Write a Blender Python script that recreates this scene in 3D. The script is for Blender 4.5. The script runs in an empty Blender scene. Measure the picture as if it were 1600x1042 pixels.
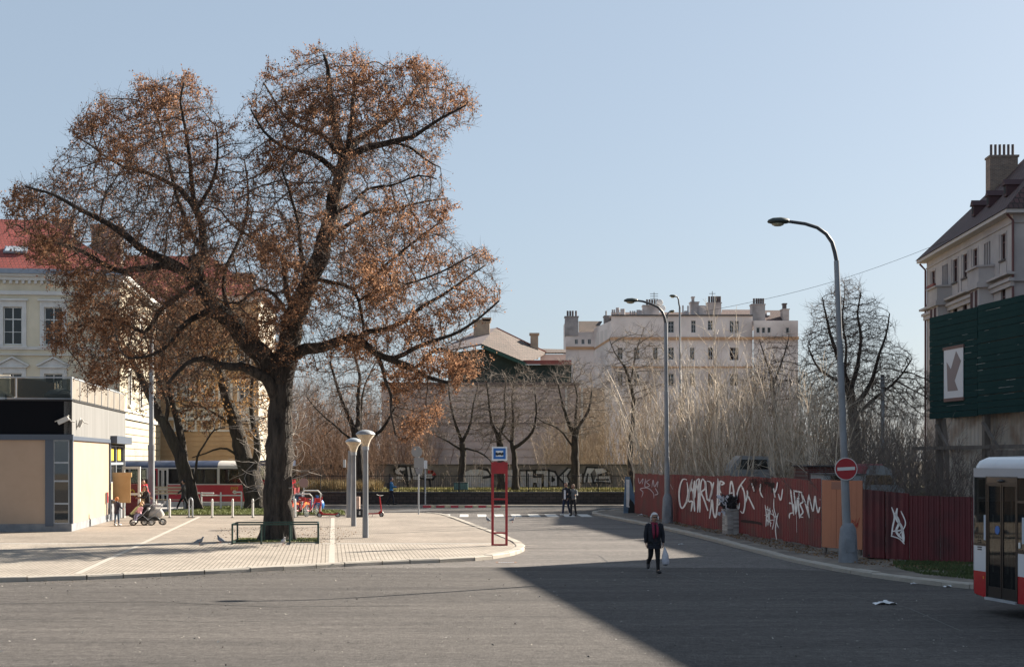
import bpy, bmesh, math, random
import numpy as np
from mathutils import Vector, Matrix
R = math.radians
SC = bpy.context.scene
C = SC.collection
random.seed(7); np.random.seed(7)

# ---------------------------------------------------------------- camera, world, sun, exposure
F = 2222.2; EYE = 3.05; HY = 718.0; CX = 800.0          # focal length in photo pixels, eye height, horizon row
cam_d = bpy.data.cameras.new('camera'); cam = bpy.data.objects.new('camera', cam_d); C.objects.link(cam)
cam_d.lens = 50; cam_d.sensor_width = 36; cam_d.shift_y = 0.123; cam_d.clip_end = 5000; cam_d.clip_start = 0.1
cam.location = (0, 0, EYE); cam.rotation_euler = (R(90), 0, 0)
SC.camera = cam
SUN_AZ = R(53.1); SUN_EL = R(30)                        # azimuth clockwise from +Y
SKY_MIX = 0.62; SKY_VEIL = (2.62, 3.35, 4.2, 1)          # thin pale winter haze over the whole sky
w = bpy.data.worlds.new('World'); SC.world = w; w.use_nodes = True
nt = w.node_tree; nt.nodes.clear()
sky = nt.nodes.new('ShaderNodeTexSky'); sky.sky_type = 'NISHITA'; sky.sun_disc = False
sky.sun_elevation = SUN_EL; sky.sun_rotation = SUN_AZ; sky.air_density = 1.0; sky.dust_density = 1.3; sky.ozone_density = 1.6
bg = nt.nodes.new('ShaderNodeBackground'); bg.inputs[1].default_value = 0.05
wo = nt.nodes.new('ShaderNodeOutputWorld')
hz = nt.nodes.new('ShaderNodeMix'); hz.data_type = 'RGBA'; hz.inputs[0].default_value = SKY_MIX; hz.inputs[7].default_value = SKY_VEIL
hs = nt.nodes.new('ShaderNodeHueSaturation'); hs.inputs['Saturation'].default_value = 0.74; nt.links.new(sky.outputs[0], hs.inputs['Color']); nt.links.new(hs.outputs[0], hz.inputs[6]); nt.links.new(hz.outputs[2], bg.inputs[0]); nt.links.new(bg.outputs[0], wo.inputs[0])
sl = bpy.data.lights.new('sun', 'SUN'); so = bpy.data.objects.new('sun', sl); C.objects.link(so)
sl.energy = 5.0; sl.angle = R(0.45); sl.color = (1.0, 0.9, 0.76)
sdir = Vector((math.sin(SUN_AZ)*math.cos(SUN_EL), math.cos(SUN_AZ)*math.cos(SUN_EL), math.sin(SUN_EL)))
so.rotation_euler = sdir.to_track_quat('Z', 'Y').to_euler(); so.location = (60, 40, 60)
SC.view_settings.view_transform = 'Standard'; SC.view_settings.look = 'None'
SC.view_settings.exposure = 1.62; SC.view_settings.gamma = 1.0; SC.view_settings.use_curve_mapping = False
SC.cycles.use_denoising = True
SC.cycles.max_bounces = 8; SC.cycles.transparent_max_bounces = 24

# ---------------------------------------------------------------- measuring helpers
def G(px, py, z=0.0):
    Y = F*(EYE-z)/(py-HY); return Vector(((px-CX)*Y/F, Y, z))
def P(px, py, Y): return Vector(((px-CX)*Y/F, Y, EYE-(py-HY)*Y/F))
def on_line(px, py, o, d):
    """where the sight line of a photo pixel meets the vertical plane through o along d -> (distance along d, height)"""
    k = (px-CX)/F
    t = (k*o[1]-o[0])/(d[0]-k*d[1]); Y = o[1]+t*d[1]
    return t, EYE-(py-HY)*Y/F

# ---------------------------------------------------------------- materials
MATS = {}
def mat(name, col, rough=0.8, col2=None, scale=4.0, bump=0.0, bscale=None, metal=0.0, spec=0.5, detail=6, stretch=(1, 1, 1), contrast=0.5, dirt=None):
    if name in MATS: return MATS[name]
    m = bpy.data.materials.new(name); m.use_nodes = True; n = m.node_tree; b = n.nodes['Principled BSDF']
    b.inputs['Base Color'].default_value = (*col, 1); b.inputs['Roughness'].default_value = rough
    b.inputs['Metallic'].default_value = metal; b.inputs['Specular IOR Level'].default_value = spec
    tc = n.nodes.new('ShaderNodeTexCoord'); mp = n.nodes.new('ShaderNodeMapping'); mp.inputs['Scale'].default_value = stretch
    n.links.new(tc.outputs['Object'], mp.inputs[0])
    if col2 is not None:
        t = n.nodes.new('ShaderNodeTexNoise'); t.inputs['Scale'].default_value = scale; t.inputs['Detail'].default_value = detail; t.inputs['Roughness'].default_value = 0.65
        n.links.new(mp.outputs[0], t.inputs[0])
        r = n.nodes.new('ShaderNodeValToRGB'); e = r.color_ramp.elements
        e[0].position = 0.5-contrast*0.5*0.6; e[1].position = 0.5+contrast*0.5*0.6
        e[0].color = (*col, 1); e[1].color = (*col2, 1)
        n.links.new(t.outputs[0], r.inputs[0]); out = r.outputs[0]
        if dirt:
            t2 = n.nodes.new('ShaderNodeTexNoise'); t2.inputs['Scale'].default_value = dirt[1]; t2.inputs['Detail'].default_value = 8
            n.links.new(tc.outputs['Object'], t2.inputs[0])
            r2 = n.nodes.new('ShaderNodeValToRGB'); r2.color_ramp.elements[0].position = 0.48; r2.color_ramp.elements[1].position = 0.68
            r2.color_ramp.elements[1].color = (dirt[2],)*3+(1,)
            n.links.new(t2.outputs[0], r2.inputs[0])
            mx = n.nodes.new('ShaderNodeMix'); mx.data_type = 'RGBA'
            n.links.new(r2.outputs[0], mx.inputs[0]); n.links.new(out, mx.inputs[6]); mx.inputs[7].default_value = (*dirt[0], 1); out = mx.outputs[2]
        n.links.new(out, b.inputs['Base Color'])
    if bump:
        t = n.nodes.new('ShaderNodeTexNoise'); t.inputs['Scale'].default_value = bscale or scale*3; t.inputs['Detail'].default_value = 8
        n.links.new(mp.outputs[0], t.inputs[0]); bp = n.nodes.new('ShaderNodeBump'); bp.inputs['Strength'].default_value = min(1, bump); bp.inputs['Distance'].default_value = 0.02*max(1, bump)
        n.links.new(t.outputs[0], bp.inputs['Height']); n.links.new(bp.outputs[0], b.inputs['Normal'])
    MATS[name] = m; return m

def glass(name, tint=(0.55, 0.6, 0.62), see=0.5, rough=0.02, ior=1.7):
    if name in MATS: return MATS[name]
    m = bpy.data.materials.new(name); m.use_nodes = True; n = m.node_tree; n.nodes.clear()
    tr = n.nodes.new('ShaderNodeBsdfTransparent'); tr.inputs[0].default_value = (*tint, 1)
    b = n.nodes.new('ShaderNodeBsdfPrincipled'); b.inputs['Base Color'].default_value = (0.015, 0.018, 0.02, 1); b.inputs['Roughness'].default_value = rough; b.inputs['IOR'].default_value = ior
    mx = n.nodes.new('ShaderNodeMixShader'); mx.inputs[0].default_value = 1-see
    o = n.nodes.new('ShaderNodeOutputMaterial')
    n.links.new(tr.outputs[0], mx.inputs[1]); n.links.new(b.outputs[0], mx.inputs[2]); n.links.new(mx.outputs[0], o.inputs[0])
    MATS[name] = m; return m

def tex_mat(name, kind, c1, c2, mortar, bw, bh, ms, rough=0.85, bump=0.4, rot=0, big=None, offset=0.5, axis='XY', noise=0.0):
    """brick-pattern material: roofs tiles, brick faces, pavers"""
    if name in MATS: return MATS[name]
    m = bpy.data.materials.new(name); m.use_nodes = True; n = m.node_tree; b = n.nodes['Principled BSDF']; b.inputs['Roughness'].default_value = rough
    tc = n.nodes.new('ShaderNodeTexCoord'); vec = tc.outputs['Object']
    if axis != 'XY':
        sp = n.nodes.new('ShaderNodeSeparateXYZ'); cb = n.nodes.new('ShaderNodeCombineXYZ'); n.links.new(vec, sp.inputs[0])
        n.links.new(sp.outputs['XYZ'.index(axis[0])], cb.inputs[0]); n.links.new(sp.outputs['XYZ'.index(axis[1])], cb.inputs[1]); vec = cb.outputs[0]
    mp = n.nodes.new('ShaderNodeMapping'); mp.inputs['Rotation'].default_value = (0, 0, rot); n.links.new(vec, mp.inputs[0])
    t = n.nodes.new('ShaderNodeTexBrick'); t.inputs['Color1'].default_value = (*c1, 1); t.inputs['Color2'].default_value = (*c2, 1); t.inputs['Mortar'].default_value = (*mortar, 1)
    t.inputs['Scale'].default_value = 1; t.inputs['Brick Width'].default_value = bw; t.inputs['Row Height'].default_value = bh; t.inputs['Mortar Size'].default_value = ms; t.offset = offset
    n.links.new(mp.outputs[0], t.inputs[0]); out = t.outputs[0]
    nz = n.nodes.new('ShaderNodeTexNoise'); nz.inputs['Scale'].default_value = big or 0.8; nz.inputs['Detail'].default_value = 9; nz.inputs['Roughness'].default_value = 0.7
    n.links.new(tc.outputs['Object'], nz.inputs[0])
    r = n.nodes.new('ShaderNodeValToRGB'); r.color_ramp.elements[0].position = 0.3; r.color_ramp.elements[1].position = 0.7
    r.color_ramp.elements[0].color = (0.68, 0.66, 0.64, 1); r.color_ramp.elements[1].color = (1.12, 1.1, 1.08, 1)
    mx = n.nodes.new('ShaderNodeMix'); mx.data_type = 'RGBA'; mx.blend_type = 'MULTIPLY'; mx.inputs[0].default_value = 1.0
    n.links.new(nz.outputs[0], r.inputs[0]); n.links.new(out, mx.inputs[6]); n.links.new(r.outputs[0], mx.inputs[7]); n.links.new(mx.outputs[2], b.inputs['Base Color'])
    bp = n.nodes.new('ShaderNodeBump'); bp.inputs['Strength'].default_value = bump; bp.inputs['Distance'].default_value = 0.02; bp.invert = True
    n.links.new(t.outputs['Fac'], bp.inputs['Height']); n.links.new(bp.outputs[0], b.inputs['Normal'])
    MATS[name] = m; return m

# ---------------------------------------------------------------- mesh helpers
class MB:
    def __init__(s): s.v = []; s.f = []; s.m = []
    def poly(s, pts, m=0):
        i = len(s.v); s.v += [tuple(p) for p in pts]; s.f.append(tuple(range(i, i+len(pts)))); s.m.append(m); return s
    def box(s, x0, x1, y0, y1, z0, z1, m=0):
        i = len(s.v)
        s.v += [(x0, y0, z0), (x1, y0, z0), (x1, y1, z0), (x0, y1, z0), (x0, y0, z1), (x1, y0, z1), (x1, y1, z1), (x0, y1, z1)]
        for q in ((0, 3, 2, 1), (4, 5, 6, 7), (0, 1, 5, 4), (1, 2, 6, 5), (2, 3, 7, 6), (3, 0, 4, 7)): s.f.append(tuple(i+k for k in q)); s.m.append(m)
        return s
    def bar(s, a, b, w, h=None, m=0, up=(0, 0, 1)):
        """square bar between two points"""
        a = Vector(a); b = Vector(b); h = h or w; d = (b-a).normalized(); u = Vector(up)
        if abs(d.dot(u)) > 0.95: u = Vector((1, 0, 0))
        sx = d.cross(u).normalized()*w/2; sy = sx.cross(d).normalized()*h/2; i = len(s.v)
        for p in (a, b):
            for k in ((-1, -1), (1, -1), (1, 1), (-1, 1)): s.v.append(tuple(p+sx*k[0]+sy*k[1]))
        for q in ((0, 1, 2, 3), (7, 6, 5, 4), (0, 4, 5, 1), (1, 5, 6, 2), (2, 6, 7, 3), (3, 7, 4, 0)): s.f.append(tuple(i+k for k in q)); s.m.append(m)
        return s
    def tube(s, pts, rad, n=10, m=0, caps=True):
        pts = [Vector(p) for p in pts]
        if not hasattr(rad, '__len__'): rad = [rad]*len(pts)
        i0 = len(s.v); ref = None
        for k, p in enumerate(pts):
            d = (pts[min(k+1, len(pts)-1)]-pts[max(k-1, 0)]).normalized()
            if ref is None: ref = Vector((1, 0, 0)) if abs(d.x) < 0.8 else Vector((0, 1, 0))
            a = d.cross(ref).normalized(); b = a.cross(d).normalized(); ref = b
            for j in range(n):
                t = 2*math.pi*j/n; s.v.append(tuple(p+(a*math.cos(t)+b*math.sin(t))*rad[k]))
        for k in range(len(pts)-1):
            for j in range(n):
                a = i0+k*n+j; b = i0+k*n+(j+1) % n; s.f.append((a, b, b+n, a+n)); s.m.append(m)
        if caps:
            s.f.append(tuple(i0+j for j in range(n))[::-1]); s.m.append(m); e = i0+(len(pts)-1)*n
            s.f.append(tuple(e+j for j in range(n))); s.m.append(m)
        return s
    def lathe(s, prof, n=20, c=(0, 0, 0), m=0):
        return s.tube([(c[0], c[1], c[2]+z) for r, z in prof], [max(r, 1e-4) for r, z in prof], n, m) if all(prof[i+1][1] > prof[i][1] for i in range(len(prof)-1)) else s._lathe(prof, n, c, m)
    def _lathe(s, prof, n, c, m):
        i0 = len(s.v)
        for r, z in prof:
            for j in range(n):
                t = 2*math.pi*j/n; s.v.append((c[0]+r*math.cos(t), c[1]+r*math.sin(t), c[2]+z))
        for k in range(len(prof)-1):
            for j in range(n):
                a = i0+k*n+j; b = i0+k*n+(j+1) % n; s.f.append((a, b, b+n, a+n)); s.m.append(m)
        return s
    def ball(s, c, r, n=12, k=8, m=0):
        if not hasattr(r, '__len__'): r = (r, r, r)
        i0 = len(s.v)
        for a in range(k+1):
            th = math.pi*a/k
            for j in range(n):
                t = 2*math.pi*j/n; s.v.append((c[0]+r[0]*math.sin(th)*math.cos(t), c[1]+r[1]*math.sin(th)*math.sin(t), c[2]+r[2]*math.cos(th)))
        for a in range(k):
            for j in range(n):
                p = i0+a*n+j; q = i0+a*n+(j+1) % n; s.f.append((p, p+n, q+n, q)); s.m.append(m)
        return s
    def prism(s, poly, z0, z1, m=0, mt=None):
        n = len(poly); i = len(s.v)
        s.v += [(p[0], p[1], z0) for p in poly]+[(p[0], p[1], z1) for p in poly]
        s.f.append(tuple(range(i, i+n))[::-1]); s.m.append(m); s.f.append(tuple(range(i+n, i+2*n))); s.m.append(m if mt is None else mt)
        for k in range(n): s.f.append((i+k, i+(k+1) % n, i+n+(k+1) % n, i+n+k)); s.m.append(m)
        return s
    def slab(s, pts, t, m=0):
        """polygon in 3D given thickness t (vector)"""
        pts = [Vector(p) for p in pts]; t = Vector(t); n = len(pts); i = len(s.v)
        s.v += [tuple(p) for p in pts]+[tuple(p+t) for p in pts]
        s.f.append(tuple(range(i, i+n))); s.m.append(m); s.f.append(tuple(range(i+n, i+2*n))[::-1]); s.m.append(m)
        for k in range(n): s.f.append((i+k, i+(k+1) % n, i+n+(k+1) % n, i+n+k)); s.m.append(m)
        return s
    def mesh(s, name, mats, smooth=False):
        me = bpy.data.meshes.new(name); me.from_pydata(s.v, [], s.f)
        for m in (mats if isinstance(mats, (list, tuple)) else [mats]): me.materials.append(m)
        if any(s.m): me.polygons.foreach_set('material_index', s.m)
        if len(s.f) < 20000:
            b = bmesh.new(); b.from_mesh(me); bmesh.ops.remove_doubles(b, verts=b.verts, dist=1e-5); bmesh.ops.recalc_face_normals(b, faces=b.faces); b.to_mesh(me); b.free()
        if smooth:
            me.polygons.foreach_set('use_smooth', [True]*len(me.polygons))
            if smooth == 'auto': me.set_sharp_from_angle(angle=R(40))
        me.update(); return me
    def build(s, name, mats, parent=None, loc=(0, 0, 0), rot=0, smooth=False):
        return put(name, s.mesh(name, mats, smooth), parent, loc, rot)

def put(name, me, parent=None, loc=(0, 0, 0), rot=0):
    o = bpy.data.objects.new(name, me); C.objects.link(o); o.location = loc
    o.rotation_euler = rot if hasattr(rot, '__len__') else (0, 0, rot); o.parent = parent; return o
def tag(o, label, cat, group=None, kind=None):
    o['label'] = label; o['category'] = cat
    if group: o['group'] = group
    if kind: o['kind'] = kind
    return o
def thing(name, label, cat, loc=(0, 0, 0), rot=0, group=None):
    o = bpy.data.objects.new(name, None); C.objects.link(o); o.location = loc; o.rotation_euler = (0, 0, rot); o.empty_display_size = 0.3
    return tag(o, label, cat, group)
def struct(o, label=None):
    o['kind'] = 'structure'
    if label: o['label'] = label
    return o
def copy_thing(o, loc, rot=None, label=None, parent=None):
    c = o.copy(); C.objects.link(c)
    if parent is not None: c.parent = parent
    else:
        c.location = loc
        if rot is not None: c.rotation_euler = (0, 0, rot)
        if label: c['label'] = label
    for ch in [x for x in o.children]: copy_thing(ch, None, parent=c)
    return c
def mesh_np(name, verts, faces, mats, smooth=False):
    """fast mesh from numpy arrays, all faces with the same corner count"""
    verts = np.asarray(verts, dtype=np.float32); faces = np.asarray(faces, dtype=np.int32); k = faces.shape[1]
    me = bpy.data.meshes.new(name); me.vertices.add(len(verts)); me.vertices.foreach_set('co', verts.ravel())
    me.loops.add(faces.size); me.loops.foreach_set('vertex_index', faces.ravel())
    me.polygons.add(len(faces)); me.polygons.foreach_set('loop_start', np.arange(len(faces), dtype=np.int32)*k)
    me.polygons.foreach_set('loop_total', np.full(len(faces), k, dtype=np.int32))
    if smooth: me.polygons.foreach_set('use_smooth', np.ones(len(faces), dtype=bool))
    for m in (mats if isinstance(mats, (list, tuple)) else [mats]): me.materials.append(m)
    me.update(calc_edges=True); me.validate(); return me
def ribbon(mb, pts, wd, to3, m=0):
    """painted stroke: 2D polyline pts with width wd, to3 maps 2D to 3D"""
    P2 = [Vector(p) for p in pts]
    for a, b in zip(P2[:-1], P2[1:]):
        d = (b-a)
        if d.length < 1e-6: continue
        d.normalize(); n = Vector((-d.y, d.x))*wd/2; a2 = a-d*wd*0.3; b2 = b+d*wd*0.3
        mb.poly([to3(a2+n), to3(a2-n), to3(b2-n), to3(b2+n)], m)
# ---------------------------------------------------------------- shared materials
M_ASPH = None
def make_asphalt(name='asphalt', g=1.0):
    m = bpy.data.materials.new(name); m.use_nodes = True; n = m.node_tree; b = n.nodes['Principled BSDF']; L = n.links.new
    tc = n.nodes.new('ShaderNodeTexCoord')
    def noise(s, d=6, st=(1, 1, 1), r=0.6):
        mp = n.nodes.new('ShaderNodeMapping'); mp.inputs['Scale'].default_value = st; L(tc.outputs['Object'], mp.inputs[0])
        t = n.nodes.new('ShaderNodeTexNoise'); t.inputs['Scale'].default_value = s; t.inputs['Detail'].default_value = d; t.inputs['Roughness'].default_value = r; L(mp.outputs[0], t.inputs[0]); return t.outputs[0]
    def ramp(x, p0, p1, c0, c1):
        r = n.nodes.new('ShaderNodeValToRGB'); r.color_ramp.elements[0].position = p0; r.color_ramp.elements[1].position = p1
        r.color_ramp.elements[0].color = (*c0, 1); r.color_ramp.elements[1].color = (*c1, 1); L(x, r.inputs[0]); return r.outputs[0]
    def mix(a, bb, mode, f=1.0):
        x = n.nodes.new('ShaderNodeMix'); x.data_type = 'RGBA'; x.blend_type = mode; x.inputs[0].default_value = f; L(a, x.inputs[6]); L(bb, x.inputs[7]); return x.outputs[2]
    base = mix(ramp(noise(45, 3, r=0.8), 0.40, 0.62, (0.044*g, 0.042*g, 0.0415*g), (0.146*g, 0.136*g, 0.130*g)), ramp(noise(11, 4, (.5, 1.4, 1), r=0.9), 0.42, 0.58, (0.78, 0.78, 0.78), (1.22, 1.22, 1.22)), 'MULTIPLY')
    big = ramp(noise(0.22, 5, (0.35, 1.2, 1)), 0.3, 0.7, (0.86, 0.86, 0.86), (1.14, 1.13, 1.11))
    streak = ramp(noise(0.8, 8, (0.16, 1.6, 1), 0.7), 0.34, 0.66, (0.76, 0.76, 0.77), (1.17, 1.16, 1.15))
    stain = ramp(noise(0.5, 9, (1, 0.6, 1), 0.75), 0.60, 0.72, (1, 1, 1), (0.78, 0.77, 0.76))
    mid = ramp(noise(3.6, 10, (.8, 1.3, 1), r=0.85), 0.40, 0.60, (0.80, 0.80, 0.80), (1.20, 1.19, 1.18))
    base = mix(base, ramp(noise(26, 3, (1, .14, 1), r=.8), 0.40, 0.60, (0.87, 0.87, 0.87), (1.13, 1.13, 1.13)), 'MULTIPLY')
    c = mix(mix(mix(mix(base, big, 'MULTIPLY'), streak, 'MULTIPLY'), stain, 'MULTIPLY'), mid, 'MULTIPLY')
    L(c, b.inputs['Base Color']); b.inputs['Roughness'].default_value = 0.9; b.inputs['Specular IOR Level'].default_value = 0.12
    bp = n.nodes.new('ShaderNodeBump'); bp.inputs['Strength'].default_value = 0.5; bp.inputs['Distance'].default_value = 0.008
    L(noise(60, 4), bp.inputs['Height']); L(bp.outputs[0], b.inputs['Normal'])
    MATS[name] = m; return m
M_ASPH = make_asphalt(); M_ASPH2 = make_asphalt('old pale asphalt', 1.55)
M_PATCH = mat('asphalt patch', (0.055, 0.052, 0.052), 0.8, (0.085, 0.08, 0.078), 40, 0.3, 60)
M_TAR = mat('tar seam', (0.03, 0.03, 0.03), 0.5)
M_PAINT = mat('worn white road paint', (0.62, 0.61, 0.58), 0.7, (0.36, 0.35, 0.34), 7, contrast=0.7)
M_KERB = mat('granite kerb', (0.32, 0.29, 0.25), 0.85, (0.39, 0.355, 0.31), 1.2, 0.5, 25, dirt=((0.20, 0.18, 0.155), 1.1, 0.5))
M_EARTH = mat('earth', (0.09, 0.07, 0.05), 0.95, (0.15, 0.125, 0.095), 2, 0.6, 10)
M_PAVEMENT = mat('dusty pavement asphalt', (0.12, 0.10, 0.085), 0.9, (0.22, 0.19, 0.155), 1.6, 0.4, 22, dirt=((0.07, 0.06, 0.05), 0.7, 0.8))
M_PAVER = tex_mat('light concrete pavers', '', (0.38, 0.34, 0.295), (0.31, 0.28, 0.24), (0.14, 0.12, 0.10), 0.24, 0.125, 0.014, rot=math.pi/2-0.1276, offset=0.5, bump=0.5, big=0.5)
M_MOSAIC = tex_mat('small stone setts', '', (0.305, 0.265, 0.225), (0.235, 0.205, 0.175), (0.17, 0.145, 0.12), 0.16, 0.16, 0.012, rot=-0.1276, bump=0.4, big=0.35)
M_GRASS = mat('grass blades', (0.10, 0.135, 0.028), 0.7, (0.20, 0.21, 0.06), 3)
M_DRYGRASS = mat('dry grass blades', (0.20, 0.20, 0.05), 0.8, (0.36, 0.31, 0.12), 2)
M_WHITE = mat('white paint', (0.72, 0.72, 0.70), 0.45, (0.6, 0.6, 0.58), 5)
M_CREAM = mat('cream plaster', (0.62, 0.56, 0.43), 0.9, (0.70, 0.63, 0.49), 0.7, 0.15, 30, dirt=((0.45, 0.40, 0.31), 0.5, 0.6))
M_TRIM = mat('white stucco trim', (0.68, 0.67, 0.64), 0.85, (0.58, 0.57, 0.55), 1.5)
M_TANW = mat('tan plaster', (0.52, 0.36, 0.22), 0.9, (0.42, 0.29, 0.18), 0.8, 0.15, 20)
M_PINKW = mat('dirty pink plaster', (0.66, 0.54, 0.50), 0.92, (0.50, 0.41, 0.38), 0.35, 0.3, 9, dirt=((0.36, 0.29, 0.27), 0.4, 0.8))
M_GREYW = mat('grey render', (0.36, 0.33, 0.33), 0.9, (0.44, 0.41, 0.40), 0.5, 0.15, 14, dirt=((0.26, 0.24, 0.24), 0.3, 0.5))
M_APTW = mat('weathered pinkish render', (0.70, 0.63, 0.60), 0.9, (0.78, 0.72, 0.69), 0.35, dirt=((0.36, 0.32, 0.31), 0.2, 0.7))
M_ORANGE = mat('orange cornice', (0.55, 0.33, 0.18), 0.85, (0.45, 0.28, 0.17), 1)
M_REDTILE = tex_mat('red roof tiles', '', (0.36, 0.07, 0.055), (0.27, 0.055, 0.045), (0.12, 0.03, 0.03), 0.30, 0.34, 0.03, bump=0.8, big=0.6)
M_BROWNTILE = tex_mat('brown roof tiles', '', (0.15, 0.105, 0.09), (0.10, 0.075, 0.065), (0.05, 0.04, 0.035), 0.30, 0.40, 0.05, bump=0.9, big=0.5)
M_DARKTILE = tex_mat('dark maroon roof tiles', '', (0.105, 0.052, 0.052), (0.075, 0.042, 0.042), (0.03, 0.02, 0.02), 0.30, 0.36, 0.04, bump=0.8, big=0.5)
M_BRICK = tex_mat('chimney brick', '', (0.26, 0.19, 0.15), (0.17, 0.125, 0.105), (0.32, 0.29, 0.26), 0.28, 0.09, 0.012, axis='XZ', bump=0.4)
M_ZINC = mat('zinc sheet', (0.22, 0.26, 0.32), 0.5, (0.30, 0.33, 0.38), 2, metal=0.3)
M_CHIM = mat('chimney render', (0.27, 0.25, 0.25), 0.9, (0.38, 0.355, 0.35), 0.8, dirt=((0.15, 0.14, 0.14), 0.6, 0.7))
M_POT = mat('chimney pot', (0.10, 0.08, 0.08), 0.8)
M_REDFENCE = mat('oxide red sheet metal', (0.20, 0.030, 0.031), 0.65, (0.14, 0.025, 0.026), 1.2, dirt=((0.10, 0.042, 0.038), 1.0, 0.8), stretch=(1, 1, 0.3))
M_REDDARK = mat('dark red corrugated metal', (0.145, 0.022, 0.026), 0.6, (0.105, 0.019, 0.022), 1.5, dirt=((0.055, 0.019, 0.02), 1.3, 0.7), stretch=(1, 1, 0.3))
M_ORPANEL = mat('faded orange board', (0.47, 0.19, 0.105), 0.75, (0.39, 0.155, 0.09), 1.4, stretch=(1, 1, 0.2))
M_SPRAY = mat('white spray paint', (0.92, 0.90, 0.88), 0.7, (0.72, 0.67, 0.65), 3.5, contrast=0.8)
M_SILVER = mat('silver spray paint', (0.58, 0.57, 0.59), 0.6, (0.38, 0.37, 0.38), 1.6)
M_BLACKP = mat('black spray paint', (0.02, 0.02, 0.022), 0.7)
M_REDSPRAY = mat('red spray paint', (0.30, 0.02, 0.02), 0.7)
M_GREYWALL = mat('sooty garden wall', (0.13, 0.115, 0.11), 0.9, (0.22, 0.20, 0.19), 0.9, 0.4, 12, dirt=((0.06, 0.06, 0.045), 0.7, 0.8))
M_STONEW = tex_mat('dark stone wall', '', (0.085, 0.07, 0.065), (0.055, 0.048, 0.045), (0.03, 0.027, 0.025), 0.45, 0.2, 0.02, axis='XZ', bump=0.6)
M_CAP = mat('wall coping', (0.10, 0.095, 0.095), 0.85, (0.06, 0.055, 0.055), 2)
M_IRON = mat('black iron', (0.018, 0.018, 0.02), 0.6)
M_GALV = mat('galvanised steel', (0.30, 0.33, 0.37), 0.45, (0.40, 0.43, 0.46), 2.5, metal=0.25, stretch=(1, 1, 0.3))
M_POLE = mat('grey painted pole', (0.20, 0.215, 0.235), 0.5, (0.26, 0.275, 0.30), 3, stretch=(1, 1, 0.3), dirt=((0.16, 0.14, 0.13), 1.2, 0.5))
M_POLEDARK = mat('dark pole top', (0.05, 0.055, 0.065), 0.5)
M_CONC = mat('concrete', (0.28, 0.27, 0.26), 0.9, (0.37, 0.355, 0.34), 2, 0.3, 25)
M_RED = mat('red enamel', (0.42, 0.018, 0.025), 0.35, (0.34, 0.014, 0.02), 2)
M_BLUE = mat('sign blue', (0.02, 0.13, 0.42), 0.4)
M_BLACK = mat('black plastic', (0.015, 0.015, 0.017), 0.5)
M_GREENRAIL = mat('dark green railing paint', (0.007, 0.03, 0.023), 0.5, (0.012, 0.045, 0.034), 4)
M_LAMPDOME = mat('frosted lamp bowl', (0.70, 0.58, 0.42), 0.45, (0.50, 0.40, 0.28), 6)
M_LAMPDOME.node_tree.nodes['Principled BSDF'].inputs['Transmission Weight'].default_value = 0.5
M_LAMPDOME.node_tree.nodes['Principled BSDF'].inputs['Roughness'].default_value = 0.8
M_WOOD = mat('weathered wood', (0.10, 0.085, 0.075), 0.85, (0.17, 0.145, 0.125), 3, 0.3, 20, stretch=(1, 1, 0.3))
M_SLATWOOD = mat('pale bench wood', (0.55, 0.45, 0.30), 0.7, (0.45, 0.36, 0.24), 4)
M_GREENB = mat('dark green boards', (0.010, 0.033, 0.033), 0.9, (0.016, 0.045, 0.044), 1.5, spec=.12, contrast=0.8, stretch=(1, 1, 3))
M_PALEIRON = mat('pale corrugated iron', (0.40, 0.34, 0.28), 0.7, (0.52, 0.46, 0.40), 0.9, dirt=((0.26, 0.18, 0.13), 0.8, 0.9), stretch=(1, 1, 0.25))
M_GREENNET = mat('dark green netting', (0.022, 0.036, 0.032), 0.9, (0.032, 0.05, 0.045), 1)
M_WIN = glass('window glass', (0.25, 0.28, 0.30), 0.25, 0.03, 1.6)
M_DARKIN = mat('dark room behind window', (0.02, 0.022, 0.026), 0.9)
M_SEEGLASS = glass('clear glass', (0.82, 0.85, 0.86), 0.82, 0.02, 1.5)
M_TRAMGLASS = glass('tram glass', (0.75, 0.79, 0.8), 0.7, 0.02, 1.5)
M_BUSGLASS = glass('dark bus glass', (0.62, 0.64, 0.62), 0.6, 0.02, 2.1)
M_TYRE = mat('tyre rubber', (0.02, 0.02, 0.02), 0.8)
M_RUST = mat('rusted steel', (0.14, 0.07, 0.04), 0.85, (0.24, 0.12, 0.07), 5)

# ---------------------------------------------------------------- facade helpers
def wall_cells(mb, L0, L1, z0, z1, ops, f3, reveal=0.18, m=0):
    """wall plane with real openings; ops = (u0,u1,z0,z1); f3(u, depth, z) gives the point"""
    ops = [(max(o[0], L0), min(o[1], L1), max(o[2], z0), min(o[3], z1)) for o in ops]
    us = sorted({L0, L1, *[o[0] for o in ops], *[o[1] for o in ops]}); zs = sorted({z0, z1, *[o[2] for o in ops], *[o[3] for o in ops]})
    for a, b in zip(us[:-1], us[1:]):
        for c, d in zip(zs[:-1], zs[1:]):
            um, zm = (a+b)/2, (c+d)/2
            if any(o[0] < um < o[1] and o[2] < zm < o[3] for o in ops): continue
            mb.poly([f3(a, 0, c), f3(b, 0, c), f3(b, 0, d), f3(a, 0, d)], m)
    for o in ops:
        a, b, c, d = o
        for q in (((a, 0, c), (b, 0, c), (b, reveal, c), (a, reveal, c)), ((a, 0, d), (b, 0, d), (b, reveal, d), (a, reveal, d)),
                  ((a, 0, c), (a, 0, d), (a, reveal, d), (a, reveal, c)), ((b, 0, c), (b, 0, d), (b, reveal, d), (b, reveal, c))):
            mb.poly([f3(*p) for p in q], m)
WCACHE = {}
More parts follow.
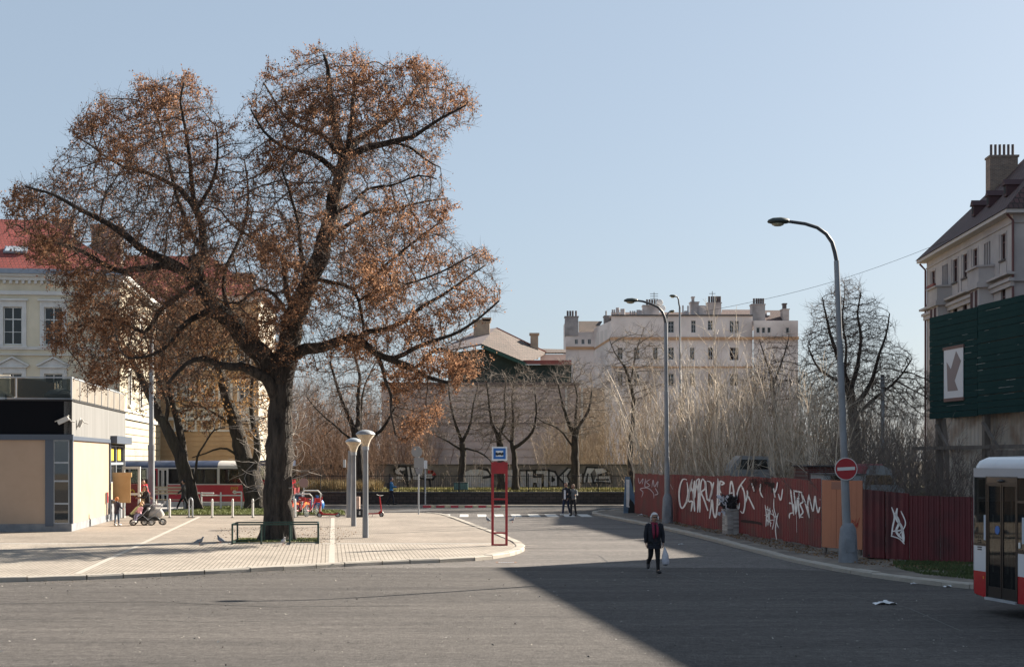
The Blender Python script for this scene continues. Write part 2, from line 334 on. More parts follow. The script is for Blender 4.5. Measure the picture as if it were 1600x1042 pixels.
def window(parent, loc, rot, w, h, style='cross', fm=None, gm=None, depth=0.15, casing=None, fw=0.06, blind=False):
    """window part with pane (and casing) sub-parts; local x along wall, y inward"""
    fm = fm or M_WHITE; gm = gm or M_WIN
    key = (round(w, 2), round(h, 2), style, fm.name, gm.name, depth, casing and casing[0], fw)
    if key not in WCACHE:
        b = MB(); d0, d1 = depth-0.05, depth+0.02
        b.box(0, fw, d0, d1, 0, h); b.box(w-fw, w, d0, d1, 0, h); b.box(fw, w-fw, d0, d1, 0, fw); b.box(fw, w-fw, d0, d1, h-fw, h)
        if style in ('cross', 'tee'):
            b.box(w/2-fw/2, w/2+fw/2, d0+.004, d1-.004, fw, h-fw); zt = h*0.66
            b.box(fw, w/2-fw/2, d0+.008, d1-.008, zt, zt+fw); b.box(w/2+fw/2, w-fw, d0+.008, d1-.008, zt, zt+fw)
        if style == 'cross': b.box(fw, w/2-fw/2, d0+.01, d1-.01, h*0.33, h*0.33+fw*.5); b.box(w/2+fw/2, w-fw, d0+.01, d1-.01, h*0.33, h*0.33+fw*.5)
        if style == 'single': b.box(w/2-fw/2, w/2+fw/2, d0+.004, d1-.004, fw, h-fw)
        fr = b.mesh('window', fm)
        g = MB(); g.box(fw*.5, w-fw*.5, depth-0.012, depth-0.006, fw*.5, h-fw*.5); gl = g.mesh('pane', gm)
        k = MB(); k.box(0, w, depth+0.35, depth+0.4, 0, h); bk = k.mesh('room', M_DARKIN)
        cs = None
        if casing:
            c = MB(); cw = casing[1]; pr = 0.07
            c.box(-cw, 0, -pr, .05, -cw*.3, h+cw); c.box(w, w+cw, -pr, .05, -cw*.3, h+cw); c.box(0, w, -pr, .05, h, h+cw); c.box(-cw-.08, w+cw+.08, -pr-.1, .04, -cw*.3-.14, -cw*.3)
            if casing[0] == 'cap': c.box(-cw-.12, w+cw+.12, -pr-.14, .04, h+cw+.12, h+cw+.24); c.box(-cw, w+cw, -pr+.01, .04, h+cw, h+cw+.12)
            if casing[0] == 'pediment':
                c.box(-cw-.12, w+cw+.12, -pr-.14, .04, h+cw+.12, h+cw+.2); c.box(-cw, w+cw, -pr+.01, .04, h+cw, h+cw+.12)
                t = h+cw+.2; a = -cw-.18; e = w+cw+.18; mid = w/2
                c.slab([(a, -pr-.03, t), (e, -pr-.03, t), (mid, -pr-.03, t+.5)], (0, .1, 0))
                c.slab([(a, -pr-.18, t), (mid, -pr-.18, t+.55), (mid, -pr-.18, t+.67), (a-.05, -pr-.18, t+.1)], (0, .2, 0)); c.slab([(e, -pr-.18, t), (mid, -pr-.18, t+.55), (mid, -pr-.18, t+.67), (e+.05, -pr-.18, t+.1)], (0, .2, 0))
            cs = c.mesh('casing', M_TRIM)
        WCACHE[key] = (fr, gl, bk, cs)
    fr, gl, bk, cs = WCACHE[key]
    o = put('window', fr, parent, loc, rot); put('pane', gl, o); put('room', bk, o)
    if cs: put('casing', cs, o)
    return o
# ================================================================ ground, road, plaza
b = MB(); b.poly([(-1500, -200, -0.06), (1500, -200, -0.06), (1500, 3000, -0.06), (-1500, 3000, -0.06)]); struct(b.build('ground', M_EARTH))
b = MB(); b.poly([(-120, -30, 0), (120, -30, 0), (120, 91.0, 0), (-120, 91.0, 0)]); road = struct(b.build('road', M_ASPH))
def sheet(name, pts, z, m, parent=None, kind=True):
    b = MB(); b.poly([(p[0], p[1], z) for p in pts]); o = b.build(name, m, parent)
    if kind and parent is None: struct(o)
    return o
sheet('old_asphalt', [G(*p) for p in ((500, 888.5), (760, 886), (1000, 886.5), (1215, 888), (1300, 893), (1170, 862), (1036, 828), (923, 804), (870, 802.6), (560, 802.6), (540, 806))], .0025, M_ASPH2, road)
# darker repair strips and seams (px outlines on the ground)
for k, q in enumerate([[(640, 795), (700, 795), (655, 800), (600, 800)]]):
    sheet('asphalt_patch', [G(*p) for p in q], .004, M_PATCH, road)
def seam(pts, w=.05):
    b = MB(); q = [G(*p) for p in pts]
    for a, c in zip(q[:-1], q[1:]):
        d = (c-a).normalized(); n = Vector((-d.y, d.x, 0))*w/2; b.poly([(a+n)[:2]+(.006,), (a-n)[:2]+(.006,), (c-n)[:2]+(.006,), (c+n)[:2]+(.006,)])
    b.build('road_seam', M_TAR, road)
seam([(900, 862), (936, 868), (952, 880), (1010, 889), (1090, 905), (1196, 921)], .022)
seam([(0, 943), (240, 940), (420, 948), (640, 946)], .035)
seam([(0, 968), (150, 966), (330, 972), (480, 969)], .02); seam([(1300, 925), (1420, 950), (1500, 985)], .018)
# zebra crossing
for a, c in [(634, 649), (662, 676), (690, 705), (718.5, 734), (746, 762), (773, 789), (799, 816), (826, 845), (853, 873), (880, 898), (905, 924)]:
    q = []
    for px, py in ((c-2, 807.4), (a, 807.4), (a, 803.4), (c-2, 803.4)):
        g = G(px, 805.4); Y = G(px, py).y; q.append((g.x+(Y-g.y)*-0.03, Y))
    sheet('crossing_stripe', q, .005, M_PAINT, road)
sheet('crossing_stripe', [G(932, 803.6), G(948, 803.6), G(946, 802.4), G(930, 802.4)], .005, M_PAINT, road)

# ---- kerbs of single stones
KS = {}
def kerb(path, parent, side, L=1.15, W=0.3, h=0.13, closed=False, seedk=0, Lvar=.25):
    rnd = random.Random(seedk); pts = [Vector((p[0], p[1], 0)) for p in path]; seg = []
    for a, c in zip(pts[:-1], pts[1:]): seg.append((a, c, (c-a).length))
    tot = sum(s[2] for s in seg)
    def at(t):
        for a, c, l in seg:
            if t <= l+1e-6: return a+(c-a)*(t/l)
            t -= l
        return seg[-1][1]
    t = 0
    while t < tot-.2:
        l = min(L*(1+rnd.uniform(-Lvar, Lvar)), tot-t); a = at(t); c = at(t+l); d = c-a; ln = d.length-.022
        var = rnd.randrange(5); key = (W, h, var)
        if key not in KS:
            m = MB(); e = .03; j = lambda s: rnd.uniform(-s, s)
            prof = [(0, -.08), (0, h-e+j(.008)), (e, h+j(.006)), (W, h+j(.005)), (W, -.08)]
            n0 = [(0.0+j(.012), p[0]+j(.008), p[1]) for p in prof]; nm = [(0.5+j(.1), p[0]+j(.015), p[1]+(j(.01) if p[1] > 0 else 0)) for p in prof]; n1 = [(1.0+j(.012), p[0]+j(.008), p[1]) for p in prof]
            for A, B in ((n0, nm), (nm, n1)):
                for k in range(len(prof)-1): m.poly([A[k], A[k+1], B[k+1], B[k]])
            m.poly(n0); m.poly(n1[::-1]); KS[key] = m.mesh('kerb_stone', M_KERB)
        o = put('kerb_stone', KS[key], parent, (a.x, a.y, rnd.uniform(-.012, .008)), math.atan2(d.y, d.x))
        o.scale = (ln, side, 1)
        t += l
# plaza outline (outer kerb edge), from far left round the nose to the back
PZ = [(-260, 917), (-60, 911.5), (60, 908), (140, 905.5), (200, 903), (300, 898.5), (400, 893.5), (460, 890), (520, 886.5), (570, 884), (620, 881.5), (665, 880), (700, 878.8), (735, 877), (770, 873.5), (795, 869.5), (812, 865), (820, 860.5), (820, 856), (812, 850), (790, 840.5), (765, 831), (740, 822), (718, 813.5), (700, 807.5), (688, 805), (670, 804)]
pz = [G(*p) for p in PZ]
back = [G(655, 803.6), G(600, 804), (G(545, 806)), G(460, 808), Vector((-40, 75.5, 0)), Vector((-60, 75.5, 0)), Vector((-60, 34, 0))]
plaza_poly = pz+back
def inset_(path, dx):
    out = []
    for i, p in enumerate(path):
        d = (path[min(i+1, len(path)-1)]-path[max(i-1, 0)]).normalized(); out.append(p+Vector((-d.y, d.x, 0))*dx)
    return out
b = MB(); b.prism([(p.x, p.y) for p in inset_(pz, .15)+back], -.03, .10); plaza = struct(b.build('plaza', M_MOSAIC))
kerb(pz, plaza, 1, seedk=3)
def inset(path, dx):
    out = []
    for i, p in enumerate(path):
        d = (path[min(i+1, len(path)-1)]-path[max(i-1, 0)]).normalized(); out.append(p+Vector((-d.y, d.x, 0))*dx)
    return out
inn = inset(pz, .29)
# light slab strip along the kerb
strip = inn[:19]+[Vector((1.2, 48.6, 0))*1.0, G(760, 853.5), G(700, 854.2), G(520, 854), G(300, 853.5), G(100, 853), G(-260, 853)]
sheet('paver_strip', strip, .104, M_PAVER, plaza)
b = MB(); q0, q1 = G(-260, 853), G(772, 853.8)
b.box(q0.x, q1.x, q1.y-.06, q1.y+.1, .1, .108); b.build('paver_edge', M_PAINT, plaza)
M_LINE = mat('pale stone line', (0.42, 0.39, 0.345), 0.8, (0.33, 0.305, 0.27), 8)
for (a, c) in (((121, 896), (312, 807)), ((518, 880.5), (520, 809))):
    A = G(*a, .11); B = G(*c, .11); d = (B-A).normalized(); n = Vector((-d.y, d.x, 0))*.09; b = MB(); b.poly([(A+n)[:2]+(.109,), (A-n)[:2]+(.109,), (B-n)[:2]+(.109,), (B+n)[:2]+(.109,)]); b.build('paving_line', M_LINE, plaza)
# storm drain grate at the plaza kerb
dr = thing('drain_grate', 'cast iron storm drain grate in the road by the rounded plaza kerb', 'drain', (*G(791, 878.5)[:2], .002))
b = MB(); b.box(-.3, .3, -.25, -.2, 0, .006); b.box(-.3, .3, .2, .25, 0, .006); b.box(-.3, -.25, -.2, .2, 0, .006); b.box(.25, .3, -.2, .2, 0, .006); b.build('frame', M_RUST, dr)
bm_ = MB().box(-.018, .018, -.2, .2, 0, .004).mesh('grate_bar', M_GALV)
for k in range(7): put('grate_bar', bm_, dr, (-.21+.07*k, 0, 0))

# ---- right-hand pavement with its kerb
RK = [(1010, 797.5), (975, 798.5), (945, 799.8), (928, 801.5), (923, 803.5), (932, 806), (960, 811.5), (1000, 819.5), (1036, 827.5), (1075, 836.5), (1117, 847), (1170, 861), (1226, 875.5), (1290, 889.5), (1365, 902.5), (1451, 914), (1518, 920), (1640, 926), (1800, 931)]
rk = [G(*p) for p in RK]
far_r = [Vector((60, 31, 0)), Vector((60, 85, 0))]
b = MB(); b.prism([(p.x, p.y) for p in inset_(rk, .14)+far_r], -.03, .10); rp = struct(b.build('right_pavement', M_PAVEMENT))
kerb(rk, rp, 1, L=1.0, W=.28, seedk=5)
# far pavement, its kerb and the red and white blocks
b = MB(); b.box(-70, 60, 91.25, 94.2, -.03, .10); fp = struct(b.build('far_pavement', M_PAVEMENT)); 
b = MB(); b.box(-70, 60, 91.0, 91.24, -.03, .13); b.build('kerb', M_KERB, fp)
fk = thing('traffic_kerb', 'low red and white blocks laid in a row along the far road edge', 'kerb', (0, 90.2, 0))
M_BLK = mat('pale yellow block', (0.5, 0.42, 0.26), 0.8, (0.4, 0.34, 0.22), 3)
xs = [(660, 674, 1), (674, 681, 0), (681, 695, 1), (695, 704, 0), (704, 717, 1), (717, 726, 0), (726, 739, 1), (739, 747, 0), (747, 760, 1), (760, 771, 0), (771, 783, 1), (783, 792, 0)]
for a, c, rr in xs:
    b = MB(); xa = (a-800)/2222.2*90.2; xb = (c-800)/2222.2*90.2; b.slab([(xa+.03, -.15, 0), (xb-.03, -.15, 0), (xb-.03, -.1, .13), (xa+.03, -.1, .13)], (0, .25, 0)); b.build('block', M_RED if rr else M_BLK, fk)

# ---- grass
def inside(poly, x, y):
    c = np.zeros(len(x), bool); n = len(poly)
    for i in range(n):
        x0, y0 = poly[i][0], poly[i][1]; x1, y1 = poly[(i+1) % n][0], poly[(i+1) % n][1]
        if y0 == y1: continue
        c ^= ((y0 > y) != (y1 > y)) & (x < (x1-x0)*(y-y0)/(y1-y0)+x0)
    return c
def blades(name, poly, n, hmin, hmax, zf, m, label=None, parent=None, wd=.02, cat='grass', patchy=0):
    P_ = np.array([(p[0], p[1]) for p in poly]); lo = P_.min(0); hi = P_.max(0)
    pt = np.random.rand(n*3, 2)*(hi-lo)+lo; pt = pt[inside(P_, pt[:, 0], pt[:, 1])][:n]
    if patchy:
        v = np.sin(pt[:, 0]*1.7+2*np.sin(pt[:, 1]*.9))*np.sin(pt[:, 1]*2.3+pt[:, 0]*.6); pt = pt[v+np.random.rand(len(pt))*1.2 > patchy]
    n = len(pt); z = zf(pt[:, 0], pt[:, 1]); h = np.random.uniform(hmin, hmax, n); a = np.random.uniform(0, 6.28, n); l = np.random.uniform(-.5, .5, (n, 2))*h[:, None]
    V = np.zeros((n, 3, 3)); w_ = wd
    V[:, 0] = np.c_[pt[:, 0]-np.cos(a)*w_, pt[:, 1]-np.sin(a)*w_, z]; V[:, 1] = np.c_[pt[:, 0]+np.cos(a)*w_, pt[:, 1]+np.sin(a)*w_, z]; V[:, 2] = np.c_[pt+l, z+h]
    o = put(name, mesh_np(name, V.reshape(-1, 3), np.arange(n*3).reshape(-1, 3), m), parent); o['kind'] = 'stuff'
    if label: o['label'] = label
    if parent is None and cat: o['category'] = cat
    return o
GP = [G(256, 808.2), G(540, 808.2), G(537, 803), G(470, 799), G(415, 793), G(330, 792), G(300, 796), G(268, 802)]
cx = sum(p.x for p in GP)/len(GP)
b = MB(); b.prism([(p.x, p.y) for p in GP], -.02, .17); struct(b.build('lawn_ground', mat('lawn soil', (0.05, 0.06, 0.02), .95, (0.10, 0.11, 0.035), 2)))
blades('lawn_grass', [(p.x, p.y) for p in GP], 26000, .04, .13, lambda x, y: x*0+.16, M_GRASS, 'strip of fresh green grass between the bollards and the tram')
SQ = [G(364, 851), G(497, 850.5), G(497, 845.5), G(372, 846)]
blades('tree_pit_grass', [(p.x, p.y) for p in SQ], 5000, .02, .08, lambda x, y: x*0+.10, M_GRASS, 'thin grass growing in the railed square around the big tree', patchy=.4)
V1 = [G(1395, 884), G(1420, 881), G(1530, 883), G(1640, 886), G(1640, 915), G(1518, 911), G(1440, 903), G(1400, 893)]
blades('verge_grass', [(p.x, p.y) for p in V1], 11000, .02, .10, lambda x, y: x*0+.10, mat('verge grass', (0.04, 0.065, 0.02), .8, (0.08, 0.10, 0.03), 3), 'rough grass verge below the dark red corrugated fence', patchy=.1)
V2 = [(p[0], p[1]) for p in [G(1000, 806), G(1283, 862), G(1283, 868), G(1240, 862), G(1120, 836), G(1040, 818)]]
# dead leaves and grit along the pavement
def litter(name, poly, n, s0, s1, z, m, label, patchy=0):
    P_ = np.array([(p[0], p[1]) for p in poly]); lo = P_.min(0); hi = P_.max(0)
    pt = np.random.rand(n*4, 2)*(hi-lo)+lo; pt = pt[inside(P_, pt[:, 0], pt[:, 1])][:n]
    if patchy:
        v = np.sin(pt[:, 0]*2.1+2*np.sin(pt[:, 1]*.7)); pt = pt[v+np.random.rand(len(pt))*1.5 > patchy]
    n = len(pt); c = np.c_[pt, np.full(n, z)+np.random.uniform(0, .03, n)]; u = np.random.randn(n, 3)*[1, 1, .35]; v = np.random.randn(n, 3)*[1, 1, .35]; s = np.random.uniform(s0, s1, (n, 1))
    u = u/np.linalg.norm(u, axis=1)[:, None]*s; v = v/np.linalg.norm(v, axis=1)[:, None]*s*.7
    V = np.stack([c-u, c-v, c+u, c+v], 1).reshape(-1, 3); o = put(name, mesh_np(name, V, np.arange(n*4).reshape(-1, 4), m)); o['kind'] = 'stuff'; o['label'] = label; o['category'] = 'litter'
M_DEAD = mat('dead leaves', (0.13, 0.075, 0.035), .8, (0.22, 0.13, 0.06), 9)
litter('fallen_leaves', [(p.x-0., p.y) for p in [G(990, 805), G(1283, 862), G(1346, 876), G(1510, 884), G(1500, 900), G(1360, 890), G(1240, 868), G(1120, 838), G(1030, 818)]], 5200, .02, .05, .105, M_DEAD, 'dead leaves and grit lying along the foot of the red fence')
litter('leaf_litter', [(p.x, p.y) for p in [G(330, 856), G(520, 856), G(560, 836), G(520, 826), G(340, 828)]], 1300, .02, .04, .105, M_DEAD, 'scattered brown leaves on the paving around the big tree')
litter('gutter_grit', [(p.x, p.y) for p in [G(-50, 912), G(400, 895), G(620, 883), G(770, 875), (G(770, 878)), G(620, 887), G(400, 900), G(-50, 917)]], 2600, .008, .022, .003, mat('grit', (.2, .17, .13), .9, (.1, .08, .06), 9), 'thin line of grit and leaves in the gutter of the plaza kerb', patchy=.3)
# raised bank behind the retaining wall
BX0, BX1 = -18.0, 14.0
b = MB(); b.poly([(BX0-30, 94.4, .86), (BX1+20, 94.4, .86), (BX1+20, 99, .9), (BX0-30, 99, .9)]); b.poly([(BX0-30, 99, .9), (BX1+20, 99, .9), (BX1+20, 125, .95), (BX0-30, 125, .95)])
b.poly([(BX0-30, 94.4, -.05), (BX1+20, 94.4, -.05), (BX1+20, 94.4, .86), (BX0-30, 94.4, .86)]); struct(b.build('grass_bank', mat('bank soil', (0.09, 0.085, 0.03), .95, (0.16, 0.14, 0.055), 1)))
blades('bank_grass', [(-9.5, 94.5), (9.5, 94.5), (9.5, 103), (-9.5, 103)], 30000, .05, .24, lambda x, y: .86+(np.clip(y, 94.4, 99)-94.4)*.009, M_DRYGRASS, 'yellow green rough grass on the bank behind the railing', wd=.03, patchy=.2)
blades('bank_tall_grass', [(-15.5, 95), (-9, 95), (-9, 99), (-15.5, 99)], 9000, .3, .9, lambda x, y: x*0+.9, mat('tall dead grass', (.25, .18, .08), .9, (.34, .26, .13), 2), 'tall straw coloured dead grass behind the railing, left of the scooters', wd=.02)
litter('road_grit', [(-9, 20), (9, 20), (9, 40), (-15, 40)], 900, .008, .03, .004, mat('road grit', (.45, .42, .38), .9, (.06, .055, .05), 9, contrast=.3), 'scattered grit, butts and tiny scraps on the open asphalt')
# ================================================================ buildings
RA = 0.1276      # the house, kiosk and plaza share this heading
def lz(py, Y): return EYE+(HY-py)*Y/F
def I(u, d, z): return (u, d, z)

# ---------------- yellow corner house with the red roof
H1 = thing('corner_house', 'pale yellow two-tone house with white window surrounds and red tiled roof behind the kiosk', 'house', (-26.2, 95, 0), RA)
ops = []; wins = []
for k in range(5):
    u0 = -4.28-2.62*k - .0
    wins.append((u0-.6, 10.65, 1.2, 2.5, ('cap', .28))); wins.append((u0-.6, 6.25, 1.2, 2.5, ('pediment', .26)))
    ops += [(u0-.6, u0+.6, 10.65, 13.15), (u0-.6, u0+.6, 6.25, 8.75)]
b = MB(); wall_cells(b, -18, 0, 0, 15.6, ops, I, .2)
b.build('wall', M_CREAM, H1)
for u, z, w_, h_, cs in wins: window(H1, (u, 0, z), 0, w_, h_, 'cross', casing=cs, depth=.16, fw=.07)
b = MB(); b.box(-18, .1, -.12, 0, 10.32, 10.52); b.box(-18, .12, -.18, 0, 9.95, 10.02).build('string_course', M_TRIM, H1)
b = MB(); b.box(-18, .1, -.12, 0, 13.95, 14.2); b.build('string_course', M_TRIM, H1)
b = MB(); b.box(-18.2, .25, -.25, 0, 14.9, 15.15); b.box(-18.3, .45, -.45, 0, 15.15, 15.45); b.box(0, .25, 0, 23, 14.9, 15.15); b.box(0, .45, .002, 23, 15.152, 15.448); b.build('cornice', M_TRIM, H1)
dn = MB().box(-.09, .09, -.2, 0, 14.68, 14.895).mesh('dentil', M_TRIM)
for k in range(45): put('dentil', dn, H1, (-.2-.4*k, 0, 0))
b = MB(); b.box(-18.4, .55, -.58, -.452, 15.3, 15.62); b.build('gutter', M_ZINC, H1)
# sunlit side wall: plaster above, grooved courses below
b = MB(); ops = [(4+u, 5.1+u, z, z+2.3) for u in (0, 6, 12) for z in (6.9, 11.0)]
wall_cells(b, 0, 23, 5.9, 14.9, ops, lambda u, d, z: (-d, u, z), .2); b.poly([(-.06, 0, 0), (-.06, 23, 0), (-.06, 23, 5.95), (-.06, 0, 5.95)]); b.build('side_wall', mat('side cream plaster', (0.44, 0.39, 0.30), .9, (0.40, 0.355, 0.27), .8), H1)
for o in ops: window(H1, (0, o[0], o[2]), R(90), 1.1, 2.3, 'cross', casing=('cap', .2))
cs = MB().box(-.05, 0, .01, 22.9, 0.03, .47).mesh('stone_course', mat('pale stone course', (0.46, 0.405, 0.305), .9, (0.40, 0.355, 0.27), 1.5))
for k in range(11): put('stone_course', cs, H1, (0, 0, .3+.5*k))
b = MB(); b.box(0, .14, 0, 23, 5.85, 6.1); b.box(0, .1, 0, 23, 6.35, 6.45); b.build('string_course', M_TRIM, H1)
b = MB(); eL, eR, eF, eB, ez, rz = -18.5, .5, -.5, 23.5, 15.6, 19.9
b.poly([(eL, eF, ez), (eR, eF, ez), (eR-6.5, 6, rz), (eL, 6, rz)]); b.poly([(eR, eF, ez), (eR, eB, ez), (eR-6.5, eB-6.5, rz), (eR-6.5, 6, rz)])
b.poly([(eL, 6, rz), (eR-6.5, 6, rz), (eR-6.5, eB-6.5, rz), (eL, eB-6.5, rz)]); b.poly([(eL, eF, ez), (eL, 6, rz), (eL, eB-6.5, rz), (eL, eB, ez)]); b.poly([(eL, eB, ez), (eL, eB-6.5, rz), (eR-6.5, eB-6.5, rz), (eR, eB, ez)])
b.build('roof', tex_mat('red roof tiles front', '', (0.36, 0.075, 0.06), (0.29, 0.06, 0.05), (0.19, 0.045, 0.04), .24, .33, .03, bump=.8, big=.6), H1)
b = MB(); b.poly([(-18, .2, 0), (-18, 23, 0), (-18, 23, 15.5), (-18, .2, 15.5)]); b.poly([(-18, 23, 0), (0, 23, 0), (0, 23, 15.5), (-18, 23, 15.5)]); b.build('rear_wall', M_CREAM, H1)
# skylight, chimneys
sk = MB(); s0 = Vector((-7.8, 1.35, 16.85)); sl_ = Vector((0, 6.5, 4.3)).normalized(); nn = Vector((0, -sl_.z, sl_.y))
def rf(u, v, n_): return (s0+Vector((u, 0, 0))+sl_*v+nn*n_)
sk.slab([rf(0, 0, .02), rf(1.5, 0, .02), rf(1.5, .9, .02), rf(0, .9, .02)], nn*.12); so_ = sk.build('skylight', M_ZINC, H1)
sk = MB(); sk.slab([rf(.1, .1, .15), rf(1.4, .1, .15), rf(1.4, .8, .15), rf(.1, .8, .15)], nn*.015); sk.build('pane', mat('skylight glass', (.5, .55, .6), .1), so_)
for (x0, x1, y0, y1, z0, z1) in ((-2.5, -.5, 4, 5.2, 16.2, 19.2), (-5.9, -4.5, 8, 9, 18.5, 20.2)):
    b = MB(); b.box(x0, x1, y0, y1, z0, z1); b.box(x0-.1, x1+.1, y0-.1, y1+.1, z1, z1+.15); b.build('chimney', M_BRICK, H1)

# ---------------- tan house behind the tram
YB = 120.0; sB = F/YB
def bx(px): return (px-CX)/sB
HB = thing('tan_house', 'tan plastered house with white windows and dark red roof standing behind the tram', 'house', (bx(404), YB, 0), .05)
x0 = bx(232)-bx(404); ops = []
for px in (276, 289.5, 318, 345, 374):
    for (ya, yb_) in ((645, 671), (598, 624), (550, 576)): u = bx(px)-bx(404); ops.append((u, u+.85, lz(yb_, YB), lz(ya, YB)))
b = MB(); wall_cells(b, x0-3, 0, 0, 16.8, ops, I, .2); b.build('wall', M_TANW, HB)
for o in ops: window(HB, (o[0], 0, o[2]), 0, .85, o[3]-o[2], 'cross', casing=('cap', .16), fw=.08)
gr = MB().box(x0-3, .02, -.05, 0, 0, .36).mesh('stone_course', M_TANW)
for k in range(14):
    z = 0.4+.42*k; put('stone_course', gr, HB, (0, 0, z))
b = MB(); b.box(x0-3, .15, -.15, 0, 6.35, 6.6); b.box(x0-3, .3, -.35, 0, 16.3, 16.8); b.build('cornice', M_TRIM, HB)
b = MB(); b.box(-.3, 0, .01, 12, 0, 16.7); b.build('side_wall', mat('sunlit tint side plaster', (.62, .56, .46), .9), HB)  # sunlight on this end wall is put into a paler plaster colour
b = MB(); b.box(x0-3, -.31, 11.8, 12, 0, 16.7); b.box(x0-3, x0-2.8, 0.02, 11.8, 0, 16.7); b.build('rear_wall', M_TANW, HB)
b = MB(); b.poly([(x0-3, -.5, 16.8), (.5, -.5, 16.8), (-5, 6, 21), (x0-3, 6, 21)]); b.poly([(.5, -.5, 16.8), (.5, 12.5, 16.8), (-5, 6, 21)]); b.poly([(x0-3, 12.5, 16.8), (.5, 12.5, 16.8), (-5, 6, 21), (x0-3, 6, 21)]); b.build('roof', M_REDTILE, HB)
b = MB(); b.box(-2.6, -.9, 2.5, 4, 16.5, 18.9); b.box(-2.7, -.8, 2.4, 4.1, 18.9, 19.1); b.build('chimney', M_BRICK, HB)

# ---------------- long pinkish wall building in the middle, with its brown roof
YC = 118.0; sC = F/YC
def cx_(px, Y=YC): return (px-CX)*Y/F
HC = thing('warehouse', 'long pinkish windowless building with brown tiled roof behind the graffiti wall', 'building', (0, YC, 0), 0)
b = MB(); b.box(cx_(596), cx_(905), .06, 14, 0, 9.2); b.build('wall', M_PINKW, HC)
zz = 1.5; crs = None; hh = .66
cm = MB().box(cx_(598), cx_(903), 0, .06, .045, hh-.045).mesh('wall_course', M_PINKW)
for k in range(11): put('wall_course', cm, HC, (0, random.uniform(-.015, .015), 1.9+hh*k))
b = MB(); b.box(cx_(594), cx_(907), -.2, .1, 9.2, 9.45); b.box(cx_(598), cx_(903), -.04, .0, 6.0, 6.1); b.build('ledge', mat('dark brown ledge', (.16, .12, .11), .9), HC)  # ledge and band in a darker brown than the wall
b = MB(); b.box(cx_(905), cx_(945), .3, 12, 0, 9.0); b.build('wall', mat('beige end plaster', (.5, .38, .29), .9, (.42, .33, .27), .6), HC)
for px in (883, 907.5): MB().box(cx_(px), cx_(px)+.18, -.14, -.02, 0, 9.1).build('downpipe', M_TRIM, HC)
# upper storey: netting gable, parapet, roofs
b = MB(); q = [P(700, 552, YC+1), P(758, 545, YC+1), P(820, 570, YC+1), P(893, 570, YC+1), P(893, 602, YC+1), P(700, 602, YC+1)]; q = [(p.x, p.y-YC, p.z) for p in q]; b.slab(q, (0, .3, 0)); b.build('netted_wall', M_GREENNET, HC)
b = MB(); p0, p1 = P(818, 569, YC+.6), P(893, 563, YC+.6); b.box(p0.x, p1.x, .5, 1.0, p0.z, p1.z); b.build('parapet', mat('red parapet', (.30, .08, .07), .85, (.22, .08, .07), 2), HC)
def rp3(px, py, Y): p = P(px, py, Y); return (p.x, p.y-YC, p.z)
b = MB(); b.slab([rp3(752, 540, YC+.4), rp3(822, 569, YC+.4), rp3(853, 553, YC+10), rp3(775, 515, YC+10)], (0, 0, .15)); b.build('roof', M_BROWNTILE, HC)
b = MB(); b.slab([rp3(680, 553, YC+.4), rp3(752, 540, YC+.4), rp3(775, 515, YC+10), rp3(742, 520, YC+10)], (0, 0, .15)); b.build('roof', mat('dark slate', (.12, .10, .11), .85, (.17, .14, .14), 1.5), HC)  # left slope in a darker tone than the brown tiles
b = MB(); b.bar(rp3(775, 514, YC+10), rp3(853, 552, YC+10), .3); b.build('verge', mat('red verge', (.35, .12, .09), .85), HC)
b = MB(); b.bar(rp3(752, 541, YC+.2), rp3(822, 570, YC+.2), .25); b.build('verge', mat('green verge', (.025, .075, .06), .8), HC)
b = MB(); b.slab([rp3(845, 553, YC+9.5), rp3(884, 553, YC+9.5), rp3(884, 548, YC+13), rp3(845, 547, YC+13)], (0, 0, .12)); b.build('roof', M_BROWNTILE, HC)
b = MB(); b.box(cx_(845, YC+9.6), cx_(884, YC+9.6), 9.7, 12, 0, lz(554, YC+9.7)); b.build('wall', M_PINKW, HC)
for (xa, xb, ya, yb_, Y) in ((740, 765, 502, 535, YC+6), (754, 766, 499, 503.5, YC+5.9), (829, 841, 523, 560, YC+9)):
    p = rp3(xa, yb_, Y); q = rp3(xb, ya, Y); b = MB(); b.box(p[0], q[0], p[1], p[1]+1.2, p[2], q[2]); b.box(p[0]-.1, q[0]+.1, p[1]-.1, p[1]+1.3, q[2], q[2]+.15); b.build('chimney', mat('yellow chimney render', (.42, .33, .24), .9, (.3, .23, .18), 2), HC)

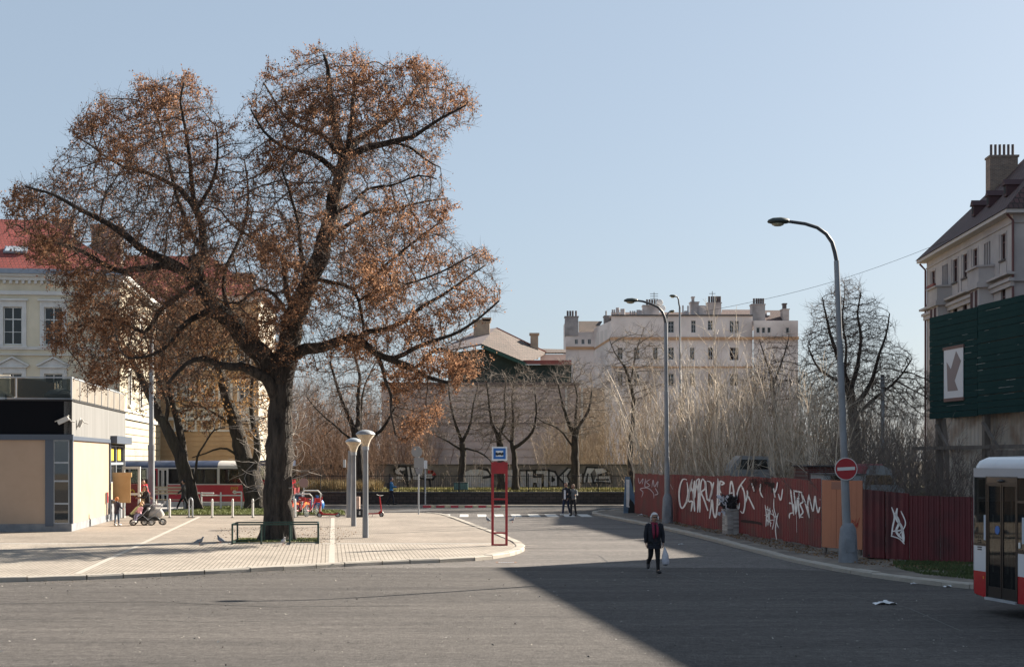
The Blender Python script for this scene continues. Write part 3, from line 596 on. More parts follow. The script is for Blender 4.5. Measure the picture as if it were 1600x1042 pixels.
# ---------------- graffiti wall
YG = 104.0
GW = thing('graffiti_wall', 'long sooty garden wall covered in silver and black graffiti lettering', 'wall', (0, YG, 0))
g0, g1 = (470-CX)*YG/F, (1012-CX)*YG/F; zt = lz(727, YG)
nseg = 10; gw = (g1-g0)/nseg
for k in range(nseg):
    z_ = zt + (.0 if k > 3 else -.0); MB().box(g0+gw*k+.01, g0+gw*(k+1)-.01, 0, .3, 1.0, z_).build('wall_section', M_GREYWALL, GW)
MB().box(g0, g1, -.06, .36, zt, zt+.09).build('coping', M_CAP, GW)
def gp(x, y): p = P(x, y, YG-.02); return (p.x, -.02, p.z)
def gz(pts): return [gp(790+p[0]/7.619, 710+p[1]/7.619) for p in pts]
def gs(pts): return [gp(600+p[0]/8.0, 690+p[1]/8.0) for p in pts]
sil = [gz([(175, 200), (245, 200), (245, 385), (175, 385)]), gz([(258, 200), (325, 200), (325, 272), (430, 272), (430, 388), (345, 388), (345, 350), (325, 388), (258, 388)]),
       gz([(365, 192), (505, 192), (505, 382), (450, 382), (450, 236), (365, 236)]), gz([(520, 200), (575, 215), (605, 260), (612, 372), (522, 372)]),
       gz([(735, 165), (785, 175), (725, 255), (760, 330), (700, 345), (640, 270)]), gz([(850, 240), (905, 230), (912, 330), (850, 330)]),
       gz([(965, 160), (1060, 165), (1010, 230), (1040, 330), (915, 330), (930, 240)]), gz([(1060, 170), (1160, 165), (1220, 205), (1140, 225), (1240, 240), (1250, 330), (1130, 320), (1050, 335), (1085, 240)]),
       gz([(20, 185), (90, 185), (90, 430), (20, 430)]),
       gs([(130, 350), (200, 310), (260, 320), (270, 350), (200, 370), (265, 420), (230, 475), (150, 460), (170, 420), (135, 400)]), gs([(280, 320), (320, 315), (345, 480), (300, 480)]), gs([(335, 320), (380, 330), (420, 430), (450, 330), (490, 330), (470, 470), (370, 475)]),
       gs([(520, 410), (600, 405), (610, 470), (530, 480)]), gs([(1010, 380), (1080, 350), (1180, 345), (1300, 370), (1330, 430), (1330, 600), (1010, 600)])]
for q in sil: MB().slab(q, (0, .016, 0)).build('graffiti', M_SILVER, GW)
bl = MB()
def gl(pts, w_=.13, mp=None, m=0): ribbon(bl, [(p[0], p[1]) for p in pts], w_*F/YG/1.0, lambda v: (lambda r: (r[0], -.03, r[2]))(gp(v.x, v.y)), m)
def gzp(pts): return [(790+p[0]/7.619, 710+p[1]/7.619) for p in pts]
def gsp(pts): return [(600+p[0]/8.0, 690+p[1]/8.0) for p in pts]
for p in ([(165, 190), (250, 190), (252, 395)], [(165, 190), (165, 395)], [(255, 190), (335, 190), (335, 265), (440, 265), (440, 390)], [(330, 390), (335, 345), (360, 345), (365, 390)], [(355, 190), (355, 240), (445, 240), (445, 385)], [(355, 185), (515, 185), (515, 385)], [(515, 190), (590, 205), (625, 270), (620, 380)], [(555, 270), (580, 300), (555, 320), (555, 270)], [(740, 160), (630, 270), (700, 350), (765, 350)], [(790, 170), (735, 255), (770, 330)], [(845, 235), (845, 340), (920, 340), (920, 230)], [(965, 150), (905, 330)], [(980, 230), (960, 325)], [(965, 150), (1060, 155), (1160, 150), (1230, 205), (1100, 250), (1250, 240), (1260, 335)], [(1020, 235), (1045, 335), (1140, 330), (1240, 345)], [(1080, 300), (1225, 300)]): gl(gzp(p))
for p in ([(125, 350), (200, 305), (265, 312)], [(200, 365), (265, 420), (235, 480)], [(165, 420), (235, 425)], [(125, 350), (135, 405), (175, 420)], [(275, 315), (295, 480)], [(325, 310), (350, 480)], [(385, 325), (420, 420), (445, 325)], [(440, 450), (520, 470), (610, 470), (640, 430)], [(290, 490), (300, 570)], [(570, 480), (580, 560)], [(1180, 330), (1290, 350), (1335, 410), (1320, 440), (1240, 450)]): gl(gsp(p), .15)
bl.build('graffiti', M_BLACKP, GW)
bl = MB(); gl(gsp([(560, 375), (600, 380), (630, 415)]), .25); bl.build('graffiti', M_REDSPRAY, GW)

# ---------------- retaining wall with railing
RW = thing('retaining_wall', 'low dark stone retaining wall along the far pavement below the railing', 'wall', (0, 94.0, 0))
MB().box(-30, 9.6, 0, .38, 0, .83).build('wall', M_STONEW, RW); MB().box(-30, 9.6, -.05, .43, .83, .93).build('coping', M_CAP, RW)
RL = thing('iron_railing', 'black iron bar railing standing on the low wall before the graffiti', 'railing', (0, 94.2, .93))
rx0, rx1 = -15.0, 8.4
b = MB(); b.box(rx0, rx1, -.02, .02, 1.02, 1.06); b.box(rx0, rx1, -.02, .02, .10, .14); b.build('rail', M_IRON, RL)
rb = MB().box(-.009, .009, -.009, .009, 0, 1.12).mesh('bar', M_IRON); rpst = MB().box(-.035, .035, -.03, .03, 0, 1.2).mesh('post', M_IRON)
nb = int((rx1-rx0)/.145)
bars = []
for k in range(nb): put('bar', rb, RL, (rx0+.145*k, 0, 0)) 
for k in range(int((rx1-rx0)/2.3)+1): put('post', rpst, RL, (rx0+2.3*k, .05, 0))

# ---------------- large apartment block behind the thicket
YD = 175.0
D0 = Vector((cx_(883, YD), YD, 0))
HD = thing('apartment_block', 'large weathered pinkish apartment block with many chimneys rising above the bare thicket', 'apartment block', tuple(D0))
def dp(px, py, dy=0): p = P(px, py, YD+dy); return (p.x-D0.x, dy, p.z)
def dX(px): return cx_(px, YD)-D0.x
def dZ(py): return lz(py, YD)
ops = []
for xa, xb, ya, yb_ in ((1044, 1053, 502, 520), (1080, 1087, 501, 520), (1106, 1114, 501, 516), (1140, 1146.5, 501.5, 520.5), (1148, 1154.5, 501.5, 520.5),
                        (1044, 1053, 543, 562), (1078, 1085, 543, 562), (1106, 1114, 543, 562), (1140, 1154, 543, 563), (990, 999, 543, 562), (1020, 1028, 543, 562),
                        (1044, 1053, 584, 603), (1078, 1085, 584, 603), (1106, 1114, 584, 603), (1140, 1154, 584, 603), (990, 999, 584, 603), (965, 973, 584, 603), (965, 973, 543, 562)):
    ops.append((dX(xa), dX(xb), dZ(yb_), dZ(ya)))
b = MB(); wall_cells(b, dX(955), dX(1176), 0, dZ(493), ops, I, .25)
b.poly([(dX(955), 0, dZ(493)), (dX(1176), 0, dZ(493)), (dX(1176), 14, dZ(493)), (dX(955), 14, dZ(493))]); b.poly([(dX(1176), 0, 0), (dX(1176), 14, 0), (dX(1176), 14, dZ(493)), (dX(1176), 0, dZ(493))])
b.poly([(dX(955), 14, 0), (dX(1176), 14, 0), (dX(1176), 14, dZ(493)), (dX(955), 14, dZ(493))]); b.build('wall', M_APTW, HD)
for o in ops: window(HD, (o[0], 0, o[2]), 0, o[1]-o[0], o[3]-o[2], 'cross', gm=M_WIN, depth=.2, fm=mat('old window frame', (.4, .42, .44), .6))
ops = [(dX(x), dX(x)+.42, dZ(521), dZ(512)) for x in (1181, 1189.5, 1198, 1227)]
b = MB(); wall_cells(b, dX(1176.2), dX(1246), 0, dZ(501.5), ops, lambda u, d, z: (u, d-.4, z), .2); b.poly([(dX(1246), -.4, 0), (dX(1246), 13, 0), (dX(1246), 13, dZ(501.5)), (dX(1246), -.4, dZ(501.5))]); b.poly([(dX(1176.2), -.4, dZ(501.5)), (dX(1246), -.4, dZ(501.5)), (dX(1246), 13, dZ(501.5)), (dX(1176.2), 13, dZ(501.5))]); b.build('wall', M_APTW, HD)
for o in ops: window(HD, (o[0], -.4, o[2]), 0, .42, o[3]-o[2], 'plain', depth=.12, fm=mat('old window frame', (.4, .42, .44), .6))
# angled bay and left recess
A0, A1 = dp(928, 700, 8), dp(955, 700, 0)
b = MB(); zt0, zt1 = dp(928, 513, 8)[2], dZ(501)
b.poly([(A0[0], 8, 0), (A1[0], 0, 0), (A1[0], 0, zt1), (A0[0], 8, zt0)]); b.build('wall', M_APTW, HD)
for t in (.15, .38, .62): MB().slab([(A0[0]+(A1[0]-A0[0])*t, 8-8*t-.05, zt0-3.2), (A0[0]+(A1[0]-A0[0])*(t+.16), 8-8*(t+.16)-.05, zt0-3.2), (A0[0]+(A1[0]-A0[0])*(t+.16), 8-8*(t+.16)-.05, zt0-.7), (A0[0]+(A1[0]-A0[0])*t, 8-8*t-.05, zt0-.7)], (0, .04, 0)).build('shutter', mat('pale shutter', (.62, .58, .55), .8), HD)
ops = [(dp(x, 0, 8)[0], dp(x+5, 0, 8)[0], lz(538, YD+8), lz(530, YD+8)) for x in (898, 908.5, 918.5)]
b = MB(); wall_cells(b, dp(884, 0, 8)[0], A0[0], 0, lz(519, YD+8), ops, lambda u, d, z: (u, d+8, z), .2); b.poly([(dp(884, 0, 8)[0], 8, 0), (dp(884, 0, 8)[0], 16, 0), (dp(884, 0, 8)[0], 16, 21), (dp(884, 0, 8)[0], 8, 21)]); b.build('wall', M_APTW, HD)
for o in ops: window(HD, (o[0], 8, o[2]), 0, o[1]-o[0], o[3]-o[2], 'single', depth=.12, fm=mat('old window frame', (.4, .42, .44), .6))
MB().slab([dp(904, 519, 8.2), dp(931, 519, 8.2), dp(941, 503, 12), dp(904, 503, 12)], (0, .2, .1)).build('roof', M_BROWNTILE, HD)
b = MB(); b.slab([dp(1128, 492, 3), dp(1176, 492, 3), dp(1176, 485, 6), dp(1128, 485, 6)], (0, .2, .1)); b.slab([dp(1196, 501, 1), dp(1223, 501, 1), dp(1222, 486, 5), dp(1196, 486, 5)], (0, .2, .1)); b.slab([dp(955, 493, 12), dp(1128, 493, 12), dp(1128, 489, 14), dp(955, 489, 14)], (0, .2, .1)); b.build('roof', M_DARKTILE, HD)
MB().slab([dp(1198, 494, 2.6), dp(1203, 494, 2.6), dp(1203, 489.5, 3.8), dp(1198, 489.5, 3.8)], (0, -.1, .1)).build('skylight', mat('skylight glass', (.5, .55, .6), .1), HD)
b = MB(); b.box(dX(955), dX(1176), -.35, 0, dZ(531), dZ(527)); b.box(dX(1176), dX(1246.5), -.75, -.4, dZ(531), dZ(527)); b.slab([(A0[0], 7.9, dZ(540)), (A1[0], -.3, dZ(531)), (A1[0], -.3, dZ(527)), (A0[0], 7.9, dZ(536))], (0, .3, 0)); b.box(dp(884, 0, 8)[0], A0[0], 7.75, 8, lz(546, YD+8), lz(542, YD+8)); b.box(dX(955), dX(1176), -.2, 0, dZ(575), dZ(572.5)); b.build('cornice', M_ORANGE, HD)
MB().box(dX(955), dX(1176.2), -.2, 0, dZ(494), dZ(492)).build('parapet', M_CAP, HD)
def chim(x0, x1, y0, y1, dy, pots=(), py=0, m=None, dep=1.6, cap=True):
    a = dp(x0, y1, dy); c = dp(x1, y0, dy); b = MB(); b.box(a[0], c[0], dy, dy+dep, a[2]-.5, c[2])
    if cap: b.box(a[0]-.08, c[0]+.08, dy-.08, dy+dep+.08, c[2], c[2]+.12)
    o = b.build('chimney', m or M_CHIM, HD)
    if pots:
        pm = MB().tube([(0, 0, 0), (0, 0, (y0-py)/12.7)], .13, 8).mesh('chimney_pot', M_POT)
        for p in pots: put('chimney_pot', pm, o, (dp(p, 0, dy+.5)[0], dy+.5, c[2]+.1))
chim(883, 903.5, 495.5, 519, 7.9, (887, 891, 895, 900), 486)
chim(1005, 1030, 478, 493, 3, (1011, 1015, 1019, 1023, 1027), 468.5); chim(1079.6, 1092, 473, 493, 3); chim(1081.5, 1085, 465, 473, 3.2, dep=.8)
chim(1106, 1127, 474, 493, 3, (1108, 1112, 1115.5, 1119, 1122, 1125), 463.6); chim(1175, 1195.5, 476.5, 502, 1, (1178, 1182, 1185.5, 1189, 1192.5), 467)
chim(1223, 1233, 484, 501, 1); chim(1224, 1229, 475.5, 484, 1.2, dep=.8, m=M_POT); chim(944.5, 955, 494.5, 502, 3, dep=2)
b = MB()
for px, y0, r in ((947, 486, .1), (957, 484, .1), (960, 484, .1), (965, 481, .22), (973, 483, .3), (985, 486, .1), (988.6, 486, .1), (991.6, 486, .1), (997.5, 484.5, .25), (1001, 485, .25), (1067, 477.5, .1), (1072, 486, .25), (1075, 478, .1), (1097, 478, .55), (1102, 479, .1)):
    a = dp(px, 493, 3); c = dp(px, y0, 3); MB().tube([(a[0], 3, a[2]), (a[0], 3, c[2])], r, 8).build('vent_pipe', M_CHIM, HD)
for px, py_ in ((1031, 473), (1035, 482)): MB().ball(dp(px, py_, 3), (.42, .12, .42), 12, 6).build('satellite_dish', M_TRIM, HD)
b = MB(); a = dp(1022, 478, 3); b.tube([a, (a[0], 3, a[2]+1.7)], .04, 5)
for z in (.9, 1.2, 1.5): b.tube([(a[0]-.5, 3, a[2]+z), (a[0]+.5, 3, a[2]+z)], .03, 4)
a = dp(1113, 474, 3); b.tube([a, (a[0], 3, a[2]+1.5)], .04, 5); b.tube([(a[0]-.4, 3, a[2]+1.2), (a[0]+.4, 3, a[2]+1.2)], .03, 4); b.build('antenna', M_IRON, HD)

# ---------------- tall grey house on the right
RR = -0.045
HRx, HRy = P(1583, 500, 87.0).x, 87.0
HR = thing('grey_house', 'tall grey rendered house with dark tiled roof and balconies above the green billboard', 'apartment house', (HRx, HRy, 0), RR)
ho, hd = (HRx, HRy), (math.sin(-RR), math.cos(-RR))     # along the west front, away from the camera
def hw(px, py): return on_line(px, py, ho, hd)           # -> (distance, height)
def hf(u, d, z): return (d, u, z)
def zz1(px, py): return (1430+px/5.211, 380+py/5.211)
ops = []
def hwin(x0, y0, x1, y1):
    a = hw(*zz1(x0, y1)); c = hw(*zz1(x1, y0)); u0, u1 = sorted((a[0], c[0])); return (u0, u1, a[1], hw(*zz1(x0, y0))[1])
fl1 = []
rowz = None
a = hw(*zz1(387, 285)); zb1 = a[1]; zt1_ = hw(*zz1(387, 100))[1]          # fifth floor sill and head
a = hw(*zz1(697, 470)); zt2 = hw(*zz1(697, 345))[1]; zb2 = zt2-2.3
us = {}
for nm, xa, xb in (('a', 132, 160), ('b1', 220, 232), ('b2', 238, 248), ('b3', 254, 266), ('c', 308, 343), ('d', 387, 422), ('e', 470, 505), ('f1', 560, 574), ('f2', 580, 594), ('f3', 600, 612), ('g', 697, 735)):
    u0 = hw(*zz1(xb, 200))[0]; u1 = hw(*zz1(xa, 200))[0]; us[nm] = (u0, u1)
    ops.append((u0, u1, zb1 if nm not in ('b1', 'b2', 'b3', 'f1', 'f2', 'f3') else zb1-.1, zt1_))
    if nm[0] in 'acdeg': ops.append((u0, u1, zb2, zt2))
    if nm[0] in 'acdeg': ops.append((u0, u1, zb2-3.4, zt2-3.4))
LH = hw(1448, 470)[0]; ZE = 18.05
b = MB(); wall_cells(b, 0, LH, 0, ZE, ops, hf, .22); b.build('wall', M_GREYW, HR)
M_OLDFR = mat('dark red window frame', (.12, .05, .05), .6)
for o in ops: window(HR, (0, o[1], o[2]), R(-90), o[1]-o[0], o[3]-o[2], 'tee' if o[1]-o[0] > .7 else 'plain', fm=M_OLDFR, depth=.16, fw=.06)
for o in ops:
    if o[1]-o[0] > .7: MB().box(-.12, .02, o[0]-.15, o[1]+.15, o[2]-.16, o[2]-.05).build('window_sill', M_CAP, HR)
def bal(k0, k1, z, nm='balcony'):
    u0, u1 = us[k1][0]-.5, us[k0][1]+.5; m = MB(); m.prism([(-.002, u0-.4), (-.9, u0), (-.9, u1), (-.002, u1+.4)], z, z+.95); m.prism([(-.002, u0-.55), (-1.05, u0-.05), (-1.05, u1+.05), (-.002, u1+.55)], z+.95, z+1.07); m.prism([(-.002, u0-.5), (-1.0, u0-.05), (-1.0, u1+.05), (-.002, u1+.5)], z-.35, z); m.build(nm, M_GREYW, HR)
    # bay below
    m = MB(); m.prism([(-.002, u0-.2), (-.8, u0+.2), (-.8, u1-.2), (-.002, u1+.2)], z-8, z-.35); m.build('bay', M_GREYW, HR)
    for t in (.2, .62):
        window(HR, (-.81, u0+(u1-u0)*(t+.25), zb2), R(-90), (u1-u0)*.2, zt2-zb2, 'single', fm=M_OLDFR, depth=.02)
bal('f1', 'f3', zb1-1.15); bal('b1', 'b3', zb1-1.15)
MB().box(-1.08, -.9, us['b3'][0]-.2, us['b1'][1]+.2, zb1-.06, zb1+.12).build('planter', mat('terracotta planter', (.2, .06, .05), .8), HR)
b = MB(); b.box(-.35, 0, -.35, LH+.3, zb1-1.65, zb1-1.45); b.box(-.22, 0, -.22, LH+.2, zb1-1.95, zb1-1.65); b.box(-.08, 0, 0, LH, ZE-.52, ZE-.44); b.build('cornice', M_GREYW, HR); b = MB(); b.box(-.5, 0, -.4, LH+.4, zt2+.35, zt2+.5)
b.box(0, 13, -.22, 0, zb1-1.648, zb1-1.452); b.box(0, 13, -.12, 0, ZE-.518, ZE-.442); b.build('cornice', M_GREYW, HR)
for k in ('a', 'c', 'd', 'e', 'g'):
    u0, u1 = us[k]; MB().box(-.05, 0, u0-.32, u0-.25, zb1-.9, ZE-.8).build('pilaster_strip', M_GREYW, HR); MB().box(-.05, 0, u1+.25, u1+.32, zb1-.9, ZE-.8).build('pilaster_strip', M_GREYW, HR)
# end wall facing the street side
ops2 = [(x, x+1.2, z, z+2.0) for x in (2.2, 5.6, 9.0) for z in (zb1, zb2, zb2-3.4)]
b = MB(); wall_cells(b, 0, 13, 0, ZE, ops2, I, .2); b.poly([(13, 0, 0), (13, LH, 0), (13, LH, ZE), (13, 0, ZE)]); b.poly([(0, LH, 0), (13, LH, 0), (13, LH, ZE), (0, LH, ZE)]); b.build('end_wall', M_GREYW, HR)
for o in ops2: window(HR, (o[0], 0, o[2]), 0, 1.2, 2.0, 'tee', fm=M_OLDFR)
b = MB(); b.tube([(-.05, -.12, 0), (-.05, -.12, ZE-.4), (-.45, -.3, ZE-.05)], .08, 8); b.tube([(-.12, LH-.1, 0), (-.12, LH-.1, ZE-.6), (-.5, LH+.1, ZE-.1)], .08, 8); b.build('downpipe', M_OLDFR, HR)
b = MB(); b.box(-.62, .0, -.62, LH+.62, ZE, ZE+.22); b.box(0, 13.6, -.62, .001, ZE+.001, ZE+.219); b.box(.0, 13.6, .003, LH+.6, ZE+.01, ZE+.2); b.build('eaves', mat('pale eaves board', (.45, .42, .41), .8), HR)
rz = ZE+7.6; e = .7
b = MB(); F1, F2, F3, F4 = (-e, -e, ZE+.23), (-e, LH+e, ZE+.23), (13+e, LH+e, ZE+.23), (13+e, -e, ZE+.23); K1, K2 = (6.5, 6.2, rz), (6.5, LH-6.2, rz)
for q in ([F1, F2, K2, K1], [F2, F3, K2], [F3, F4, K1, K2], [F4, F1, K1]): b.poly(q)
b.build('roof', M_DARKTILE, HR)
for (px, py_) in ((1505, 352), (1528, 337), (1554, 318)):                       # roof vents / small dormers
    u = hw(px, py_)[0]; z = ZE+.23+1.9; x = -e+1.9*(6.5+e)/7.4
    m = MB(); m.prism([(x-.5, u-.3), (x-.5, u+.3), (x+.6, u+.3), (x+.6, u-.3)], z-.35, z+.35); m.slab([(x-.6, u-.4, z+.35), (x-.6, u, z+.75), (x-.6, u+.4, z+.35)], (1.5, 0, 0)); d_ = m.build('dormer', mat('maroon sheet', (.06, .028, .032), .8), HR); MB().box(x-.52, x-.5, u-.2, u+.2, z-.2, z+.3).build('pane', M_DARKIN, d_)
c0 = P(1547, 246, 102); c1 = P(1590, 246, 102)
ci = Matrix.Rotation(-RR, 3, 'Z')
b = MB(); p0 = ci@(Vector((c0.x-HRx, 102-HRy, 0))); p1 = ci@(Vector((c1.x-HRx, 102-HRy, 0)))
b.box(p0.x, p1.x, p0.y, p0.y+1.1, 19, c0.z); b.box(p0.x-.06, p1.x+.08, p0.y-.06, p0.y+1.16, c0.z, c0.z+.15); ch = b.build('chimney', M_BRICK, HR)
pm = MB().tube([(0, 0, 0), (0, 0, .85)], .095, 10).mesh('chimney_pot', M_POT)
for k in range(6): put('chimney_pot', pm, ch, (p0.x+.22+(p1.x-p0.x-.44)*k/5, p0.y+.5, c0.z+.15))
b = MB(); a = (p1.x+1.0, p0.y-3, rz-1.5); b.tube([a, (a[0], a[1], a[2]+3.4)], .04, 6); b.tube([(a[0]-.6, a[1], a[2]+3.0), (a[0]+.6, a[1], a[2]+3.0)], .03, 5); b.tube([(a[0]-.4, a[1], a[2]+1.6), (a[0]+.6, a[1], a[2]+1.6)], .05, 5); b.build('antenna', M_IRON, HR)
MB().box(.2, 12.8, .3, LH-.3, ZE-.3, ZE-.2).build('attic_floor', M_GREYW, HR)

# ---------------- two street houses outside the frame on the right; they throw the big shadows on the road
def row_house(name, label, loc, rot, L, W, eave, ridge, gable=True, sh=0.0):
    t = thing(name, label, 'apartment house', loc, rot)
    ops = [(2+3.2*k, 3.2+3.2*k, z, z+1.9) for k in range(int((L-3)/3.2)) for z in (2, 5.4, 8.8, 12.2, 15.4) if z+2.4 < eave]
    b = MB(); wall_cells(b, 0, L, 0, eave, ops, lambda u, d, z: (d+u*sh, -u, z), .2)
    b.poly([(0, 0, 0), (W, 0, 0), (W, 0, eave), (0, 0, eave)]); x = L*sh; b.poly([(x, -L, 0), (W+x, -L, 0), (W+x, -L, eave), (x, -L, eave)]); b.poly([(W, 0, 0), (W+x, -L, 0), (W+x, -L, eave), (W, 0, eave)])
    if ridge > eave:
        b.poly([(0, 0, eave), (W, 0, eave), (W/2, 0, ridge)]); b.poly([(0, -L, eave), (W, -L, eave), (W/2, -L, ridge)])
    b.build('wall', M_GREYW, t)
    for o in ops: window(t, (o[0]*sh, -o[0], o[2]), R(-90)+math.atan(sh), 1.2, 1.9, 'tee', fm=M_OLDFR)
    if ridge > eave:
        b = MB(); b.slab([(-.4, .02, eave-.1), (-.4, -L, eave-.1), (W/2, -L, ridge), (W/2, .02, ridge)], (0, 0, .2)); b.slab([(W+.4, .02, eave-.1), (W+.4, -L, eave-.1), (W/2, -L, ridge), (W/2, .02, ridge)], (0, 0, .2)); b.build('roof', M_DARKTILE, t)
    else:
        b = MB(); b.slab([(.02, -.02, eave-.5), (W-.02, -.02, eave-.5), (W+x-.02, -L+.02, eave-.5), (x+.02, -L+.02, eave-.5)], (0, 0, .2)); b.build('roof', M_CAP, t); b = MB(); b.prism([(-.25, .0), (.05, 0), (x+.05, -L), (x-.25, -L)], eave, eave+.25); b.build('cornice', M_GREYW, t)
    return t
sv = lambda H_: Vector((math.sin(SUN_AZ), math.cos(SUN_AZ)))*(H_/math.tan(SUN_EL))
e1 = Vector(G(775, 887)[:2])+sv(18.25); rA = RA
N1 = row_house('street_house', 'tall grey house outside the right edge of the view, beside the bus', (e1.x+.25, e1.y, 0), 0, 66, 13, 18.0, 18.0, sh=.150)
for (sx, sy, Hh, L_) , lb in zip(((2.9, 66.0, 25.5, 11.5), (4.62, 54.0, 25.9, 9.6), (5.3, 44.1, 26.3, 3.3)), ('tall flat roofed house outside the right edge, next to the grey tiled house', 'middle flat roofed house of the row outside the right edge', 'narrow tallest flat roofed house of the row outside the right edge, before the lane')):
    q = Vector((sx, sy))+sv(Hh+.25); row_house('street_house', lb, (q.x+.25, q.y, 0), rA, L_, 12, Hh, Hh)
# ================================================================ kiosk
KC = G(112, 834)
K = thing('kiosk', 'flat roofed fast food kiosk with tan panels, black fascia and glass corner', 'kiosk', (KC.x, KC.y, 0), RA)
zB, zP, zF, zT = .42, 3.85, 4.08, 5.45
M_TANP = mat('tan cladding panel', (0.45, 0.325, 0.235), .6, (0.41, 0.295, 0.21), .8)
M_SLATE = mat('slate blue frame', (0.075, 0.095, 0.13), .5)
M_BASE = mat('grey plinth', (0.17, 0.18, 0.20), .8, (0.26, 0.265, 0.275), 2)
M_FASC = mat('black fascia', (0.006, 0.007, 0.010), .9, spec=.15)
M_FASC2 = mat('streaked grey fascia', (0.15, 0.15, 0.148), .65, (0.20, 0.20, 0.197), 1.2, stretch=(1, 2, .15))
W_ = -12.0; L_ = 15.5; sl0 = 10.2
b = MB(); b.box(W_, 0, 0, .12, 0, zB); b.box(-.12, 0, .12, sl0, 0, zB-.002); b.build('plinth', M_BASE, K)
b = MB(); b.box(W_, -.82, .05, .1, zB, zP); b.build('panel', M_TANP, K)
for k in (1, 2, 3): MB().box(-.82-2.9*k-.006, -.82-2.9*k+.006, .045, .05, zB, zP).build('joint', M_BASE, K)
b = MB(); b.box(-.10, -.04, .28, sl0, zB, zP); b.build('panel', M_TANP, K)
b = MB(); b.box(-1.05, -.72, -.03, .12, zB-.1, zP); b.box(W_, .06, -.05, .15, zP, zF); b.box(-.10, .03, .08, .26, zB, zP); b.box(-.12, .05, .15, sl0, zP, zF-.06); b.box(-.12, .04, sl0, sl0+.2, 0, zP+.1); b.build('frame', M_SLATE, K)
b = MB(); b.box(W_, -.01, .02, .3, zF, zT); b.build('fascia', M_FASC, K)
b = MB(); b.box(-.3, .0, .301, L_, zF-.06, zT); b.box(-.31, .012, .02, .3, zF, zT-.02); b.build('side_fascia', M_FASC2, K)
b = MB(); b.box(W_, .03, -.01, .3, zT, zT+.06); b.box(-.3, .05, .3, L_, zT, zT+.055); b.build('roof_edge', M_IRON, K)
MB().box(W_, -.3, .3, L_, zF+.9, zF+1.0).build('roof', M_CONC, K)
b = MB(); b.box(W_, W_+.1, 0, L_, 0, zT); b.box(W_+.1, -.01, L_-.1, L_, 0, zT); b.build('rear_wall', M_BASE, K)
MB().box(W_+.1, -.35, 3.2, 3.3, 0.1, zF).build('inner_wall', mat('inner kiosk wall', (.35, .33, .3), .8), K)
MB().box(W_+.1, -.15, .13, L_-.1, .05, .1).build('floor', M_CONC, K)
# corner window, four lights high
hh = (zP-zB)/4.0
for k, (a, c) in enumerate(((0, .27), (.27, .49), (.49, .76), (.76, 1.0))):
    z0, z1 = zB+(zP-zB)*(1-c)-.0, zB+(zP-zB)*(1-a); wn = MB(); x0_, x1_ = -.72, -.10
    wn.box(x0_, x1_, 0, .05, z0, z0+.035); wn.box(x0_, x1_, 0, .05, z1-.035, z1); wn.box(x0_, x0_+.035, .002, .048, z0+.035, z1-.035); wn.box(x1_-.035, x1_, .002, .048, z0+.035, z1-.035)
    o = wn.build('window', M_GALV, K); MB().box(x0_+.02, x1_-.02, .02, .028, z0+.02, z1-.02).build('pane', glass('mirror-like kiosk glass', (.5, .55, .57), .25, .02, 2.4), o)
# serving side
wd = MB(); y0, y1 = sl0+.2, L_-.1
for (ya, yb, za, zb_) in ((y0, (y0+y1)/2, 2.85, 3.75), ((y0+y1)/2, y1, 2.85, 3.75), (y0, (y0+y1)/2, 1.9, 2.85), ((y0+y1)/2, y1, 1.9, 2.85)):
    m = MB(); m.box(-.14, -.08, ya, ya+.06, za, zb_); m.box(-.14, -.08, yb-.06, yb, za, zb_); m.box(-.14, -.08, ya+.06, yb-.06, za, za+.06); m.box(-.14, -.08, ya+.06, yb-.06, zb_-.06, zb_)
    o = m.build('window', M_GALV, K); MB().box(-.115, -.108, ya+.03, yb-.03, za+.03, zb_-.03).build('pane', M_WIN, o)
for ya in (y0+.7, (y0+y1)/2+.6): MB().box(-.10, -.095, ya, ya+1.0, 3.0, 3.6).build('poster', mat('yellow poster', (.75, .5, .03), .6), K)
MB().box(-.6, .32, y0+.0, L_+.1, zP-.02, zP+.35).build('canopy', M_SLATE, K)
MB().box(-.3, .02, y0, y1, 0, 1.0).build('counter_base', M_BASE, K); MB().box(-.3, .25, y0, y1-.2, 1.05, 1.12).build('counter', M_GALV, K); MB().box(-.14, -.08, y0, y1, 1.0, 1.9).build('serving_panel', M_TANP, K)
pb = MB(); pb.box(.06, .9, sl0+.55, sl0+.60, .95, 2.2); pb.box(.05, .95, sl0+.5, sl0+.66, 2.2, 2.42); pb.build('menu_board', mat('gold brown board', (0.42, 0.27, 0.12), .55, (.50, .34, .17), 1.5), K)
b = MB(); b.tube([(.03, 9.0, zB-.2), (.03, 9.0, 1.5)], .03, 6); b.tube([(.03, 9.5, zB-.2), (.03, 9.5, 1.3)], .03, 6); b.build('pipe', M_GALV, K); MB().box(0, .06, 9.15, 9.35, 1.0, 1.5).build('meter_box', M_RED, K)
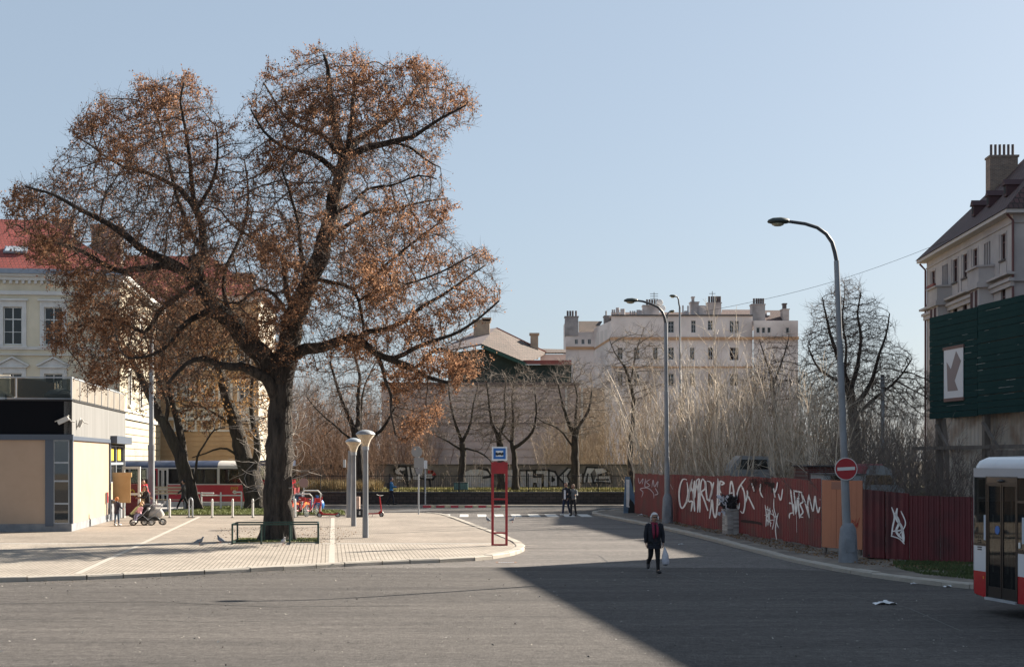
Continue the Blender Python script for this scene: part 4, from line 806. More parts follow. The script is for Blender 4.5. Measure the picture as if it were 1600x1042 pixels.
# glass balustrade on the roof
zr = zT+.06
b = MB(); b.box(W_, .0, .05, .09, zr+.88, zr+.94); b.box(-.04, .0, .09, L_, zr+.88, zr+.94); b.box(W_, -.04, .05, .09, zr+.02, zr+.06); b.build('handrail', M_GALV, K)
bp = MB().box(-.025, .025, -.02, .02, 0, .9).mesh('baluster', M_GALV); M_BALG = glass('tinted balustrade glass', (.55, .58, .56), .6, .03, 1.6)
for k in range(6): put('baluster', bp, K, (-.02-2.2*k, .07, zr))
gpn = MB().box(-2.15, -.05, .0, .012, .08, .86).mesh('glass_panel', M_BALG)
for k in range(5): put('glass_panel', gpn, K, (-.02-2.2*k, .065, zr))
gp2 = MB().box(0, .012, .06, 1.86, .05, .86).mesh('glass_panel', mat('sandblasted glass panel', (.22, .195, .165), .5, (.26, .235, .20), 2))
for k in range(8): put('glass_panel', gp2, K, (-.03, .1+1.92*k, zr)); put('baluster', bp, K, (-.02, .1+1.92*k, zr))
# things standing on the kiosk roof
def kloc(x, y, z=0): c, s = math.cos(RA), math.sin(RA); return (KC.x+x*c-y*s, KC.y+x*s+y*c, z)
zro = zF+1.0
A = thing('air_conditioner', 'white cased air conditioning unit with open door on the kiosk roof', 'air conditioner', kloc(-3.3, 1.2, zro), RA)
b = MB(); b.box(-1.6, -.4, .0, .9, 0, 1.65); b.build('casing', M_GREYWALL, A); b = MB(); b.box(-.4, -.25, -.02, .95, -.0, 1.7); b.box(-.25, .45, .7, .75, .75, 1.55); b.build('door', mat('cream enamel', (.75, .70, .6), .5), A); MB().bar((-.2, .2, 1.0), (.75, .2, .55), .07).build('stay', M_TRIM, A)
A = thing('duct_box', 'tan boxy duct housing with sloping top on the kiosk roof', 'duct', kloc(-1.9, 2.5, zro), RA)
b = MB(); b.slab([(-1.2, 0, 0), (.75, 0, 0), (.75, 0, 1.25), (-1.2, 0, 1.55)], (0, 1.0, 0)); b.build('housing', mat('dun sheet', (.30, .23, .18), .7), A); b = MB(); b.tube([(.85, -.05, 0), (.85, -.05, 1.3), (1.0, -.05, 1.35), (1.02, -.05, 0)], .04, 6); b.build('handle', M_TRIM, A)
A = thing('roof_fan', 'squat grey mushroom shaped extractor fan on the kiosk roof', 'extractor fan', kloc(-.1-.75, 2.2, zro), RA)
MB()._lathe([(.001, 0), (.42, 0), (.42, .55), (.62, .62), (.66, .72), (.5, .88), (.15, .98), (.001, 1.0)], 20, (0, 0, 0), 0).build('hood', mat('grey fan hood', (.16, .17, .18), .5), A, smooth='auto')
# two security cameras on the corner
def secam(name, label, loc, rot, tilt, s=1.0):
    t = thing(name, label, 'security camera', loc, rot); h = MB(); d = Vector((-math.cos(tilt), 0, -math.sin(tilt))); u = Vector((-math.sin(tilt), 0, math.cos(tilt)))
    h.bar(d*.0, d*.42*s, .14*s, .15*s); h.bar(d*-.05+u*.09, d*.5*s+u*.09*s, .17*s, .02); h.build('housing', M_TRIM, t); MB().tube([d*.42*s, d*.45*s], .05*s, 10).build('lens', M_BLACK, t)
    MB().tube([(0, 0, 0), (.08, .02, -.12), (.22, .1, -.16)], .025, 6).build('bracket', M_TRIM, t); return t
cl = kloc(-.1, -.12, 4.75); secam('security_camera', 'white security camera on the black fascia at the kiosk corner', cl, RA, .45, 1.1); cl = kloc(.22, 1.2, 4.72); secam('security_camera', 'smaller upright security camera on the sunlit side of the kiosk corner', cl, RA, 1.2, .75)

# ================================================================ glass windbreak with red stand beside the kiosk
Q = G(205, 812); ws = thing('windbreak', 'cream framed glass windbreak beyond the kiosk, in front of the tram', 'windbreak', (Q.x-.0, Q.y, 0.1))
fx0, fx1 = (191-205)/F*Q.y, (219-205)/F*Q.y; zt = lz(729, Q.y)-.1; b = MB(); b.box(fx0, fx0+.12, 0, .1, 0, zt); b.box(fx1-.12, fx1, 0, .1, 0, zt); b.box(fx0+.12, fx1-.12, .002, .098, zt-.12, zt); b.box(fx0+.12, fx1-.12, .002, .098, 1.15, 1.25); b.build('frame', M_TRIM, ws); MB().box(fx0+.1, fx1-.1, .04, .05, .1, zt-.1).build('pane', M_SEEGLASS, ws)
Q = G(211, 808); rs = thing('red_stand', 'red food counter with yellow arches logo beside the kiosk', 'counter', (Q.x, Q.y, .1))
MB().box(-.75, .55, 0, .5, 0, 1.65).build('body', mat('red laminate', (.30, .01, .02), .4), rs)
def arches(par, cx, cz, s):
    b = MB(); pts = []
    for sgn in (-1, 1): b.tube([(cx+sgn*s*.5+s*.42*math.cos(t), -.03, cz+s*1.1*math.sin(t)) for t in [math.pi*k/8 for k in range(9)]], s*.11, 6)
    b.build('arches_logo', mat('sign yellow', (.85, .52, .02), .4), par)
arches(rs, -.3, 1.0, .33)
Q = G(224, 806); ys = thing('totem_sign', 'narrow black and yellow sign with arches logo behind the prams', 'sign', (Q.x, Q.y, .1)); MB().box(-.22, .22, 0, .12, 0, 1.9).build('body', M_BLACK, ys); arches(ys, 0, 1.55, .17)

# ================================================================ street lamps
def street_lamp(label, base, H_, lean, rb, rt, arm, head_l, group, collar=None, name='street_lamp', armr=.045, split=.78, headtilt=0.05):
    """tall pole with curved arm; arm = list of (dx, z) along the curve from the pole top"""
    t = thing(name, label, 'street lamp', tuple(base), 0, group)
    top = H_*split
    b = MB(); zs = [0, .5, .5001, top]; b.tube([(lean*z/H_, 0, z) for z in (0, top*.33, top*.331, top*.66, top*.661, top)], [rb, rb*.93, rb*.82, rb*.78, rb*.68, rt], 14); b.build('pole', M_POLE, t, smooth='auto')
    if collar: MB()._lathe([(.001, 0), (collar[0]*1.08, 0), (collar[0]*1.05, .15), (collar[0], collar[1]*.5), (collar[0], collar[1]*.52), (collar[0]*.88, collar[1]*.86), (collar[0]*.55, collar[1]), (.001, collar[1])], 18, (0, 0, 0), 0).build('base_sleeve', M_SLEEVE, t, smooth='auto')
    if collar: MB().box(-collar[0]*.5, collar[0]*.5, -collar[0]*1.08, -collar[0]*.9, .3, collar[1]*.6).build('access_door', M_SLEEVE, t)
    pts = [(lean*top/H_, 0, top)]+[(x, 0, z) for x, z in arm]; n = len(pts)
    b = MB(); b.tube(pts, [rt*.8]+[rt*.8+(armr-rt*.8)*k/(n-2) for k in range(n-1)], 12); b.build('arm', M_POLEDARK, t, smooth='auto')
    e = Vector(pts[-1]); d = (e-Vector(pts[-2])); d.z = d.z*.3-abs(d.x)*headtilt; d.normalize()
    h = MB(); u = Vector((0, 1, 0)); n_ = d.cross(u); n_ = n_ if n_.z > 0 else -n_
    prof = [(0, .10, .09), (.06, .17, .12), (.4, .22, .17), (.75, .2, .15), (.95, .12, .08), (1.0, .03, .02)]; ring = []
    for f, wd, ht in prof:
        c = e+d*head_l*(f-.02); ring.append([c+u*wd*math.cos(a)*.9+n_*ht*(math.sin(a)*(.75 if math.sin(a) > 0 else .45)) for a in [2*math.pi*k/12 for k in range(12)]])
    for A_, B_ in zip(ring[:-1], ring[1:]):
        for k in range(12): h.poly([A_[k], A_[(k+1) % 12], B_[(k+1) % 12], B_[k]])
    h.poly(ring[0]); h.build('lamp_head', M_HEAD, t, smooth='auto')
    g = MB(); c = e+d*head_l*.5; g.ball(tuple(c-n_*.06), (head_l*.3, .13, .08), 12, 6); g.build('lens', mat('old lamp lens', (.35, .32, .22), .3), t, smooth=True)
    return t
M_SLEEVE = mat('cast lamp base', (0.15, 0.165, 0.19), .6, (0.22, 0.235, 0.26), 3, .2, 20)
M_HEAD = mat('dark green lamp head', (0.035, 0.045, 0.04), .5)
B1 = G(1325, 878, .1); s1 = F/B1.y
def rel(px, py, B): return ((px-CX)*B.y/F-B.x, EYE-(py-HY)*B.y/F-B.z)
arm1 = [rel(px, py, B1) for px, py in ((1304.5, 395), (1300, 379), (1291, 366), (1277, 356), (1258, 350), (1240, 347.5), (1232, 346.5))]
tall_h = rel(1307, 408, B1)[1]
LP1 = street_lamp('tall grey street lamp rising from the kerb beside the orange fence panel', B1, tall_h/.98, rel(1307, 408, B1)[0]/.98, .125, .075, arm1, .62, 'tall street lamps along the side road', (.26, 1.12), split=.98)
LP1.children[-3 if False else 0]
B2 = G(1043, 817, .1)
arm2 = [rel(px, py, B2) for px, py in ((1038.5, 497), (1035, 488), (1028, 480), (1017, 475), (1004, 471), (996, 470))]
street_lamp('grey street lamp halfway along the graffitied red fence', B2, rel(1040, 505, B2)[1]/.98, rel(1040, 505, B2)[0]/.98, .13, .085, arm2, .65, 'tall street lamps along the side road', (.25, 1.35), split=.98)
B3 = Vector((P(1064, 700, 112).x, 112, 0)); arm3 = [rel(px, py, B3) for px, py in ((1061, 476), (1060, 468), (1058.5, 464.5), (1056.5, 463.5))]
street_lamp('thin distant street lamp seen above the thicket, the rightmost of three close lamp heads', B3, rel(1062, 480, B3)[1]/.98, 0-.1, .12, .08, arm3, .55, 'tall street lamps along the side road', split=.98)
B4 = Vector((P(1042, 700, 125).x, 125, 0)); arm4 = [rel(px, py, B4) for px, py in ((1042.5, 493), (1044, 489), (1046, 487.5))]
street_lamp('farthest small street lamp whose head shows between the other two over the thicket', B4, rel(1042, 498, B4)[1]/.98, 0, .11, .08, arm4, .5, 'tall street lamps along the side road', split=.98)
B5 = Vector((P(1379, 700, 95).x, 95, 0)); pl5 = thing('steel_post', 'bare pale steel post standing in the thicket right of the no entry sign', 'post', tuple(B5)); MB().tube([(0, 0, 0), (0, 0, lz(583, 95)-.25)], .14, 12).build('shaft', M_GALV, pl5, smooth='auto'); MB().tube([(0, 0, lz(583, 95)-.25), (0, 0, lz(583, 95)-.1)], .12, 12).build('cap', M_POLEDARK, pl5)
# tram mast by the kiosk
B6 = G(236.5, 806); tm = thing('tram_mast', 'thick pale steel mast standing between the kiosk and the tram', 'mast', (B6.x, B6.y, .1)); MB().tube([(0, 0, 0), (0, 0, 3.7), (0, 0, 3.72), (0, 0, 9.5)], [.175, .175, .135, .11], 16).build('shaft', M_POLE, tm, smooth='auto'); MB().tube([(0, 0, 3.5), (0, 0, 3.75)], .19, 16).build('collar', M_POLE, tm, smooth='auto'); MB().tube([(0, 0, 9.5), (0, 0, 9.65)], .1, 12).build('cap', M_POLEDARK, tm)

# park lamps with flared bowls
def park_lamp(label, px, py, bowl_top, r, group='park lamps with flared bowls on the plaza', Yo=None, rb=.85, hb=.9):
    B_ = G(px, py, .1); t = thing('park_lamp', label, 'lamp', (B_.x, B_.y, .1), 0.2, group); s = F/B_.y; zt = EYE-(bowl_top-HY)/s-.1; zb = zt-.62*hb
    b = MB(); b.tube([(0, 0, 0), (0, 0, .72), (0, 0, .721), (0, 0, zb)], [r, r*.97, r*.93, r*.85], 8); b.build('post', M_POLE, t)
    MB().box(-.05, .05, -r-.004, -r+.02, .75, 1.15).build('access_door', M_SLEEVE, t)
    q = rb*.36
    b = MB(); b._lathe([(q*.36, 0), (q*.42, .1*hb), (q*.62, .28*hb), (q*.98, .42*hb), (q*1.02, .47*hb)], 24, (0, 0, zb), 0); b.build('bowl', M_LAMPDOME, t, smooth=True)
    b = MB(); b._lathe([(q*1.08, .46*hb), (q*1.07, .50*hb), (q*.8, .58*hb), (q*.35, .635*hb), (.001, .65*hb)], 24, (0, 0, zb), 0); b.build('lid', M_GALV, t, smooth=True); MB().tube([(0, 0, zb-.12), (0, 0, zb+.02)], r*1.15, 12).build('neck', M_GALV, t)
    return t
park_lamp('flared bowl park lamp nearest to the camera, tallest of the three posts', 571, 840, 672.5, .115, rb=.95, hb=1.0)
park_lamp('flared bowl park lamp in the middle of the three posts', 552.5, 822, 685, .115, rb=.97, hb=1.0)
B7 = G(545.5, 808.5, .1); gpst = thing('plaza_post', 'plain tapered grey steel post behind the two park lamps', 'post', (B7.x, B7.y, .1)); MB().tube([(0, 0, 0), (0, 0, 2.2), (.02, 0, 2.21), (.06, 0, 3.4)], [.14, .13, .12, .11], 14).build('shaft', M_POLE, gpst, smooth='auto'); MB().box(-.3, -.18, -.08, .08, 2.55, 2.95).build('switch_box', M_GALV, gpst)

# ================================================================ bus stop sign
S0, S1 = G(769.5, 852.3, .1), G(791.5, 852.3, .1); sw = S1.x-S0.x; ss = F/S0.y
bs = thing('bus_stop_sign', 'tall red framed bus stop sign with blue bordered plate on the plaza corner', 'bus stop sign', ((S0.x+S1.x)/2, S0.y, .1), 0.0)
def sz(py): return EYE-(py-HY)/ss-.1
M_REDF = mat('bus stop red frame', (0.36, 0.018, 0.022), .4, (0.28, 0.015, 0.02), 3)
b = MB(); h2 = sw/2
b.box(-h2-.04, -h2+.045, -.04, .04, 0, sz(722)); b.box(h2-.045, h2+.04, -.04, .04, 0, sz(722)); 
for py in (851, 832.5, 780): b.box(-h2+.045, h2-.045, -.03, .03, sz(py)-.025, sz(py)+.03)
b.build('frame', M_REDF, bs)
MB().box(-h2+.045, h2-.045, -.03, .03, sz(740), sz(721)).build('red_plate', M_REDF, bs)
pz_, pt_ = sz(719.5), sz(698); hw_ = h2+.02
o = MB().prism([(hw_*math.cos(a) if False else x, y) for x, y in ()] or [(-hw_, -.05), (hw_, -.05), (hw_, .03), (-hw_, .03)], pz_, pt_).build('sign_plate', mat('sign white', (.75, .76, .77), .35), bs)
b = MB(); t = .045; m_ = .05; z0, z1, xa, xb = pz_+m_, pt_-m_, -hw_+m_, hw_-m_; bw = .085
b.box(xa, xb, -.056, -.05, z0, z0+bw); b.box(xa, xb, -.056, -.05, z1-bw, z1); b.box(xa, xa+bw, -.056, -.05, z0+bw, z1-bw); b.box(xb-bw, xb, -.056, -.05, z0+bw, z1-bw); b.build('blue_border', M_BLUE, bs)
zc = (pz_+pt_)/2; b = MB(); b.box(-.14, .14, -.056, -.05, zc-.05, zc+.02); b.box(-.13, -.07, -.056, -.05, zc+.02, zc+.045); b.box(-.03, .05, -.056, -.05, zc+.02, zc+.04); b.box(.08, .13, -.056, -.05, zc+.02, zc+.045); b.box(-.1, -.06, -.056, -.05, zc-.07, zc-.05); b.box(.06, .1, -.056, -.05, zc-.07, zc-.05); b.build('bus_symbol', M_BLACK, bs)
MB().box(-.08, .08, -.034, -.03, sz(721)-.04, sz(721)-.01).build('caption_strip', M_BLACK, bs)

# ================================================================ other signs
def pole_sign(label, px, py, top, z0=.1, name='road_sign'):
    B_ = G(px, py, z0); t = thing(name, label, 'road sign', (B_.x, B_.y, z0)); MB().tube([(0, 0, 0), (0, 0, EYE-(top-HY)*B_.y/F-z0)], .04, 8).build('pole', M_GALV, t, smooth='auto'); return t, B_
t, B_ = pole_sign('grey backs of a round and two square road signs on one pole', 654, 803.5, 697)
def dd(px, py): return ((px-654)*B_.y/F, EYE-(py-HY)*B_.y/F-.1)
M_SB = mat('sign back', (.26, .27, .28), .5, metal=.3)
def disc(par, name, c, r, y, m, n=28, th=.012): MB().tube([(c[0], y, c[1]), (c[0], y+th, c[1])], r, n).build(name, m, par)
disc(t, 'round_plate', dd(651.5, 706), .3, -.06, M_SB)
a = dd(647, 731); c = dd(662.5, 715); MB().box(a[0], c[0], -.06, -.045, a[1], c[1]).build('square_plate', M_SB, t)
a = dd(648, 741); c = dd(661.5, 731.5); MB().slab([(a[0]+.1, -.06, a[1]), (c[0]-.1, -.06, a[1]), (c[0], -.06, c[1]), (a[0], -.06, c[1])], (0, .015, 0)).build('small_plate', mat('darker sign back', (.2, .21, .23), .5), t)
b = MB(); 
for z in (720, 727): a = dd(648, z); b.box(a[0], a[0]+.52, -.044, -.02, a[1], a[1]+.03)
b.build('clamp', M_GALV, t)
B8 = Vector((P(664.5, 788, 92.3).x, 92.3, .1)); t = thing('road_sign', 'slim pole with a narrow white sign seen edge-on by the far wall', 'road sign', tuple(B8)); MB().tube([(0, 0, 0), (0, 0, lz(719, 92.3)-.1)], .045, 8).build('pole', M_GALV, t); a = lz(732, 92.3)-.1; MB().box(-.09, .13, -.06, -.03, a, a+.52).build('plate', mat('sign white', (.75, .76, .77), .35), t)
# no entry sign on the tall lamp: a thing of its own
c = P(1322, 732.5, B1.y-.22); ne = thing('no_entry_sign', 'round red no entry sign fixed to the tall lamp by the fence', 'road sign', tuple(c), .0)
rr = 17.6/s1; disc(ne, 'rim', (0, 0), rr, 0, mat('sign rim', (.6, .58, .56), .4), 40, .02); disc(ne, 'disc', (0, 0), rr*.93, -.004, mat('no entry red', (.33, .008, .016), .35), 40, .006); b = MB(); b.bar((-rr*.76, -.008, -.01), (rr*.76, -.008, .025), .006, rr*.29, up=(0, 1, 0)); 
b = MB(); b.slab([(-rr*.78, -.008, -rr*.17), (rr*.78, -.008, -rr*.08), (rr*.78, -.008, rr*.2), (-rr*.78, -.008, rr*.12)], (0, .003, 0)); b.build('bar', mat('sign bar white', (.62, .62, .60), .4), ne)
b = MB(); b.box(-.1, .1, .02, .06, -.2, -.15); b.box(-.1, .1, .02, .06, .15, .2); b.build('clamp', M_GALV, ne)

# ================================================================ railing round the tree
TR = thing('tree_guard', 'low dark green tube railing around the foot of the big tree', 'railing', (G(430, 850).x, G(430, 850).y, .1))
f0, f1 = G(363, 850.5, .1), G(497.5, 849.5, .1); k0, k1 = G(371, 846, .1), G(497, 845.3, .1); o_ = Vector(TR.location)
hr = .69
fr_m = []
for (a, c, n_) in ((f0, f1, 4), (k0, k1, 4)):
    b = MB(); A_, B_ = a-o_, c-o_; A_.z = B_.z = 0
    b.bar(A_+Vector((0, 0, hr)), B_+Vector((0, 0, hr)), .05, .05); b.bar(A_+Vector((0, 0, .05)), B_+Vector((0, 0, .05)), .04, .04); b.build('rail', M_GREENRAIL, TR)
    for k in range(n_): p = A_+(B_-A_)*k/(n_-1); MB().bar(p, p+Vector((0, 0, hr+.02)), .055).build('post', M_GREENRAIL, TR)
b = MB()
for a, c in ((f0, k0), (f1, k1)):
    A_, B_ = a-o_, c-o_; A_.z = B_.z = 0; b.bar(A_+Vector((0, 0, hr)), B_+Vector((0, 0, hr)), .05); b.bar(A_+Vector((0, 0, .05)), B_+Vector((0, 0, .05)), .04)
b.build('rail', M_GREENRAIL, TR)

# ================================================================ white bollards
labs = ['first white bollard from the left beside the grey pram', 'white hoop bollard at the foot of the leaning forked tree', 'white bollard in front of the red tram, right of the hoop', 'white bollard in front of the middle of the grass strip', 'white bollard nearest to the big tree trunk', 'white bollard just right of the big trunk by the rental bikes']
bolm = MB()._lathe([(.001, 0), (.055, 0), (.055, .88), (.045, .93), (.02, .965), (.001, .97)], 12, (0, 0, 0), 0).mesh('bollard', M_WHITE, 'auto')
for k, px in enumerate((265.2, 298, 331.5, 363.5, 395, 461)):
    B_ = G(px, 808.7, .1); t = thing('bollard', labs[k], 'bollard', (B_.x, B_.y, .1), 0, 'white bollards along the plaza edge')
    if k == 1:
        MB().tube([(-.09, 0, 0), (-.09, 0, .85), (-.06, 0, .95), (0, 0, 1.0), (.06, 0, .95), (.09, 0, .85), (.09, 0, 0)], .04, 10).build('hoop', M_GALV, t, smooth='auto'); MB().box(-.2, .2, -.1, .1, 0, .03).build('foot_plate', M_IRON, t)
    else: put('post', bolm, t); MB().tube([(0, 0, 0), (0, 0, .03)], .08, 12).build('foot_plate', M_IRON, t)
# platform rails by the tram
YR = 83.0; pr = thing('platform_railing', 'white tube railing in front of the red tram side', 'railing', (P(314, 700, YR).x, YR, 0))
def pr3(px, py): p = P(px, py, YR); return (p.x-pr.location.x, 0, p.z)
b = MB(); b.tube([pr3(300, 770.5), pr3(334, 770.5)], .045, 6); b.tube([pr3(314, 774), pr3(378, 774)], .04, 6); b.tube([pr3(370, 769), pr3(378, 769)], .045, 6); b.tube([pr3(314, 784.5), pr3(378, 784.5)], .02, 6); b.build('rail', M_WHITE, pr)
for px in (314.5, 345, 377.5): MB().tube([(pr3(px, 0)[0], 0, 0), pr3(px, 769)], .05, 8).build('post', M_WHITE, pr)
b = MB(); p = G(245, 800); 
bn = thing('slatted_bench', 'long pale slatted bench beside the tram platform, left of the walker', 'bench', (P(263, 700, 82).x, 82, 0.1))
for k in range(3): MB().box(-.95, 1.1, .25, .29, .95+.17*k, 1.06+.17*k).build('slat', M_SLATWOOD, bn)
for k in range(3): MB().box(-.95, 1.1, -.25+.16*k, -.13+.16*k, .62, .66).build('slat', M_SLATWOOD, bn)
for x in (-.8, .95): MB().box(x, x+.08, -.2, .28, 0, .62).build('leg', M_CONC, bn)
b = MB(); b.tube([pr3(240, 772), pr3(262, 772)], .05, 6); 
ph = thing('handrail', 'short white handrail behind the grey pram', 'railing', (P(250, 700, 81).x, 81, 0)); b = MB(); b.tube([(-.45, 0, 0), (-.45, 0, 1.05), (.45, 0, 1.05), (.45, 0, 0)], .04, 8); b.build('tube', M_WHITE, ph)
b = MB(); b.prism([(P(246, 0, 81.5).x, 80.5), (P(300, 0, 81.5).x, 80.5), (P(305, 0, 84).x, 84.5), (P(240, 0, 84).x, 84.5)], 0, .22); struct(b.build('tram_platform', M_CONC))
b = MB(); b.prism([(-46, 85.5), (-30, 85.5), (P(300, 0, 85.5).x, 85.5), (P(300, 0, 86.6).x, 86.6), (-46, 86.6)], 0, .2); struct(b.build('tram_platform', M_CONC))
b = MB()
for y in (88.3, 89.75): b.box(-60, 20, y-.035, y+.035, 0, .012)
struct(b.build('tram_track', M_GALV))

# ================================================================ the fence of red sheets
def sheet_panel(name, A_, B_, zb, zt0, zt1, m, par, pitch=.2, dep=.03, th=True):
    """one corrugated sheet from A to B; local mesh in world coordinates of the parent"""
    A_ = Vector((A_[0], A_[1], 0)); B_ = Vector((B_[0], B_[1], 0)); L = (B_-A_).length; d = (B_-A_)/L; n = Vector((d.y, -d.x, 0))
    if n.y > 0: n = -n
    us = []; u = 0; k = 0
    while u < L-1e-4: us.append((u, (0, dep, dep, 0)[k % 4])); u += pitch*(.18 if k % 2 == 0 else .32); k += 1
    us.append((L, 0)); b = MB(); o0 = Vector(par.location)
    for (u0, e0), (u1, e1) in zip(us[:-1], us[1:]):
        p = A_+d*u0+n*e0-o0; q = A_+d*u1+n*e1-o0; za = zt0+(zt1-zt0)*u0/L; zc_ = zt0+(zt1-zt0)*u1/L
        b.poly([(p.x, p.y, zb), (q.x, q.y, zb), (q.x, q.y, zc_), (p.x, p.y, za)])
    return b.build(name, m, par)
FX = [((992, 802), (984, 742)), ((1036, 813), (1036, 742.5)), ((1107, 826), (1109, 743)), ((1155, 835), (1150, 744.5)), ((1223, 845.5), (1200, 748)), ((1283, 857), (1283, 753))]
fp_ = [G(*p[0], .1) for p in FX]; 
RF = thing('red_fence', 'long oxide red sheet metal fence covered in white spray tags along the side road', 'fence', (8.5, 62, 0))
random.seed(3)
pl = [fp_[0]]; tot = sum((c-a).length for a, c in zip(fp_[:-1], fp_[1:]))
FZ = 2.36
FSEG = []
for a, c in zip(fp_[:-1], fp_[1:]):
    n_ = max(1, round((c-a).length/1.12))
    for k in range(n_):
        p, q = a+(c-a)*k/n_, a+(c-a)*(k+1)/n_; g = (q-p).normalized()*.006
        dz = random.uniform(-.03, .03); z0 = FZ+dz-.06*((p.y-60)/20); sheet_panel('fence_sheet', (p+g), (q-g), .12+random.uniform(-.02, .05), z0, z0+random.uniform(-.02, .02), M_REDFENCE, RF, .28, .022)
    FSEG.append((a, c))
# posts behind
for a, c in FSEG:
    for k in range(0, int((c-a).length/2.5)+1): p = a+(c-a).normalized()*2.5*k-Vector(RF.location); MB().box(p.x+.06, p.x+.14, p.y+.02, p.y+.1, 0, 2.3).build('post', M_RUST, RF)
def fence3(px, py, off=.034):
    for a, c in FSEG:
        d = (c-a).normalized(); t, z = on_line(px, py, (a.x, a.y), (d.x, d.y))
        if -.02 <= t <= (c-a).length+.02:
            n = Vector((d.y, -d.x, 0)); n = n if n.y < 0 else -n; p = a+d*t+n*off-Vector(RF.location); return (p.x, p.y, z)
    return None
def strokes(par, name, lst, wd, m, f3):
    b = MB(); rnd = random.Random(len(lst))
    for pts in lst:
        w = wd
        if isinstance(pts, tuple): w, pts = pts
        Q_ = []; n0 = len(pts)
        for i in range(n0-1):
            a, p0, p1, e = pts[max(i-1, 0)], pts[i], pts[i+1], pts[min(i+2, n0-1)]; n_ = max(2, int(math.hypot(p1[0]-p0[0], p1[1]-p0[1])/1.6))
            for k in range(n_): u = k/n_; Q_.append(tuple(.5*(2*p0[j]+(p1[j]-a[j])*u+(2*a[j]-5*p0[j]+4*p1[j]-e[j])*u*u+(-a[j]+3*p0[j]-3*p1[j]+e[j])*u**3) for j in (0, 1)))
        Q_.append(pts[-1])
        V = [Vector(p) for p in Q_]; L_, R_ = [], []
        for i, p in enumerate(V):
            d = (V[min(i+1, len(V)-1)]-V[max(i-1, 0)]); d = d.normalized() if d.length > 1e-6 else Vector((1, 0)); n = Vector((-d.y, d.x)); tt = i/(len(V)-1); wj = wj*.7+.3*rnd.uniform(.7, 1.25) if i else 1.0; ww = w*.5*wj*min(1, .45+4*min(tt, 1-tt))
            L_.append(f3(*(p+n*ww))); R_.append(f3(*(p-n*ww)))
        for i in range(len(V)-1):
            q = [L_[i], R_[i], R_[i+1], L_[i+1]]
            if all(x is not None for x in q): b.poly(q)
    o = b.build(name, m, par); o['kind'] = 'stuff'; return o
def Z6(l): return [(1040+x/8.686, 730+y/8.686) for x, y in l]
def Z7(l): return [(1180+x/8.017, 740+y/8.017) for x, y in l]
def Z0(l): return [(960+x/4.706, 720+y/4.706) for x, y in l]
